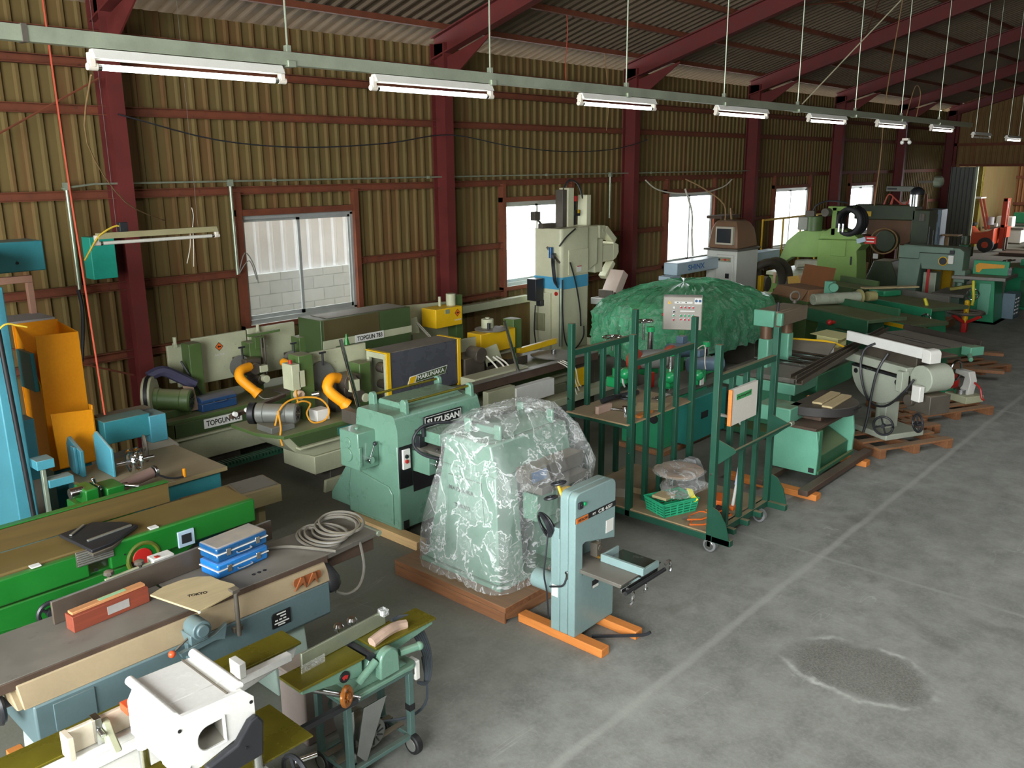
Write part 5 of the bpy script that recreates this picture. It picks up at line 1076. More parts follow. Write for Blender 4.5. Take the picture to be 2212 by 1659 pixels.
for x in (RX0, RX1-.008): part(k, 'foot_gusset', MB().prism('x', [(3.42, .10), (3.25, .10), (3.25, .15), (3.29, .30), (3.36, .40), (3.42, .42)], x, x+.008), m_grnd, 0)
for x in (RX0, RX1-.055): part(k, 'foot_bar', MB().box(x, 3.24, .10, x+.055, 3.42, .155), m_grnd, .003)
for x in (RX0+.26, RX0+.515, RX0+.77): part(k, 'slat_foot', MB().box(x, 3.34, .10, x+.05, 3.42, .15), m_grnd, .003)
for x in (RX0+.05, RX1-.06): part(k, 'handle_gusset', MB().prism('x', [(3.42, .80), (3.27, .93), (3.27, .97), (3.42, 1.02)], x, x+.008), m_grnd, 0)
part(k, 'push_bar', MB().cyl((RX0+.04, 3.27, .95), (RX1+.02, 3.27, .95), .016), m_grnd, 0)
part(k, 'bar_end', MB().cyl((RX1-.02, 3.27, .95), (RX1+.04, 3.27, .95), .024), m_gal, .002)
for x, y in ((RX0+.03, 3.44), (RX1-.20, 3.42), (RX0+.03, 4.95), (RX1-.08, 4.95)):
    c = part(k, 'caster', MB().lathe((x-.03, y, .062), (x+.03, y, .062), [(0, .045), (.005, .062), (.055, .062), (.06, .045)], 22), pm('grey_rubber', '#7b7d7c', .5, 0, .1), .003)
    part(c, 'caster_hub', MB().cyl((x-.034, y, .062), (x+.034, y, .062), .042), m_steel, .004)
    part(c, 'caster_fork', MB().box(x-.034, y-.015, .05, x-.029, y+.02, .10).box(x-.034, y-.02, .093, x+.034, y+.025, .10), m_gal, .002)
for y, z in ((4.60, .99), (4.3, .985), (3.43, .72), (4.29, .72), (4.29, .86), (4.99, 1.12)): part(k, 'bolt', MB().cyl((RX0-.012, y+.02, z), (RX0+.004, y+.02, z), .010, n=8), m_steel, 0)
# things on the rack
t = thing('notice_board', 'white board with a small green label fixed on the near divider of the rack', 'sign', (6.9, 3.42, 1.1))
part(t, 'board', MB().box(6.52, 3.385, 1.12, 6.98, 3.418, 1.44), pm('white_board_face', '#d7d2c6', .45, 0, .03, 5), .002)
part(t, 'wood_edge', MB().box(6.505, 3.383, 1.12, 6.522, 3.418, 1.44), m_orw, .001)
gl = part(t, 'green_label', MB().box(6.59, 3.382, 1.335, 6.86, 3.386, 1.385), pm('leaf_green_label', '#3f9a58', .6, 0, .06), 0)
R5 = random.Random(9); lm = MB()
for q in range(9):
    x = 6.60+.028*q; lm.bar((x, 3.3815, 1.345+R5.uniform(0, .01)), (x+.018, 3.3815, 1.375-R5.uniform(0, .008)), .002, .005); lm.bar((x, 3.3815, 1.36), (x+.02, 3.3815, 1.362), .002, .005)
part(gl, 'lettering', lm, m_letk, 0)
def basket(name, label, x, y, z, L, Wd, Hh, mat, rz=0):
    t = thing(name, label, 'basket', (x, y, z), rz, rel=True)
    mb = MB(); f = 1.12
    for s_, (a, b) in enumerate((((-L/2, -Wd/2), (L/2, -Wd/2)), ((L/2, -Wd/2), (L/2, Wd/2)), ((L/2, Wd/2), (-L/2, Wd/2)), ((-L/2, Wd/2), (-L/2, -Wd/2)))):
        for q in range(5):
            zz = Hh*(q+.4)/5; sc = 1+(f-1)*zz/Hh
            mb.bar((a[0]*sc, a[1]*sc, zz), (b[0]*sc, b[1]*sc, zz), .006, Hh/9)
        for q in range(6):
            u = q/5; p0 = (a[0]+(b[0]-a[0])*u, a[1]+(b[1]-a[1])*u)
            mb.bar((p0[0], p0[1], 0), (p0[0]*f, p0[1]*f, Hh), .016 if q in (0, 2, 3, 5) else .006, .007)
    part(t, 'side', mb, mat, 0)
    part(t, 'rim', MB().tube([(-L/2*f, -Wd/2*f, Hh), (L/2*f, -Wd/2*f, Hh), (L/2*f, Wd/2*f, Hh), (-L/2*f, Wd/2*f, Hh)], .009, 6, True, 1), mat, 0)
    part(t, 'bottom', MB().box(-L/2, -Wd/2, 0, L/2, Wd/2, .006), mat, 0)
    return t
m_mint = pm('mint_plastic', '#2fae7d', .4, 0, .06, 5)
basket('plastic_basket', 'mint-green plastic basket on the bottom deck of the dark green rack', 6.58, 3.98, .176, .36, .26, .13, m_mint, -.35)
solo('wooden_block', MB().box(6.44, 3.95, .309, 6.60, 4.10, .335), m_ply, 'flat wood offcut lying on the rim of the mint-green basket', 'wood block', bev=.003)
solo('yellow_tag', MB().prism('x', [(3.80, .26), (3.87, .33), (3.89, .38), (3.83, .385), (3.80, .33), (3.76, .30)], 6.69, 6.695), pm('yellow_paper', '#e0d437', .6, 0, .05), 'bright yellow paper tag stuck out of the mint-green basket', 'tag', bev=0)
solo('plastic_bag', MB().loft([[(6.78+.26*math.cos(a)*r_+.03*math.sin(5*a), 3.98+.20*math.sin(a)*r_+.02*math.cos(4*a), z+.012*math.sin(3*a)) for a in [2*PI*i/24 for i in range(24)]] for r_, z in ((.7, .31), (.95, .325), (1.0, .37), (.8, .40), (.5, .41))]), m_film, 'crumpled clear bag over the mint-green basket under the tray', 'plastic bag', bev=0)
t = thing('pulp_tray', 'wavy pinkish moulded dish wrapped in film on the rack deck behind the mint-green basket', 'dish', (6.85, 4.10, .42))
part(t, 'dish', MB().lathe((6.86, 4.08, .425), (6.86, 4.08, .50), [(0, .15), (.01, .19), (.03, .22), (.05, .235), (.055, .20), (.045, .12), (.03, .05)], 24), pm('pink_pulp', '#b7a08b', .75, 0, .15, 6), 0)
part(t, 'wrapping', MB().loft([[(6.86+.25*math.cos(a)*r_+.02*math.sin(4*a), 4.08+.25*math.sin(a)*r_, z+.012*math.sin(3*a)) for a in [2*PI*i/24 for i in range(24)]] for r_, z in ((1.0, .455), (1.02, .47), (.8, .492), (.4, .497))]), m_film, 0)
m_osaw = pm('orange_plastic', '#d96a26', .4, 0, .06, 5)
def dustpan(label, x, y, z, rz):
    t = thing('feeder_bracket', label, 'bracket', (x, y, z), rz, 'orange brackets on the rack deck', rel=True)
    part(t, 'blade', MB().prism('z', [(-.22, 0), (-.12, -.07), (0, -.075), (.03, -.03), (.03, .03), (0, .06), (-.14, .05)], 0, .012), m_board, .003)
    part(t, 'rim', MB().tube([(-.22, 0, .012), (-.12, -.07, .012), (0, -.075, .014), (.03, -.03, .014), (.03, .03, .014), (0, .06, .012), (-.14, .05, .012)], .008, 6, True, 1), m_osaw, 0)
    part(t, 'neck', MB().box(.0, -.075, 0, .03, -.05, .035).box(.03, -.02, 0, .09, .02, .02), m_osaw, .004)
    cb = MB()
    for q in range(7): cb.box(.09+.024*q, -.05, .02, .10+.024*q, .05, .026)
    part(t, 'comb', MB().box(.08, -.055, 0, .26, .055, .02), m_osaw, .003)
    part(t, 'comb_slots', cb, m_blackp, 0)
    return t
dustpan('upper orange comb-backed bracket on the near edge of the rack deck', 6.63, 3.66, .195, -.2)
dustpan('lower orange comb-backed bracket on the near edge of the rack deck', 6.58, 3.60, .176, -.25)
solo('rack_tool', MB().tube([(6.45, 3.78, .19), (6.50, 3.72, .20), (6.55, 3.68, .19)], .014, 6), m_iron, 'dark rod tool lying by the orange brackets on the rack deck', 'tool', bev=0)
t = thing('pipe_clamp', 'white and blue bent tube frame leaning inside the rack behind the near slats', 'tube frame', (7.0, 3.7, .18))
part(t, 'tube', MB().tube([(6.97, 3.56, .19), (7.06, 3.58, .36), (7.19, 3.61, .60), (7.23, 3.62, .86), (7.16, 3.63, .96), (7.04, 3.64, 1.03), (6.75, 3.66, 1.13)], .014, 8), m_white, 0)
part(t, 'blue_sleeve', MB().tube([(7.07, 3.583, .38), (7.19, 3.61, .60), (7.225, 3.62, .82)], .018, 8), pm('pale_blue_sleeve', '#c7d0e0', .4, 0, .06), 0)
part(t, 'clamp_foot', MB().box(6.93, 3.53, .176, 7.01, 3.59, .21), m_osaw, .004)
t = thing('paper_bag', 'crumpled grey printed bag on the rack deck behind the tube frame', 'bag', (7.2, 4.1, .18))
part(t, 'bag', MB().loft([[(7.22+.10*math.cos(a)*r_, 4.15+.13*math.sin(a)*r_+.02*math.sin(3*a), z) for a in [2*PI*i/14 for i in range(14)]] for r_, z in ((1, .177), (1.1, .25), (.9, .38), (.6, .46), (.4, .48))]), pm('grey_print', '#8c8e8c', .6, 0, .35, 14), 0)
for x, y, w_, d_, h_, rz, m, lab in ((7.05, 3.75, .22, .12, .05, .3, m_osaw, 'small orange carton on the rack deck behind the near slats'), (6.95, 4.55, .5, .3, .06, .1, m_board, 'flat dusty board lying under the rack shelf'), (6.62, 4.6, .25, .2, .09, .5, pm('dust_grey_box', '#8d8373', .7, 0, .12), 'dusty grey carton on the far left of the rack deck')):
    t = thing('carton', lab, 'carton', (x, y, .176), rz, rel=True); part(t, 'box', MB().box(-w_/2, -d_/2, 0, w_/2, d_/2, h_), m, .004)
# on the rack shelf
solo('wooden_bracket', MB().prism('y', [(6.40, 1.001), (6.62, 1.001), (6.62, 1.07), (6.40, 1.075)], 4.70, 4.74), pm('pink_wood', '#b09584', .7, 0, .1), 'small pinkish block standing at the left end of the rack shelf', 'wood block', bev=.003)
solo('wrench', MB().tube([(6.56, 4.78, 1.015), (6.62, 4.66, 1.015), (6.64, 4.58, 1.015)], .013, 8).cyl((6.66, 4.56, 1.012), (6.50, 4.46, 1.012), .016).cyl((6.66, 4.58, 1.0), (6.66, 4.58, 1.05), .028).box(6.66, 4.6, 1.002, 6.90, 4.63, 1.02), m_steel, 'chrome wrench lying across the rack shelf', 'wrench', bev=0)
solo('wood_stick', MB().bar((6.55, 4.36, 1.012), (6.80, 4.38, 1.012), .06, .022), m_orw, 'short orange stick at the near edge of the rack shelf', 'wood block', bev=.002)
solo('paper_sheet', MB().prism('z', [(6.72, 4.52), (6.95, 4.34), (7.2, 4.40), (7.0, 4.66)], 1.0012, 1.004), m_ply, 'pale sheet of paper on the rack shelf', 'paper', bev=0)
solo('dark_rag', MB().tube([(6.72, 4.90, 1.03), (6.85, 4.86, 1.05), (7.0, 4.88, 1.03), (7.12, 4.82, 1.045), (7.25, 4.84, 1.03)], .028, 8).ring((7.0, 4.80, 1.03), (0, 0, 1), .06, .012), m_blackp, 'black tools and cable heaped at the back of the rack shelf', 'tools', kind='stuff', bev=0)
solo('metal_strip', MB().box(7.18, 4.55, 1.001, 7.44, 4.62, 1.02), m_steel, 'bright metal strip on the right end of the rack shelf', 'metal strip', bev=.002)

# ---------------------------------------------------------------- green moulding machine with blue motors
m_eme = pm('emerald_paint', '#1f9c5a', .3, 0, .08, 4, .2, coat=.3); m_mgr = pm('mid_green_paint', '#2f8f63', .38, 0, .1, 4, .35, '#85836a')
m_bmot = pm('blue_grey_motor', '#5d7283', .4, .1, .1, 5, .4)
g = thing('moulder', 'green moulding machine with blue-grey motors and chrome handwheels behind the rack', 'moulder', (8.8, 5.5, 0))
part(g, 'base', MB().box(8.30, 5.18, .06, 9.3, 5.75, .66), m_mgr, .012)
part(g, 'base_foot', MB().box(8.25, 5.12, 0, 9.35, 5.80, .06), m_palx, .004)
part(g, 'side_cabinet', MB().box(8.60, 5.02, .08, 9.5, 5.18, .62), pm('blue_green_cabinet', '#2b7f74', .4, 0, .1, 4, .3), .01)
part(g, 'vent_plate', MB().box(8.9, 5.01, .34, 9.05, 5.02, .42).box(9.2, 5.01, .36, 9.3, 5.02, .42), m_blackp, .002)
part(g, 'round_hole', MB().cyl((8.292, 5.30, .42), (8.31, 5.30, .42), .06), m_dark, 0)
part(g, 'bed', MB().box(7.9, 5.15, .66, 9.62, 5.62, .74), m_gtop, .006)
for x, y, h_ in ((8.20, 5.75, 1.25), (8.55, 5.25, 1.14), (8.95, 5.80, 1.30), (9.45, 5.30, 1.10)):
    c = part(g, 'column', MB().cyl((x, y, .74), (x, y, h_), .035), m_steel, 0)
    part(c, 'column_cap', MB().cyl((x, y, h_), (x, y, h_+.06), .05), m_eme, .004); part(c, 'column_sleeve', MB().cyl((x, y, .86), (x, y, .98), .065), m_eme, .004)
    part(c, 'slide', MB().box(x-.10, y-.06, .76, x+.12, y+.10, .88), m_eme, .012)
for x, y, z in ((8.12, 5.78, 1.36), (8.86, 5.84, 1.44)):
    handwheel(g, 'chrome_handwheel', (x, y, z), (0, .05, 1), .11, m_chrome, 3, .012, .025, True)
    part(g, 'wheel_stem', MB().cyl((x, y, 1.2), (x, y, z), .014), m_steel, 0)
motor(g, (8.98, 5.28, .95), (9.35, 5.02, .95), .095, m_bmot, m_eme)
motor(g, (9.2, 5.7, 1.02), (9.55, 5.55, 1.02), .10, m_bmot, m_eme)
part(g, 'terminal_box', MB().box(9.08, 5.18, 1.04, 9.20, 5.28, 1.12).box(9.35, 5.58, 1.11, 9.47, 5.68, 1.20), m_bmot, .005)
for x, y in ((8.38, 5.62), (8.84, 5.42)): part(g, 'red_pulley', MB().lathe((x, y+.06, 1.06), (x, y-.03, 1.06), [(0, .12), (.03, .135), (.06, .135), (.09, .11)], 20), pm('rust_red_cast', '#a5432c', .5, .1, .15, 5, .3), 0)
part(g, 'grey_spindle', MB().lathe((8.46, 5.70, 1.04), (8.78, 5.45, 1.04), [(0, .09), (.05, .115), (.34, .115), (.40, .10)], 20), pm('grey_spindle_paint', '#83837e', .4, .2, .08), 0)
for x, y, z in ((8.40, 5.16, .90), (9.0, 5.14, .82), (8.15, 5.60, .92)): part(g, 'slide_block', MB().box(x-.09, y-.05, z-.08, x+.10, y+.08, z+.08).ball((x-.07, y-.04, z+.04), .07), m_eme, .012)
for x in (8.10, 8.24): part(g, 'white_handle', MB().tube([(x, 5.62, .98), (x-.05, 5.58, .93), (x-.05, 5.57, .86), (x, 5.58, .80)], .012, 6), m_white, 0)
part(g, 'red_panel', MB().box(8.32, 5.40, .76, 8.45, 5.46, .94), m_redp, .003)
part(g, 'white_label', MB().box(8.92, 5.06, .74, 9.0, 5.07, .84), m_letw, 0)
part(g, 'loose_wire', MB().tube([(8.15, 5.50, .95), (8.1, 5.4, .75), (8.06, 5.35, .5)], .006, 6).tube([(9.12, 5.25, 1.12), (9.05, 5.1, 1.2), (8.98, 5.05, 1.02), (8.92, 5.0, .95)], .007, 6), m_wc, 0)
rzc = math.radians(-59.2)
c = thing('control_box', 'grey control cabinet with rows of red and green push buttons behind the rack', 'control box', (9.6, 5.75, 0), rzc, rel=True)
m_cg = pm('control_grey', '#a29c90', .45, 0, .05, 5, .4)
part(c, 'cabinet', MB().box(-.245, -.02, 1.235, .245, .17, 1.665), m_cg, .008)
part(c, 'door', MB().box(-.238, -.032, 1.242, .238, -.021, 1.658), m_cg, .005)
part(c, 'stand', MB().box(-.04, .04, 0, .04, .12, 1.235).box(-.2, -.05, 0, .2, .2, .03), m_grn, .004)
wt = part(c, 'warning_sign', MB().prism('y', [(-.19, 1.575), (-.145, 1.575), (-.1675, 1.62)], -.0345, -.032), m_yel, 0)
part(wt, 'warning_bolt', MB().prism('y', [(-.170, 1.582), (-.163, 1.594), (-.168, 1.594), (-.165, 1.606), (-.172, 1.592), (-.167, 1.592)], -.0355, -.0345), m_blk, 0)
np_ = part(c, 'name_plate', MB().box(-.105, -.0345, 1.58, .12, -.032, 1.605), m_letw, 0)
part(np_, 'lettering', MB().box(-.075, -.0355, 1.588, -.055, -.0344, 1.598).box(-.03, -.0355, 1.588, -.02, -.0344, 1.598).box(.03, -.0355, 1.587, .05, -.0344, 1.599), m_letk, 0)
sp_ = part(c, 'safety_stickers', MB().box(.145, -.0345, 1.575, .235, -.032, 1.65), m_letw, 0)
part(sp_, 'blue_disc', MB().cyl((.167, -.036, 1.617), (.167, -.034, 1.617), .018), m_bluec, 0)
part(sp_, 'blue_disc', MB().cyl((.212, -.036, 1.617), (.212, -.034, 1.617), .018), m_bluec, 0)
part(c, 'label_strip', MB().box(-.03, -.034, 1.475, .15, -.032, 1.49), m_letw, 0)
m_gbt = MATS['green_button']; m_wbt = m_letw
for x, z, m in [(-.108, 1.525, m_wbt), (-.108, 1.475, m_blackp), (-.108, 1.425, m_gbt), (-.108, 1.37, m_redp)]+[(-.018+.05*q, z, m) for q in range(4) for z, m in ((1.53, m_redp), (1.425, m_gbt), (1.375, m_redp))]:
    p_ = part(c, 'push_button', MB().cyl((x, -.05, z), (x, -.03, z), .013), m, .002); part(p_, 'bezel', MB().cyl((x, -.038, z), (x, -.03, z), .019), m_steel, 0)
part(c, 'side_knob', MB().cyl((-.262, .05, 1.42), (-.24, .05, 1.42), .02), m_redp, .003)
# green film over a machine
m_gfilm = thin_sheet('green_film', '#8ef7bf', .72)
film('plastic_cover', 'translucent green plastic sheet draped over a long machine by the wall', 'plastic cover',
     [(10.2, 6.2, 14.2, 8.0, .56, 3), (10.15, 6.2, 14.1, 7.95, .80, 3), (10.1, 6.2, 13.9, 7.9, 1.0, 3.5), (10.1, 6.2, 13.6, 7.9, 1.18, 3.5), (10.25, 6.35, 13.3, 7.85, 1.32, 3), (10.7, 6.6, 13.0, 7.75, 1.42, 2.5), (11.4, 6.9, 12.8, 7.6, 1.47, 2)], m_gfilm, amp=.045, seed=11, n=170, jag=.02)
t = thing('covered_machine', 'grey machine dimly seen under the green plastic sheet', 'machine', (12, 7, 0))
part(t, 'table', MB().box(10.6, 6.4, .5, 13.6, 7.6, .9), pm('sheeted_grey', '#6d6f66', .5, 0, .1), .01)
part(t, 'panel', MB().box(10.9, 7.0, .9, 11.4, 7.5, 1.28), m_cream, .01)
part(t, 'cabinet', MB().box(11.6, 6.8, .9, 12.8, 7.5, 1.32), m_cream, .02)
for x in (10.7, 13.2): part(t, 'leg', MB().box(x, 6.5, 0, x+.3, 7.5, .5), m_iron, .01)
# ---------------------------------------------------------------- cream router column by the second window
w = thing('router_machine', 'tall cream boring machine column with a sky-blue band standing before the second window', 'machine', (11.7, 9.4, 0))
part(w, 'column', MB().prism('z', rpoly(11.28, 9.10, 12.06, 9.68, .07, 5, '1100'), .22, 2.28), pm('cream_white_paint', '#c6c5a4', .45, 0, .07, 3.5, .2), .012)
m_cw = MATS['cream_white_paint']
part(w, 'head_flare', MB().prism('y', [(12.06, 1.52), (12.34, 1.62), (12.34, 2.28), (12.06, 2.28)], 9.14, 9.62), m_cw, .02)
part(w, 'blue_band', MB().prism('z', rpoly(11.274, 9.094, 12.066, 9.69, .07, 5, '1100'), 1.27, 1.475), pm('sky_band', '#4f9fc0', .4, 0, .05), 0)
part(w, 'front_door', MB().box(11.46, 9.085, 1.50, 12.0, 9.10, 1.92), m_cw, .006)
part(w, 'door_label', MB().box(11.68, 9.078, 1.54, 11.80, 9.086, 1.64), m_letw, 0)
part(w, 'label_stripe', MB().box(11.68, 9.076, 1.625, 11.80, 9.079, 1.64), m_redp, 0)
part(w, 'base', MB().box(11.1, 8.95, 0, 12.6, 9.8, .22), m_cw, .015)
part(w, 'side_plate', MB().box(11.22, 9.3, .22, 11.28, 9.75, 1.2), m_cw, .006)
part(w, 'grey_duct', MB().cyl((11.30, 9.12, .3), (11.30, 9.12, 1.3), .035), m_gal, .004)
part(w, 'meter_box', MB().box(11.18, 9.40, .55, 11.225, 9.62, .85), pm('khaki_box', '#8a8a68', .5, 0, .1), .006)
part(w, 'motor_head', MB().box(12.34, 9.2, 1.45, 12.58, 9.55, 2.05), m_cw, .02)
part(w, 'spindle_block', MB().box(12.58, 9.22, 1.62, 12.92, 9.5, 1.92), m_cw, .012)
part(w, 'spindle_cap', MB().prism('y', [(12.92, 1.62), (13.02, 1.66), (13.10, 1.76), (13.08, 1.9), (12.92, 1.96)], 9.22, 9.5), m_cw, .012)
part(w, 'tool_arm', MB().bar((12.75, 9.34, 2.2), (13.05, 9.34, 1.96), .16, .12), m_cw, .01)
part(w, 'tool_arm', MB().bar((12.78, 9.34, 1.32), (13.02, 9.34, 1.58), .16, .10), m_cw, .01)
part(w, 'drive_box', MB().box(12.55, 9.25, 2.0, 12.70, 9.45, 2.26).box(12.60, 9.24, 2.14, 12.66, 9.25, 2.2), m_cw, .01)
part(w, 'top_post', MB().box(11.70, 9.3, 2.28, 11.86, 9.5, 2.93), m_cw, .008)
part(w, 'top_post_dark', MB().box(11.58, 9.32, 2.28, 11.69, 9.48, 2.90), m_iron, .006)
part(w, 'top_post', MB().box(12.22, 9.3, 2.28, 12.34, 9.5, 2.80), m_cw, .008)
part(w, 'air_cylinder', MB().cyl((11.98, 9.4, 2.3), (11.98, 9.4, 2.7), .05).box(11.92, 9.33, 2.45, 12.08, 9.47, 2.55), m_blackp, .004)
part(w, 'red_cap', MB().cyl((11.96, 9.38, 2.70), (11.96, 9.38, 2.79), .06), m_redp, .004)
part(w, 'valve_island', MB().box(11.15, 9.4, 2.28, 11.5, 9.5, 2.36).box(10.98, 9.42, 2.42, 11.12, 9.52, 2.56).bar((11.08, 9.46, 2.44), (11.2, 9.46, 2.34), .03, .03), m_iron, .005)
part(w, 'yellow_tag', MB().box(12.0, 9.325, 2.50, 12.05, 9.33, 2.56), m_yel, 0)
part(w, 'filter_bowl', MB().cyl((11.22, 9.28, 1.80), (11.22, 9.28, 1.98), .04), m_bluec, .005)
part(w, 'pump_box', MB().box(11.0, 9.42, 1.08, 11.2, 9.62, 1.45).box(11.12, 9.42, .98, 11.22, 9.52, 1.08), m_blackp, .008)
part(w, 'grey_lever', MB().bar((11.20, 9.35, 1.98), (11.26, 9.12, 1.72), .03, .03), m_iron, .003)
part(w, 'emblem', MB().cyl((11.262, 9.2, 1.20), (11.27, 9.2, 1.20), .035), m_redp, 0)
cl = MB()
for q in range(4): cl.ring((11.26, 9.25-.02*q, 1.62-.01*q), (.55, -.8, .1), .25+.012*q, .012, 26, 6)
cl.tube([(11.6, 9.06, 2.27), (11.35, 9.05, 2.15), (11.22, 9.1, 2.0)], .013, 6).tube([(11.45, 9.05, 1.72), (11.6, 9.04, 1.35), (11.72, 9.04, .9), (11.75, 9.04, .6)], .014, 6)
cl.tube([(11.25, 9.05, 1.45), (11.22, 9.02, .9), (11.28, 9.0, .4), (11.45, 8.95, .25), (11.7, 8.95, .42), (11.78, 9.0, .6)], .013, 6).tube([(11.08, 9.5, 1.0), (11.05, 9.5, .6), (11.1, 9.5, .3)], .012, 6).tube([(11.7, 9.4, 2.9), (11.85, 9.4, 3.05), (12.1, 9.4, 2.98), (12.25, 9.4, 2.7)], .018, 6)
part(w, 'cables', cl, m_blackp, 0)
t = thing('router_table', 'grey-white machine table and stand right of the cream column', 'machine', (13.2, 8.9, 0))
part(t, 'table', MB().box(12.5, 8.6, .86, 13.9, 9.4, .98), pm('pale_grey_cast', '#a5a69d', .45, 0, .08, 4, .4), .012)
part(t, 'stand', MB().prism('y', [(12.9, 0), (13.5, 0), (13.3, .5), (13.35, .86), (12.8, .86), (12.85, .5)], 8.8, 9.2), MATS['pale_grey_cast'], .02)
part(t, 'tilted_cover', MB().bar((12.70, 9.1, 1.05), (12.95, 9.1, 1.42), .3, .18), pm('pinkish_white', '#b9a798', .45, 0, .06), .01)
part(t, 'head', MB().box(12.6, 9.0, .98, 13.0, 9.3, 1.12).cyl((12.62, 8.98, 1.06), (12.62, 8.95, 1.06), .04).cyl((12.8, 8.98, 1.06), (12.8, 8.95, 1.06), .04), m_iron, .006)
part(t, 'cable_coil', MB().ring((13.25, 8.85, .995), (0, 0, 1), .2, .014, 24).ring((13.27, 8.87, 1.01), (0, 0, 1), .18, .014, 24).tube([(13.1, 8.65, 1.0), (12.9, 8.55, .8), (12.8, 8.55, .4)], .012, 6), m_blackp, 0)
solo('wall_duct', MB().box(9.7, 9.90, .98, 11.4, 10.02, 1.10), m_cream, 'long cream duct running low along the wall left of the cream column', 'duct', bev=.008)
# ---------------------------------------------------------------- blue-white router with monitor
m_pw = pm('pale_white_paint', '#c9cbc0', .42, 0, .05, 4, .25); m_pb = pm('pale_blue_white', '#a9bcc6', .42, 0, .05, 4, .2)
s = thing('cnc_router', 'pale white router with a round-shouldered brown cowl holding a monitor', 'router', (16.4, 8.7, 0))
part(s, 'cabinet', MB().box(15.95, 8.36, .35, 16.86, 9.04, 1.60), m_pw, .02)
part(s, 'cabinet_front', MB().box(15.92, 8.42, .55, 15.95, 8.80, 1.52), m_pw, .01)
part(s, 'cabinet_lip', MB().box(15.88, 8.32, 1.60, 16.9, 9.08, 1.64), m_gtop, .006)
cw = MB(); cw.loft([[(15.98+a*(1-f*.42)+.12*f, 8.38+b*.66*(1-f*.36)+.13*f, z) for a, b in ((0, 0), (.88, 0), (.88, 1), (0, 1))] for f, z in ((0, 1.64), (.12, 1.82), (.35, 2.02), (.75, 2.14), (1.1, 2.19))])
part(s, 'cowl', cw, pm('brown_cowl', '#7d6048', .5, 0, .12, 4, .45, '#94866c'), .03)
mo = part(s, 'monitor', MB().box(15.90, 8.45, 1.72, 16.0, 8.84, 2.08), pm('beige_monitor', '#b7b09c', .5, 0, .05), .01)
part(mo, 'screen', MB().box(15.893, 8.49, 1.76, 15.901, 8.80, 2.04), pm('dark_screen', '#35383b', .12, 0, .05), 0)
part(s, 'button_panel', MB().box(15.908, 8.47, 1.38, 15.922, 8.76, 1.47), m_gal, .003)
for q, m in enumerate((m_blackp, m_orl, m_redp, m_orl)): part(s, 'push_button', MB().cyl((15.89, 8.72-.065*q, 1.425), (15.91, 8.72-.065*q, 1.425), .022), m, .003)
part(s, 'lock_plate', MB().box(15.908, 8.50, 1.05, 15.922, 8.58, 1.15), m_blackp, 0)
bm_ = part(s, 'gantry_beam', MB().box(14.35, 8.75, 1.24, 15.95, 9.05, 1.47), m_pb, .015)
part(s, 'gantry_beam', MB().box(16.86, 8.60, 1.22, 18.4, 8.9, 1.45), m_pb, .015)
text(bm_, 'SHINX', (14.75, 8.747, 1.30), (1, 0, 0), (0, 0, 1), .11, pm('blue_letter', '#3e6fa8', .5, 0, .05), .62, .02)
part(s, 'beam_foot', MB().box(14.1, 8.75, 1.16, 14.5, 9.0, 1.24), m_pb, .008)
part(s, 'wiring', MB().tube([(16.2, 8.8, 2.15), (16.3, 8.9, 2.5), (16.2, 9.3, 2.8), (16.1, 9.7, 3.0)], .014, 6), m_tan, 0)
part(s, 'wiring', MB().tube([(16.5, 8.8, 2.1), (16.6, 8.9, 2.4), (16.9, 9.0, 2.3)], .02, 6), m_tan, 0)
part(s, 'white_pipe', MB().tube([(15.5, 9.1, 1.5), (15.6, 9.2, 1.9), (15.9, 9.4, 2.35), (16.1, 9.7, 2.8)], .02, 6), m_wc, 0)
part(s, 'wall_bracket', MB().box(16.5, 9.05, 2.19, 17.3, 9.4, 2.25), m_rustb, .006)
m_hose = pm('dusty_black_hose', '#3b352a', .6, 0, .2, 9, .5, '#6f6547')
h_ = MB()
for q in range(2):
    x = 17.0+.35*q; h_.tube([(x, 8.5, 1.15), (x+.25, 8.3, 1.28), (x+.6, 8.2, 1.1), (x+.7, 8.2, .75), (x+.4, 8.25, .5), (x, 8.35, .45)], .085, 12)
part(s, 'suction_hose', h_, m_hose, 0)
part(s, 'spindle_works', MB().box(16.95, 8.45, .5, 17.25, 8.75, 1.1).cyl((17.4, 8.35, .8), (17.4, 8.55, .8), .16), m_iron, .01)
part(s, 'yellow_valve', MB().box(17.1, 8.38, .60, 17.25, 8.46, 1.0).box(17.1, 8.36, .30, 17.5, 8.44, .48), m_yel, .006)
part(s, 'bed', MB().box(15.2, 8.0, .0, 18.4, 9.2, .35), m_tgg, .012)
part(s, 'machine_table', MB().box(16.95, 7.9, .35, 18.4, 9.0, .48), m_cream, .01)
# ---------------------------------------------------------------- pale green wide thicknesser with roller table
m_pg = pm('mint_green_paint', '#67a68a', .38, 0, .08, 4, .6, '#86795c', .12, '#3b5546'); m_mid = pm('dark_mint_paint', '#3b7a59', .42, 0, .1, 4, .55, '#7c7350', .2, '#274a37')
m_dgr = pm('deep_green_paint', '#2f5f41', .45, 0, .14, 4, .7, '#7a7346', .2, '#20382a'); m_brn = pm('brown_dusty_panel', '#6f6350', .6, 0, .12, 4, .4, '#837456', .2)
t = thing('thicknesser', 'mint-green thicknesser with a brown-sided top beam on posts over chrome table rollers', 'thicknesser', (10.5, 4.7, 0))
part(t, 'beam', MB().box(10.04, 4.66, 1.33, 10.75, 4.95, 1.53), m_brn, .015)
part(t, 'beam_end', MB().box(9.98, 4.69, 1.33, 10.04, 4.96, 1.535), m_pg, .012)
part(t, 'beam_end', MB().box(9.98, 4.585, 1.36, 10.04, 4.655, 1.52), m_pg, .01)
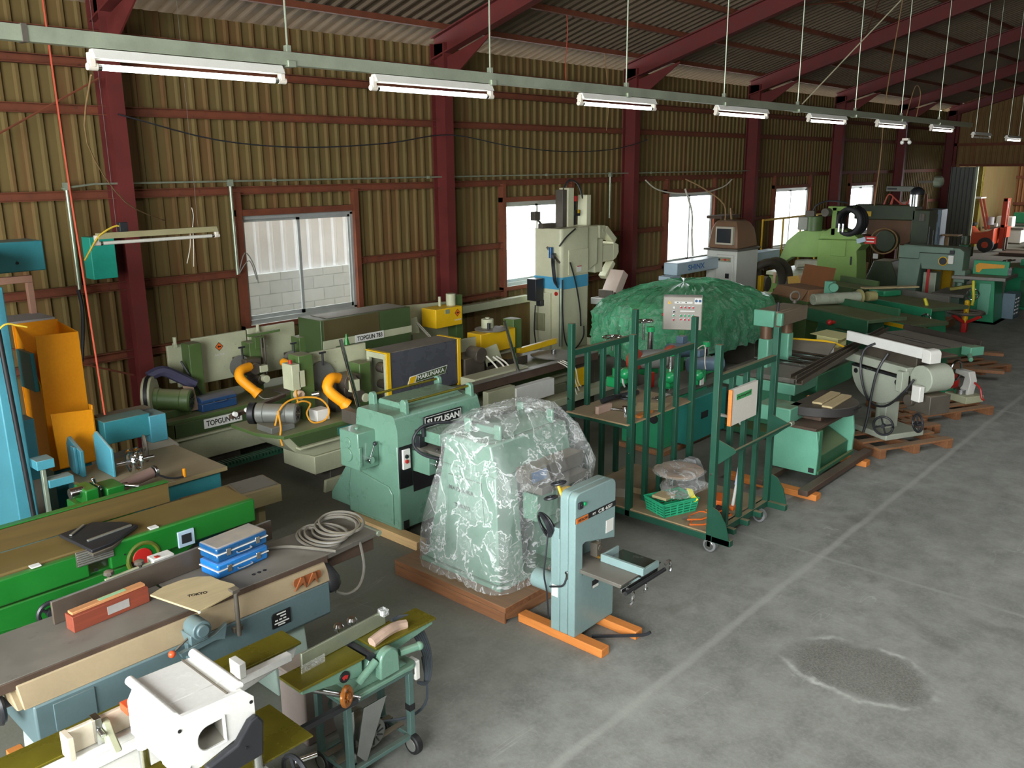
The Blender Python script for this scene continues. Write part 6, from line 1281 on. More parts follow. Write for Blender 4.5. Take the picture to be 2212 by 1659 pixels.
part(t, 'front_panel', MB().box(10.04, 4.60, 1.35, 10.76, 4.66, 1.525), m_brn, .006)
part(t, 'beam_stud', MB().cyl((10.06, 4.68, 1.53), (10.06, 4.68, 1.64), .016), m_blackp, 0)
part(t, 'lifting_ring', MB().ring((10.80, 4.80, 1.62), (.8, .6, 0), .06, .014).cyl((10.80, 4.80, 1.53), (10.80, 4.80, 1.57), .03), m_iron, 0)
for x, y in ((10.12, 4.84), (10.66, 4.82)):
    c = part(t, 'post', MB().box(x-.07, y-.07, .62, x+.07, y+.07, 1.16), m_pg, .015)
    part(c, 'post_collar', MB().cyl((x, y, 1.16), (x, y, 1.33), .075), pm('brown_collar', '#6f5540', .45, .3, .15), .004)
part(t, 'table', MB().box(9.7, 4.25, .74, 11.9, 5.15, .80), m_gtop, .006)
part(t, 'table_side', MB().box(9.68, 4.22, .60, 10.3, 5.18, .735), m_pg, .012)
part(t, 'table_casting', MB().prism('y', rpoly(10.32, .48, 11.5, .73, .10, 5, '1100'), 4.22, 5.18), m_mid, .012)
for x in (10.35, 10.62, 10.92): part(t, 'table_roller', MB().cyl((x, 4.32, .83), (x+.04, 5.10, .83), .035), m_steel, 0)
part(t, 'white_guard', MB().prism('x', [(4.40, .84), (5.05, .84), (5.05, .97), (4.40, .97)], 11.2, 11.23), m_letw, .003)
part(t, 'grey_guard', MB().prism('y', [(11.0, .86), (11.22, .98), (11.24, .97), (11.02, .85)], 4.38, 5.02), m_gtop, .003)
part(t, 'base', MB().prism('y', [(9.95, .05), (11.2, .05), (11.0, .60), (10.0, .60)], 4.4, 5.1), m_mid, .015)
part(t, 'base_step', MB().box(9.62, 4.15, .02, 11.5, 5.2, .10), m_dgr, .01)
part(t, 'loose_boards', MB().box(11.3, 4.35, .81, 11.9, 5.05, .84), m_tanw, .003)
solo('yellow_paper', MB().prism('z', [(11.45, 4.40), (11.92, 4.42), (12.05, 4.85), (11.6, 4.90)], .99, .996).box(11.6, 4.5, .845, 11.9, 4.8, .989), pm('cream_yellow_paper', '#c9c58a', .7, 0, .05), 'sheet of pale yellow paper lying on the table behind the dark channel rails', 'paper', bev=0)
solo('yellow_strap', MB().tube([(11.1, 5.0, .99), (11.15, 4.7, 1.0), (11.25, 4.45, .985), (11.4, 4.3, .90)], .014, 6), m_yel, 'yellow strap lying across the thicknesser table', 'strap', bev=0)
for (a, b, lab) in (((8.78, 3.86, 1.035), (12.35, 4.13, 1.035), 'upper dark steel channel rail lying diagonally over the thicknesser table'), ((8.62, 3.72, 1.03), (10.75, 3.94, 1.03), 'lower dark steel channel rail lying diagonally over the thicknesser table')):
    mb = MB(); mb.bar(a, b, .075, .012)
    for s_ in (-1, 1):
        o_ = V((0, .033*s_, .02)); mb.bar(V(a)+o_, V(b)+o_, .010, .05)
    q = solo('steel_rail', mb, pm('dark_rail_steel', '#4e463b', .5, .3, .2, 5, .45, '#75674e'), lab, 'rail', bev=.002)
t = thing('wood_packing', 'small orange-sided wood packing piece with rollers under the rail ends', 'packing', (9.9, 4.0, 0))
part(t, 'block', MB().box(9.80, 3.92, .42, 9.84, 4.12, .60), m_orw, .004)
part(t, 'tray', MB().box(9.80, 3.9, .0, 10.35, 4.12, .42), m_dgr, .01)
for q in range(3): part(t, 'roller', MB().cyl((9.84+.12*q, 3.9, .46), (9.98+.12*q, 4.2, .46), .04), m_steel, 0)

# ---------------------------------------------------------------- low mint-green base with half-round table
t = thing('disc_sander_base', 'low mint-green open-sided machine base with a dark half-round table on top', 'machine base', (9.0, 3.62, .12))
part(t, 'side_panel', MB().prism('x', [(3.40, .13), (3.88, .13), (3.90, .62), (3.42, .60), (3.39, .40)], 8.46, 8.49), m_pg, .006)
part(t, 'side_panel', MB().prism('x', [(3.40, .13), (3.88, .13), (3.90, .62), (3.42, .60), (3.39, .40)], 9.42, 9.46), m_pg, .006)
part(t, 'front_post', MB().box(8.49, 3.40, .13, 8.58, 3.44, .60), m_mid, .006)
part(t, 'back_panel', MB().box(8.49, 3.86, .13, 9.42, 3.89, .61), m_mid, .004)
part(t, 'inner_slope', MB().prism('x', [(3.44, .13), (3.84, .13), (3.84, .5), (3.44, .28)], 8.60, 9.40), m_dgr, .006)
part(t, 'front_sill', MB().box(8.49, 3.38, .13, 9.44, 3.41, .17), m_dgr, .004)
part(t, 'top_plate', MB().box(8.44, 3.42, .605, 9.48, 3.92, .635), m_rustb, .004)
part(t, 'column', MB().box(8.42, 3.7, .636, 8.75, 4.1, .80), m_pg, .012)
part(t, 'yoke', MB().box(8.74, 3.50, .636, 9.30, 3.75, .70), m_rustb, .006)
part(t, 'half_round_table', MB().prism('z', [(8.60, 3.80)]+[(9.02+.56*math.cos(a)*(.75), 3.72+.48*math.sin(a)) for a in [PI+PI*i/16 for i in range(17)]]+[(9.46, 3.80)], .70, .80), pm('dark_cast_iron', '#3c3a38', .5, .3, .1, 5, .5, '#6d6350'), .008)
part(t, 'table_slot', MB().box(8.93, 3.238, .75, 9.16, 3.245, .765), m_dark, 0)
part(t, 'foot_notch', MB().box(8.455, 3.42, .15, 8.462, 3.48, .20), m_dark, 0)
part(t, 'mint_bracket', MB().prism('x', [(3.7, .64), (3.78, .64), (3.82, .78), (3.72, .80)], 8.72, 8.78), m_pg, .006)
for q, (x0, y0, x1, y1) in enumerate(((8.72, 3.44, 9.32, 3.52), (8.80, 3.58, 9.36, 3.66))):
    solo('wood_strip', MB().bar((x0, y0, .812), (x1, y1-.05, .812), .11, .022), m_ply, ('nearer' if q == 0 else 'farther')+' of two pale wood strips lying on the dark half-round table', 'wood strip', bev=.003)
beam('skid', 7.98, 3.27, .065, 9.72, 3.37, .125, m_rustb, 'dark brown skid beam along the front of the low mint-green base', 'skid')
beam('skid', 7.98, 3.75, .065, 9.72, 3.85, .125, m_rustb, 'dark brown skid beam along the back of the low mint-green base', 'skid')
beam('timber_beam', 8.08, 3.22, 0, 8.20, 4.25, .064, m_orw, 'orange timber block under the near ends of the skids')
beam('timber_beam', 9.42, 3.22, 0, 9.54, 4.05, .064, m_orw, 'orange timber block under the far ends of the skids')

# ---------------------------------------------------------------- saws on pallets
def slat_pallet(label, x, y, rz, L, Wd, n=5, mat=None, h=.12):
    p = thing('pallet', label, 'pallet', (x, y, 0), rz, rel=True); mat = mat or m_palx
    for q in range(3): part(p, 'runner', MB().box(-L/2, -Wd/2+q*(Wd-.09)/2, 0, L/2, -Wd/2+q*(Wd-.09)/2+.09, h-.022), m_pal, .004)
    for q in range(n): part(p, 'slat', MB().box(-L/2+q*(L-.11)/(n-1), -Wd/2, h-.022, -L/2+q*(L-.11)/(n-1)+.11, Wd/2, h), mat, .003)
    return p
AZ = math.atan2(-.89, -.45)
slat_pallet('brown slatted pallet carrying the grey tilting saw', 10.5, 3.38, AZ, .95, 1.1, 4)
slat_pallet('grey-brown slatted pallet under the green table saw', 12.3, 3.45, AZ, 1.0, 1.25, 5)
slat_pallet('brown pallet on the floor right of the green table saw', 15.2, 3.85, AZ, .9, 1.2, 4)
slat_pallet('narrow orange-brown slatted pallet between the grey saw and the green table saw', 11.32, 3.44, AZ, .8, .36, 4)
m_gs = pm('greenish_grey_paint', '#a0a695', .4, 0, .08, 4, .3, '#8a836c', .15)
s = thing('tilting_saw', 'grey-green saw with a half-disc tilting table and hanging black cable on a pallet', 'saw', (10.55, 3.45, .12), AZ, rel=True)
# local: x to the right seen from the aisle, y away from the viewer, z from the pallet top
part(s, 'base_plate', MB().box(-.32, -.28, 0, .34, .30, .07), m_gs, .012)
part(s, 'column', MB().cyl((-.02, 0, .07), (-.02, 0, .42), .09).box(.02, -.1, .07, .12, .1, .40), m_gs, .008)
tr = [(-.42, .76), (.42, .76)]+[(.42*math.cos(a), .74+.36*math.sin(a)) for a in [-PI*i/18 for i in range(1, 18)]]
part(s, 'half_disc', MB().prism('y', tr, -.18, -.12), m_gs, .008)
part(s, 'half_disc', MB().prism('y', tr, .22, .27), m_gs, .008)
part(s, 'disc_rim', MB().prism('y', tr[2:]+[(-.38, .74), (.38, .74)], -.12, .22), m_iron, .006)
for x in (-.34, .32): part(s, 'trunnion_bolt', MB().cyl((x, -.19, .70), (x, -.16, .70), .03), m_dark, 0)
part(s, 'slot', MB().box(-.42, -.185, .75, .40, -.178, .78), m_dark, 0)
part(s, 'table_beam', MB().box(-.58, -.20, .80, .46, .26, .90), m_gs, .01)
part(s, 'bright_edge', MB().box(-.2, -.195, .755, -.08, -.18, .775), m_steel, 0)
part(s, 'table', MB().box(-.62, -.10, 1.02, .62, .38, 1.04), m_rustb, .004)
part(s, 'fence', MB().prism('x', [(-.14, 1.03), (-.10, 1.03), (-.10, 1.15), (-.14, 1.15)], -.60, .62), m_letw, .006)
part(s, 'fence_end', MB().prism('y', rpoly(.62, 1.0, .74, 1.15, .05, 4, '0010'), -.16, .0), m_white, .006)
part(s, 'under_works', MB().box(-.30, -.10, .90, .50, .25, 1.02), m_mach, .008)
part(s, 'clamp', MB().box(.38, -.26, .62, .47, -.16, .86), m_gs, .006)
part(s, 'motor_case', MB().cyl((.62, -.14, .80), (.62, .2, .80), .16), m_gs, .01)
part(s, 'white_switch', MB().box(.60, -.24, .56, .72, -.17, .74), m_white, .008)
part(s, 'lower_works', MB().box(.42, -.1, .40, .75, .2, .62).cyl((.48, -.16, .52), (.48, -.05, .52), .07), m_iron, .008)
handwheel(s, 'handwheel', (.72, -.22, .32), (.3, 1, 0), .10, m_blackp, 4, .014, .025)
handwheel(s, 'handwheel', (.30, -.30, .18), (-.6, 1, 0), .11, m_blackp, 4, .014, .025)
part(s, 'hanging_cable', MB().tube([(-.1, -.15, 1.08), (-.2, -.22, .98), (-.2, -.24, .72), (-.02, -.26, .42), (.25, -.26, .40), (.5, -.26, .62), (.6, -.22, .80)], .014, 6).tube([(.12, -.16, 1.0), (.08, -.25, .8), (.04, -.27, .5), (.02, -.28, .2), (.0, -.3, .02)], .015, 6), m_blackp, 0)
s = thing('table_saw', 'green table saw with a dusty slotted top and dark fence on a pallet', 'table saw', (12.85, 3.85, .12), AZ, rel=True)
part(s, 'table', MB().box(-.62, -.36, .69, .62, .42, .74), m_gtop, .004)
part(s, 'table_apron', MB().box(-.63, -.375, .58, .63, -.35, .738), m_mgr, .008)
part(s, 'table_apron', MB().box(.62, -.36, .60, .64, .42, .735), m_dgr, .006)
part(s, 'slots', MB().box(-.62, -.06, .739, .62, -.045, .742).box(-.05, -.18, .739, .30, -.16, .742), m_dark, 0)
part(s, 'rear_fence', MB().box(-.66, .38, .74, .72, .42, .82), pm('dark_fence_steel', '#4a423b', .5, .3, .15), .004)
part(s, 'end_bracket', MB().box(.66, .1, .64, .82, .34, .76).cyl((.80, .1, .66), (.92, .0, .62), .03), m_pg, .01)
part(s, 'body', MB().prism('y', [(-.28, .10), (.34, .10), (.26, .58), (-.20, .58)], -.26, .30), m_mid, .012)
part(s, 'base', MB().box(-.38, -.38, 0, .48, .36, .10), m_mgr, .012)
part(s, 'chrome_wheel', MB().ring((.50, -.1, .30), (1, .1, 0), .12, .016, 24), m_steel, 0)
t = thing('arbor_press', 'small cream and chrome bench machine with a red motor on the pallet by the aisle', 'machine', (12.70, 3.14, .12), AZ, rel=True)
part(t, 'base', MB().box(-.16, -.16, 0, .20, .16, .10), m_cream, .01)
part(t, 'column', MB().prism('y', [(-.06, .10), (.12, .10), (.15, .30), (.10, .42), (-.12, .42), (-.12, .36), (.04, .34), (.02, .22)], -.06, .06), m_white, .01)
part(t, 'wheel', MB().ring((-.16, 0, .38), (1, .25, 0), .14, .016, 24).cyl((-.18, 0, .38), (-.06, 0, .38), .025), m_steel, 0)
part(t, 'red_motor', MB().prism('y', rpoly(-.46, .02, -.26, .28, .07, 4, '0011'), .02, .2), m_redp, .006)
part(t, 'chrome_base', MB().cyl((.0, -.04, .10), (.0, -.04, .17), .10), m_steel, .004)
part(t, 'side_crank', MB().tube([(.16, 0, .28), (.26, 0, .22), (.30, 0, .10), (.34, 0, .08)], .014, 6), m_redp, 0)
for q, (x, y, L) in enumerate(((14.7, 3.62, 1.15), (15.8, 3.95, 1.25))):
    solo('timber_board', MB().bar((x-.45*L/2, y+.89*L/2, .20 if q else .146), (x+.45*L/2-.2, y-.89*L/2, .20 if q else .146), .16, .05), m_palx, ('dusty flat board with scraps' if q == 0 else 'orange-brown plank')+' lying over the pallet right of the green table saw', 'board', bev=.004)
t = thing('wheel_stand', 'round spoked wheel held in a bright red three-armed stand beside the aisle', 'wheel stand', (18.7, 4.75, 0))
part(t, 'red_post', MB().box(18.64, 4.70, 0, 18.76, 4.80, .20), m_redp, .01)
for a in (0.5, 2.6, 4.4): part(t, 'red_arm', MB().bar((18.7, 4.75, .18), (18.7+.32*math.cos(a), 4.75+.32*math.sin(a), .36), .06, .06), m_redp, .008)
part(t, 'wheel', MB().ring((18.7, 4.75, .40), (0, 0, 1), .32, .03, 32), m_iron, 0)
for k_ in range(4): part(t, 'spoke', MB().cyl((18.7, 4.75, .40), (18.7+.32*math.cos(k_*PI/2+.3), 4.75+.32*math.sin(k_*PI/2+.3), .40), .014), m_iron, 0)
part(t, 'hub', MB().cyl((18.7, 4.75, .20), (18.7, 4.75, .58), .05).ball((18.7, 4.75, .60), .05), m_yel, .004)
t = thing('wooden_crate', 'low open tan crate behind the red wheel stand', 'crate', (18.9, 5.3, 0))
for y in (5.12, 5.52): part(t, 'side', MB().box(18.3, y, .03, 19.4, y+.04, .16), m_palx, .003)
for x in (18.26, 19.4): part(t, 'end', MB().box(x, 5.12, .03, x+.04, 5.56, .16), m_pal, .003)
part(t, 'floor_board', MB().box(18.26, 5.12, 0, 19.44, 5.56, .03), m_palx, .003)

# ---------------------------------------------------------------- the mass of green machines in mid-distance
def bench_machine(name, label, cat, x, y, rz, L, Wd, h, m, top=None, extras=()):
    t = thing(name, label, cat, (x, y, 0), rz, rel=True)
    part(t, 'table', MB().box(-L/2, -Wd/2, h-.06, L/2, Wd/2, h), top or m_dgt, .006)
    part(t, 'apron', MB().box(-L/2-.01, -Wd/2-.02, h-.22, L/2+.01, -Wd/2, h-.01), m, .008)
    part(t, 'body', MB().prism('y', [(-L*.30, .06), (L*.32, .06), (L*.26, h-.07), (-L*.24, h-.07)], -Wd*.38, Wd*.40), m, .012)
    part(t, 'base', MB().box(-L*.36, -Wd*.45, 0, L*.38, Wd*.45, .06), m, .01)
    for e_ in extras:
        kd = e_[0]
        if kd == 'fence': part(t, 'fence', MB().box(-L/2*e_[1], Wd/2-.10, h, L/2*e_[1], Wd/2-.06, h+.12), e_[2], .005)
        if kd == 'wheel': handwheel(t, 'handwheel', (e_[1], -Wd/2-.06, e_[2]), (0, 1, .1), .12, m_steel, 4, .016, .03)
        if kd == 'motor': motor(t, (e_[1], -.1, h*.45), (e_[1]+.25, -.1, h*.45), .12, m_motor)
        if kd == 'head': part(t, 'head', MB().box(e_[1]-.22, -.2, h, e_[1]+.22, .25, h+e_[2]), m, .03)
        if kd == 'post': part(t, 'post', MB().cyl((e_[1], 0, h), (e_[1], 0, h+e_[2]), .06), m_iron, .005)
        if kd == 'bar': part(t, 'bar', MB().bar((-L*.45, -Wd/2-.05, h-.05), (L*.45, -Wd/2-.05, h-.05), .05, .06), e_[1], .004)
        if kd == 'box': part(t, 'box', MB().box(e_[1]-.2, -Wd/2-.05, .1, e_[1]+.2, -Wd/2+.05, h*.7), m_dgr, .008)
    return t
m_dgt = pm('green_dusty_top', '#4f6044', .5, .1, .15, 4, .75, '#7d7a50')
AZ2 = AZ
mt_ = bench_machine('mortiser', 'deep green machine with dusty long table behind the thicknesser', 'machine', 14.75, 5.55, AZ2, 1.7, .8, .85, m_dgr, None, (('fence', .9, m_dgr), ('motor', -.6), ('box', .3)))
part(mt_, 'stop_knob', MB().ball((.1, -.52, .70), .05).cyl((.1, -.5, .70), (.1, -.38, .70), .03), m_redp, 0)
bench_machine('tenoner', 'mid-green machine with a yellow-edged front plate, left of the red wheel stand', 'machine', 16.1, 5.35, AZ2, 1.9, .8, .62, m_mgr, None, (('bar', m_yel), ('box', -.4), ('wheel', .75, .36)))
bench_machine('shaper', 'green shaper with a grey front plate between the red wheel stand and the overarm machine', 'machine', 17.5, 5.45, AZ2, 1.9, .9, .72, m_mgr, None, (('head', -.7, .12), ('motor', .3), ('wheel', .9, .5), ('fence', .6, m_gtop)))
bench_machine('panel_saw', 'dark green sliding saw with long bars under the light green cabinet', 'saw', 18.0, 6.9, AZ2, 1.15, .8, .84, m_dgr, None, (('bar', m_iron), ('fence', .95, m_tgg), ('motor', -.9)))
bench_machine('cross_cut_saw', 'olive-topped cross-cut bench in front of the light green cabinet', 'bench', 16.95, 7.1, AZ2, 1.5, .9, .80, m_tgg, m_gtop, (('fence', .8, m_tgg), ('box', .0)))
bench_machine('boring_machine', 'low deep green machine end standing on the aisle side of the green mass', 'machine', 13.95, 4.45, AZ2, 1.0, .55, .60, m_dgr, None, (('box', .2), ('motor', -.3)))
solo('yellow_tie', MB().tube([(17.0, 5.05, .85), (17.02, 5.0, .70), (16.98, 5.0, .5), (17.02, 4.98, .3)], .03, 6), pm('yellow_tape', '#d8d23a', .6, 0, .06), 'knotted yellow tape hanging on the green machine left of the red wheel stand', 'tape', bev=0)
solo('yellow_tie', MB().tube([(19.76, 4.95, .90), (19.70, 4.92, .75), (19.72, 4.9, .55), (19.66, 4.9, .4)], .03, 6), MATS['yellow_tape'], 'knotted yellow tape hanging near the orange-lettered shaper', 'tape', bev=0)
t = thing('cardboard_box', 'open brown cardboard box with red print beside the black hoses', 'box', (15.55, 6.75, .86), AZ2, rel=True)
m_card = pm('cardboard', '#8a6546', .85, 0, .1, 4, .3)
part(t, 'carton', MB().box(-.42, -.25, 0, .42, .25, .22), m_card, .006)
part(t, 'flap', MB().prism('x', [(.25, .22), (.26, .22), (.34, .58), (.33, .58)], -.42, .42), pm('brown_flap', '#7d4f2b', .85, 0, .1, 4), 0)
part(t, 'flap', MB().prism('x', [(-.25, .22), (-.26, .22), (-.40, .06), (-.39, .05)], -.42, .42), m_card, 0)
part(t, 'red_print', MB().box(-.15, -.4005 if False else -.253, .10, -.02, -.25, .14).box(.12, -.253, .08, .30, -.25, .13), m_redp, 0)
part(t, 'stand', MB().box(-.40, -.24, -.86, .40, .24, 0), m_tgg, .01)
solo('yellow_card', MB().prism('x', [(6.98, .9), (7.3, .9), (7.34, 1.16), (7.12, 1.2)], 16.1, 16.11), pm('ochre_card', '#b08a3a', .7, 0, .08), 'small ochre card standing behind the open cardboard box', 'card', bev=0)
t = thing('wrapped_roll', 'pale tube wrapped in film lying on the green bench before the cardboard box', 'roll', (15.2, 5.9, .86))
part(t, 'roll', MB().cyl((14.8, 6.25, .97), (15.6, 5.75, .97), .10), pm('filmed_roll', '#a5ab96', .3, 0, .1, 5), .01)
part(t, 'end_disc', MB().cyl((15.6, 5.75, .97), (15.63, 5.73, .97), .14).cyl((15.75, 5.66, .97), (15.9, 5.57, .97), .09), m_yel if False else pm('straw_disc', '#a09a66', .6, 0, .1), .006)
part(t, 'drill_head', MB().box(15.25, 6.1, .86, 15.4, 6.25, 1.25).cyl((15.2, 6.05, 1.15), (15.45, 6.2, 1.15), .08), m_pg, .01)
solo('flat_bar', MB().bar((17.4, 6.35, .885), (18.3, 5.6, .885), .16, .03), m_ply, 'pale flat bar lying across the green machines before the overarm machine', 'bar', bev=.003)

# ---------------------------------------------------------------- light green router with hydraulic tank and ring hose
m_lg = pm('light_green_paint', '#7c9c52', .42, 0, .07, 3, .25, '#8f9a55')
t = thing('light_router', 'light green machine with a flat front cabinet and humped arm before the fourth window', 'router', (19.3, 7.8, 0))
part(t, 'cabinet', MB().prism('x', [(7.06, .78), (7.96, .78), (7.99, 1.66), (7.10, 1.68), (7.02, 1.58), (7.12, 1.45), (7.10, 1.3)], 18.95, 19.5), m_lg, .01)
part(t, 'cabinet_door', MB().box(18.93, 7.35, 1.32, 18.955, 7.68, 1.66), m_lg, .006)
part(t, 'door_handle', MB().box(18.925, 7.20, 1.15, 18.95, 7.23, 1.33), m_blackp, .002)
part(t, 'arm', MB().prism('x', [(7.9, 1.30), (8.2, 1.22), (8.72, 1.20), (9.0, 1.0), (9.05, 1.10), (8.88, 1.55), (8.62, 1.78), (8.3, 1.84), (8.0, 1.84), (7.9, 1.80)], 19.3, 19.6), m_lg, .012)
part(t, 'arm_crown', MB().prism('x', [(7.12, 1.68), (8.02, 1.66), (7.98, 1.80), (7.80, 1.90), (7.62, 1.92), (7.3, 1.82)], 19.1, 19.5), m_lg, .01)
part(t, 'mast', MB().box(19.1, 7.68, 1.75, 19.3, 7.78, 2.36), m_lg, .01)
part(t, 'mast_arm', MB().box(19.1, 7.30, 2.28, 19.3, 7.88, 2.38), m_lg, .01)
part(t, 'table', MB().box(18.6, 7.9, .84, 20.2, 9.0, .92), m_cream, .008)
part(t, 'table_frame', MB().box(18.65, 7.95, .2, 20.1, 8.95, .84), m_lg, .01)
for y in (8.15, 8.45, 8.75): part(t, 'table_clip', MB().box(18.58, y, .66, 18.62, y+.06, .90), pm('pink_clip', '#b08d76', .5, 0, .08), .003)
part(t, 'base', MB().box(18.7, 7.1, 0, 19.6, 8.0, .78), m_tgg, .015)
part(t, 'tank', MB().cyl((19.0, 8.12, 1.84), (19.0, 8.12, 2.16), .17), m_tgg, .008)
part(t, 'grey_tank', MB().box(18.85, 8.22, 1.86, 19.15, 8.44, 2.14), pm('grey_tank_paint', '#8b8c80', .45, 0, .08), .015)
part(t, 'valve', MB().cyl((18.9, 7.86, 2.25), (19.2, 7.86, 2.25), .09).box(18.9, 8.1, 2.16, 19.0, 8.3, 2.28), m_iron, .006)
part(t, 'black_tube', MB().tube([(19.0, 8.2, 2.2), (19.0, 8.1, 2.40), (19.0, 7.8, 2.50), (19.0, 7.4, 2.46)], .02, 6), m_blackp, 0)
h_ = MB()
for q in range(3): h_.ring((19.15+.14*q, 7.42, 2.06), (1, -.12, 0), .27, .075, 26, 10)
part(t, 'ring_hose', h_, m_dark, 0)
part(t, 'bright_pipes', MB().cyl((18.98, 7.55, 1.84), (18.98, 7.55, 2.02), .03).cyl((18.98, 7.46, 1.84), (18.98, 7.46, 2.02), .03), m_steel, 0)
part(t, 'red_label', MB().box(18.94, 6.72, 1.62, 18.98, 6.96, 1.78), m_redp, .004)
part(t, 'label_lettering', MB().box(18.93, 6.76, 1.66, 18.942, 6.92, 1.68).box(18.93, 6.76, 1.73, 18.942, 6.92, 1.75), m_letw, 0)
part(t, 'grey_arm', MB().bar((18.96, 7.12, 1.66), (18.96, 6.94, 1.72), .1, .1), m_pb, .006)
t = thing('safety_rail', 'yellow pipe guard rail standing in front of the fourth window', 'guard rail', (21.5, 9.6, 0))
part(t, 'rail', MB().cyl((19.4, 9.55, 2.0), (23.8, 9.55, 2.0), .025), m_yel, 0)
for x in (19.4, 20.5, 21.5, 22.5, 23.8): part(t, 'post', MB().cyl((x, 9.55, 0), (x, 9.55, 2.0), .022), m_yel, 0)
solo('white_sack', MB().tube([(19.5, 8.7, 1.02), (19.7, 8.5, 1.03), (19.9, 8.2, 1.02)], .10, 8), m_wc, 'pale sack lying on the light green machine table', 'sack', bev=0)
# ---------------------------------------------------------------- dark green radial machine
m_rad = pm('blackish_green_paint', '#35402a', .5, 0, .18, 4, .6, '#6f5a34', .35, '#4a3018')
t = thing('radial_drill', 'dark oily green radial machine with a chrome motor cap at the far end', 'machine', (22.4, 7.5, 0))
part(t, 'pedestal', MB().prism('x', [(7.2, 0), (7.95, 0), (7.98, .5), (7.82, .95), (7.4, .95), (7.2, .5)], 22.0, 22.7), m_rad, .02)
part(t, 'arm', MB().box(22.0, 6.95, 1.95, 22.5, 8.4, 2.30), m_rad, .02)
part(t, 'arm_lower', MB().prism('x', [(7.2, 1.35), (8.1, 1.60), (8.1, 1.95), (6.9, 1.95), (6.9, 1.5)], 22.1, 22.45), pm('rust_brown_cast', '#5b3d22', .6, 0, .2, 5, .4), .015)
part(t, 'column', MB().box(22.0, 6.62, .3, 22.6, 7.02, 2.2), m_rad, .02)
part(t, 'motor', MB().cyl((22.1, 6.98, 2.28), (22.1, 6.98, 2.56), .16), m_steel, .004)
part(t, 'motor_dome', MB().lathe((22.1, 6.98, 2.56), (22.1, 6.98, 2.75), [(0, .165), (.08, .16), (.14, .11), (.18, .02)], 18), m_blackp, 0)
part(t, 'spindle', MB().cyl((22.1, 6.85, 1.5), (22.1, 6.85, 2.2), .07).cyl((22.05, 6.78, 1.95), (22.05, 6.78, 2.12), .09), m_iron, .005)
part(t, 'top_bar', MB().box(22.1, 6.5, 2.82, 22.2, 7.0, 2.88), m_iron, .005)
part(t, 'lamp_head', MB().lathe((22.1, 6.62, 2.86), (22.1, 6.42, 2.86), [(0, .13), (.14, .13), (.18, .09), (.2, .03)], 8), m_gal, .004)
part(t, 'ring_guard', MB().ring((21.8, 7.55, 1.45), (1, .2, 0), .30, .02, 30), m_tan, 0)
part(t, 'drum', MB().cyl((21.85, 7.55, 1.45), (22.1, 7.5, 1.45), .26), m_rad, .01)
part(t, 'white_plate', MB().box(21.98, 7.72, 1.0, 22.0, 7.84, 1.12), m_letw, .003)
part(t, 'amber_plate', MB().box(21.98, 7.98, 2.02, 22.0, 8.10, 2.14), m_yel, 0)
part(t, 'copper_pipes', MB().tube([(22.3, 7.8, 2.3), (22.3, 7.7, 2.55), (22.3, 7.5, 2.4), (22.3, 7.3, 2.3), (22.3, 7.1, 2.62)], .02, 6).tube([(22.3, 7.65, 2.3), (22.3, 7.6, 2.5), (22.3, 7.62, 2.3)], .018, 6), m_oc, 0)
part(t, 'control_strip', MB().box(22.2, 7.1, 2.62, 22.4, 7.75, 2.74), pm('grey_strip', '#6d7066', .5, 0, .1), .008)
part(t, 'strip_buttons', MB().box(22.19, 7.5, 2.66, 22.2, 7.72, 2.70), m_dark, 0)
part(t, 'yellow_table', MB().box(22.0, 6.2, .84, 23.4, 7.1, .94), m_yel, .008)
part(t, 'pale_sheets', MB().box(21.95, 6.25, .95, 23.3, 7.05, 1.0), m_ply, .003)
for x in (22.2, 23.1): part(t, 'table_leg', MB().box(x, 6.3, 0, x+.2, 6.5, .84), m_yel, .005)
for z, y in ((.55, 7.98), (.3, 8.1)): part(t, 'white_tin', MB().cyl((21.6, y, 0), (21.6, y, z+.3), .08), m_letw, .004)
part(t, 'amber_bar', MB().bar((21.5, 7.85, .3), (21.5, 7.78, .95), .05, .05), m_tan, .003)
# ---------------------------------------------------------------- grey-green overarm machine and orange-lettered shaper
m_og = pm('grey_green_paint', '#6d8474', .42, 0, .08, 4, .5, '#847c5e', .1)
t = thing('overarm_router', 'grey-green C-shaped overarm machine with a red strip under its arm', 'machine', (20.304, 6.048, 0))
part(t, 'arm', MB().prism('x', [(5.249, 1.054), (6.07, 1.054), (6.091, 1.14), (6.156, 0.406), (6.545, 0.384), (6.566, 1.464), (6.48, 1.561), (5.346, 1.529), (5.249, 1.464)], 19.98, 20.466), m_og, 0.03)
part(t, 'belt_cover', MB().box(19.948, 6.134, 1.27, 19.98, 6.561, 1.54).box(19.948, 5.454, 1.41, 19.98, 6.156, 1.54), m_og, 0.01)
part(t, 'cover_line', MB().box(19.964, 5.508, 1.394, 19.978, 6.145, 1.41).box(19.964, 6.145, 1.259, 19.978, 6.556, 1.27), m_dark, 0)
part(t, 'dial', MB().cyl((19.937, 5.638, 1.248), (19.98, 5.638, 1.248), 0.081), m_blackp, 0.003)
part(t, 'dial_ring', MB().ring((19.948, 5.638, 1.248), (1, 0, 0), 0.086, 0.013), m_yel, 0)
part(t, 'white_box', MB().box(19.894, 5.422, 1.205, 19.958, 5.53, 1.378), m_white, 0.006)
part(t, 'top_switch', MB().box(19.926, 5.432, 1.399, 19.98, 5.519, 1.486), m_blackp, 0.004)
part(t, 'base', MB().prism('x', [(5.94, 0), (6.642, 0), (6.566, 0.406), (6.113, 0.406)], 19.926, 20.628), m_og, 0.02)
part(t, 'grey_door', MB().box(20.088, 5.778, 0.06, 20.412, 6.048, 0.978), m_gal, 0.01)
part(t, 'red_strip', MB().box(20.034, 5.908, 0.222, 20.088, 5.962, 1.054), m_redp, 0.004)
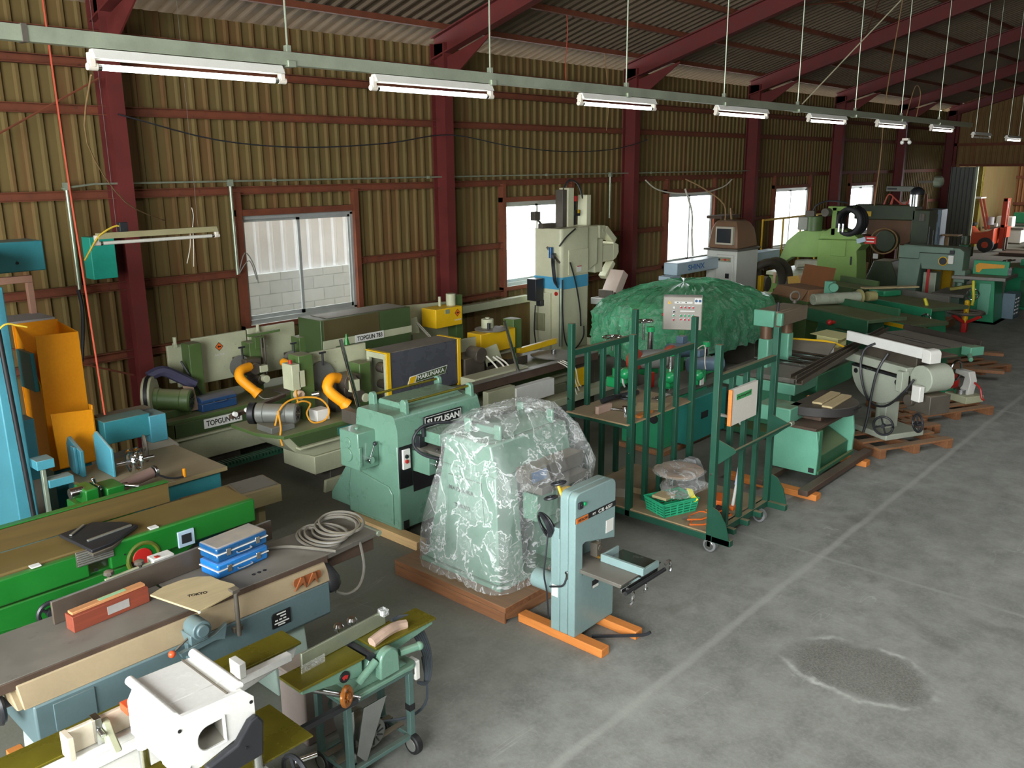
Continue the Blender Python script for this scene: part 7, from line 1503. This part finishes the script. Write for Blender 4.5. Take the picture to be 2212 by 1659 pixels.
part(t, 'head', MB().box(19.98, 5.184, 0.816, 20.412, 5.4, 1.075).cyl((20.088, 5.292, 0.654), (20.088, 5.292, 0.816), 0.054), m_og, 0.015)
part(t, 'table', MB().box(19.656, 5.076, 0.535, 20.736, 5.724, 0.6), m_gtop, 0.008)
part(t, 'table_post', MB().box(19.98, 5.238, 0, 20.412, 5.616, 0.535), m_og, 0.015)
part(t, 'top_antenna', MB().cyl((20.196, 6.048, 1.55), (20.196, 6.048, 1.95), 0.016).cyl((20.196, 5.962, 1.55), (20.196, 5.962, 1.874), 0.013), m_blackp, 0)
t = thing('wood_shaper', 'green shaper with an orange name sign near the right edge of the view', 'shaper', (20.406, 4.788, 0))
part(t, 'table', MB().prism('z', [(19.836, 5.404), (19.95, 4.4), (20.976, 4.4), (21.09, 5.404)], 0.906, 0.974), m_gtop, 0.006)
part(t, 'fence', MB().box(20.406, 4.469, 0.974, 20.497, 5.153, 1.271), m_mgr, 0.01)
part(t, 'orange_sign', MB().prism('x', [(5.084, 1.02), (5.016, 1.009), (4.97, 1.088), (4.549, 1.134), (4.549, 1.202), (5.039, 1.214), (5.107, 1.157)], 20.389, 20.406), pm('amber_sign', '#d8961f', 0.45, 0, 0.05), 0.003)
part(t, 'body', MB().prism('x', [(4.583, 0), (5.187, 0), (5.073, 0.906), (4.651, 0.906)], 20.178, 20.862), m_mgr, 0.015)
part(t, 'body_door', MB().box(20.155, 4.697, 0.165, 20.189, 4.925, 0.815), m_pg, 0.006)
part(t, 'base', MB().box(19.95, 4.503, 0, 21.09, 5.358, 0), m_dgr, 0.01)
handwheel(t, 'handwheel', (20.007, 4.993, 0.587), (1, 0.4, 0), 0.114, m_steel, 3, 0.014, 0.025)
part(t, 'chrome_works', MB().box(20.349, 4.4, 0.997, 20.52, 4.469, 1.157).cyl((20.292, 4.503, 1.294), (20.634, 4.423, 1.294), 0.016).cyl((20.292, 4.583, 1.294), (20.634, 4.503, 1.294), 0.016), m_steel, 0.003)
part(t, 'olive_arm', MB().bar((19.893, 5.415, 0.678), (19.95, 4.959, 0.792), 0.114, 0.068), m_olive, 0.006)
t = thing('vent_cabinet', 'small blue-grey cabinet with louvre slots standing by the aisle', 'cabinet', (21.2, 4.45, 0))
part(t, 'cabinet', MB().box(20.9, 4.38, .0, 21.4, 4.62, .55), pm('blue_grey_paint', '#5f7480', .45, 0, .08), .01)
sl = MB()
for q in range(5):
    for v_ in (0, 1): sl.box(20.96+.2*v_, 4.372, .10+.08*q, 21.08+.2*v_, 4.38, .13+.08*q)
part(t, 'louvres', sl, m_letw, 0)
bench_machine('planer', 'sea-green machine cut by the right edge of the view', 'machine', 22.9, 4.5, AZ2, 1.5, .9, .95, m_mgr, None, (('post', .2, .3), ('box', .3), ('head', .0, .16)))
t = thing('green_post_drill', 'slim dark green drill column standing left of the sliding door', 'drill', (21.9, 5.75, 0))
part(t, 'column', MB().box(21.8, 5.65, .0, 22.0, 5.85, 1.46), m_dgr, .015); part(t, 'head', MB().cyl((21.9, 5.75, 1.46), (21.9, 5.75, 1.66), .09).box(21.78, 5.58, 1.2, 21.95, 5.67, 1.42), m_rad, .008)
t = thing('electric_cabinet', 'blue-grey electrical cabinet standing against the far end of the window wall', 'cabinet', (30, 8.9, 0))
part(t, 'cabinet', MB().box(29.8, 8.62, .0, 30.4, 9.05, 1.85), pm('pale_blue_cabinet', '#6b7d8a', .5, 0, .08), .015)
part(t, 'meter', MB().box(29.78, 8.72, 1.45, 29.81, 8.92, 1.70), m_blackp, .003)
part(t, 'lower_door', MB().box(29.78, 8.66, .2, 29.81, 9.0, 1.3), MATS['pale_blue_cabinet'], .006)
solo('wall_shelf', MB().box(29.9, 8.1, 1.02, 30.4, 8.60, 1.06).box(30.0, 8.4, .0, 30.1, 8.5, 1.02), m_tan, 'small tan shelf on a post right of the blue-grey electrical cabinet', 'shelf', bev=.004)
solo('leaning_board', MB().prism('x', [(9.25, .0), (9.75, .0), (9.60, 2.3), (9.35, 2.3)], 30.6, 30.65), pm('rust_brown_board', '#7a4a26', .7, 0, .15, 3), 'tall rust-brown board leaning beyond the dark green machine', 'board', bev=.003)
# ---------------------------------------------------------------- doorway, forklift and the room beyond
dl = struct('door_1', corrugated(MB(), 9.0, 9.75, 0, 3.12, [], lambda y, d, z: (XF-.20-d*1.4, y, z), .14, .03), pm('grey_door_sheet', '#6a6e68', .55, .2, .12, 3), flat=True)
struct('door_edge', MB().box(XF-.26, 8.93, 0, XF-.16, 9.01, 3.14), m_gal, par=dl)
RX = 46.5
struct('wall_back', corrugated(MB(), -4, 10.4, 0, 5.6, [], lambda y, d, z: (RX-d, y, z)), siding_mat('next_room_siding', '#8f6138', '#6e3f22', .5), flat=True)
struct('wall_side', MB().box(XF+.02, 10.35, 0, RX, 10.45, 5.6), m_side); struct('ceiling_back', MB().box(XF+.02, -4, 5.6, RX, 10.45, 5.7), m_roof)
struct('wall_side_2', MB().box(XF, -4.1, 0, RX, -4, .9), m_side)
for z in (1.4, 2.6, 3.8): trim(MB().box(RX-.16, -4, z-.06, RX-.04, 10.35, z+.06), m_girt)
solo('roof_post', MB().box(38.4, 9.75, 0, 38.65, 10.0, 5.55), m_olive, 'olive steel post standing in the room beyond the doorway', 'post', bev=.01)
fk = thing('forklift', 'orange-red forklift truck seen through the far doorway', 'forklift', (36.6, 8.8, 0))
m_fk = pm('forklift_red', '#b33f1c', .4, 0, .1, 4, .2)
for y in (8.30, 8.62): part(fk, 'mast_rail', MB().box(36.0, y, .12, 36.16, y+.10, 1.98), m_fk, .008)
part(fk, 'mast_inner', MB().box(36.02, 8.24, .12, 36.1, 8.28, 1.98).box(36.02, 8.44, .3, 36.08, 8.47, 1.98), m_steel, .004)
for z in (1.86, .9): part(fk, 'mast_cross', MB().box(36.02, 8.30, z, 36.14, 8.72, z+.11), m_fk, .006)
part(fk, 'carriage', MB().box(35.9, 8.25, .55, 35.98, 8.78, .95), m_fk, .008)
for y in (8.30, 8.66): part(fk, 'fork', MB().box(35.2, y, .06, 35.98, y+.10, .10).box(35.92, y, .06, 35.98, y+.10, .6), m_iron, .004)
part(fk, 'body', MB().prism('y', [(36.2, .30), (37.9, .30), (37.9, 1.02), (37.3, 1.10), (36.9, .70), (36.4, .78), (36.2, .92)], 8.35, 9.35), m_fk, .04)
part(fk, 'seat', MB().box(36.95, 8.65, .95, 37.4, 9.1, 1.08).box(37.36, 8.65, 1.0, 37.46, 9.1, 1.45), m_blackp, .03)
part(fk, 'white_tank', MB().cyl((36.5, 8.9, 1.0), (36.5, 8.9, 1.30), .16), pm('greyish_cover', '#a7a1a2', .6, 0, .1), .02)
for y in (9.0, 9.42): part(fk, 'cage_post', MB().bar((36.45, y, .85), (36.75, y+.12, 1.98), .07, .07), m_fk, .006)
part(fk, 'cage_roof', MB().box(36.7, 8.9, 1.98, 37.8, 9.6, 2.03), m_white, .006)
for x in (36.45, 37.55):
    for y in (8.34, 9.28):
        w_ = part(fk, 'wheel', MB().lathe((x, y-.09, .29), (x, y+.09, .29), [(0, .20), (.02, .28), (.16, .28), (.18, .2)], 20), m_dark, .008); part(w_, 'wheel_hub', MB().cyl((x, y-.1, .29), (x, y+.1, .29), .12), m_fk, .006)
part(fk, 'headlamp', MB().cyl((36.15, 9.2, 1.02), (36.25, 9.2, 1.02), .07), m_white, .004)
fk.rotation_euler = (0, 0, PI/2); fk.location = (36.6, 8.95, 0)
for x, y, w_, d_, h_, m, lab, cat, nm in ((43.5, 9.0, 1.6, 2.2, 1.0, m_mgr, 'long green machine dimly seen behind the forklift mast', 'machine', 'lathe'), (42.6, 7.3, 1.1, .8, 1.55, m_pg, 'mint-green machine right of the forklift in the far room', 'machine', 'milling_machine'), (41.0, 9.3, .9, 1.4, .95, m_white, 'white-topped bench behind the forklift', 'bench', 'work_bench'), (44.2, 6.0, 1.4, .9, 1.3, m_mid, 'dark green machine at the right edge of the far room', 'machine', 'drill_press')):
    t = thing(nm, lab, cat, (x, y, 0))
    part(t, 'body', MB().box(x-w_/2, y-d_/2, .05, x+w_/2, y+d_/2, h_*.62), m, .02)
    part(t, 'table', MB().box(x-w_*.55, y-d_*.55, h_*.62, x+w_*.5, y+d_*.55, h_*.70), m_gtop, .01)
    part(t, 'head', MB().box(x-w_*.25, y-d_*.2, h_*.70, x+w_*.3, y+d_*.25, h_*1.15), m, .03)
    part(t, 'foot', MB().box(x-w_*.5, y-d_*.5, 0, x+w_*.5, y+d_*.5, .05), m_iron, .01)
solo('white_slab', MB().box(38.8, 6.6, 0, 41.5, 7.9, .28), m_letw, 'low white slab on the floor of the far room right of the forklift', 'slab', bev=.01)
t = thing('steel_ramp', 'dark red-brown low frame on the floor just outside the far doorway', 'frame', (35.8, 7.2, 0))
part(t, 'frame', MB().box(35.2, 6.2, 0, 36.2, 8.1, .12), m_rustb, .01)

# ---------------------------------------------------------------- things that come in several carry a group
GROUPS = {'timber_beam': 'timber beams under the machines', 'tool_case': 'blue tool cases', 'pallet': 'wooden pallets under the machines', 'wood_strip': 'wood strips on the half-round table', 'skid': 'skids under the low mint-green base', 'steel_rail': 'dark channel rails over the thicknesser', 'edge_bander': 'edge banding machines', 'machine_hood': 'hoods of the edge banding machines', 'conduit_drop': 'vertical wall conduits', 'timber_board': 'boards over the far pallet', 'yellow_tie': 'yellow tapes on the green machines', 'carton': 'cartons on the rack deck', 'plastic_cover': 'plastic sheets over machines', 'thickness_planer': 'pale green planers', 'surface_planer': 'long jointers', 'dangling_cable': 'cables dangling from the roof', 'wooden_block': 'wood blocks on the rack'}
for o in S.objects:
    st = o.name.split('.')[0]
    if o.parent is None and 'category' in o.keys() and st in GROUPS and 'group' not in o.keys(): o['group'] = GROUPS[st]
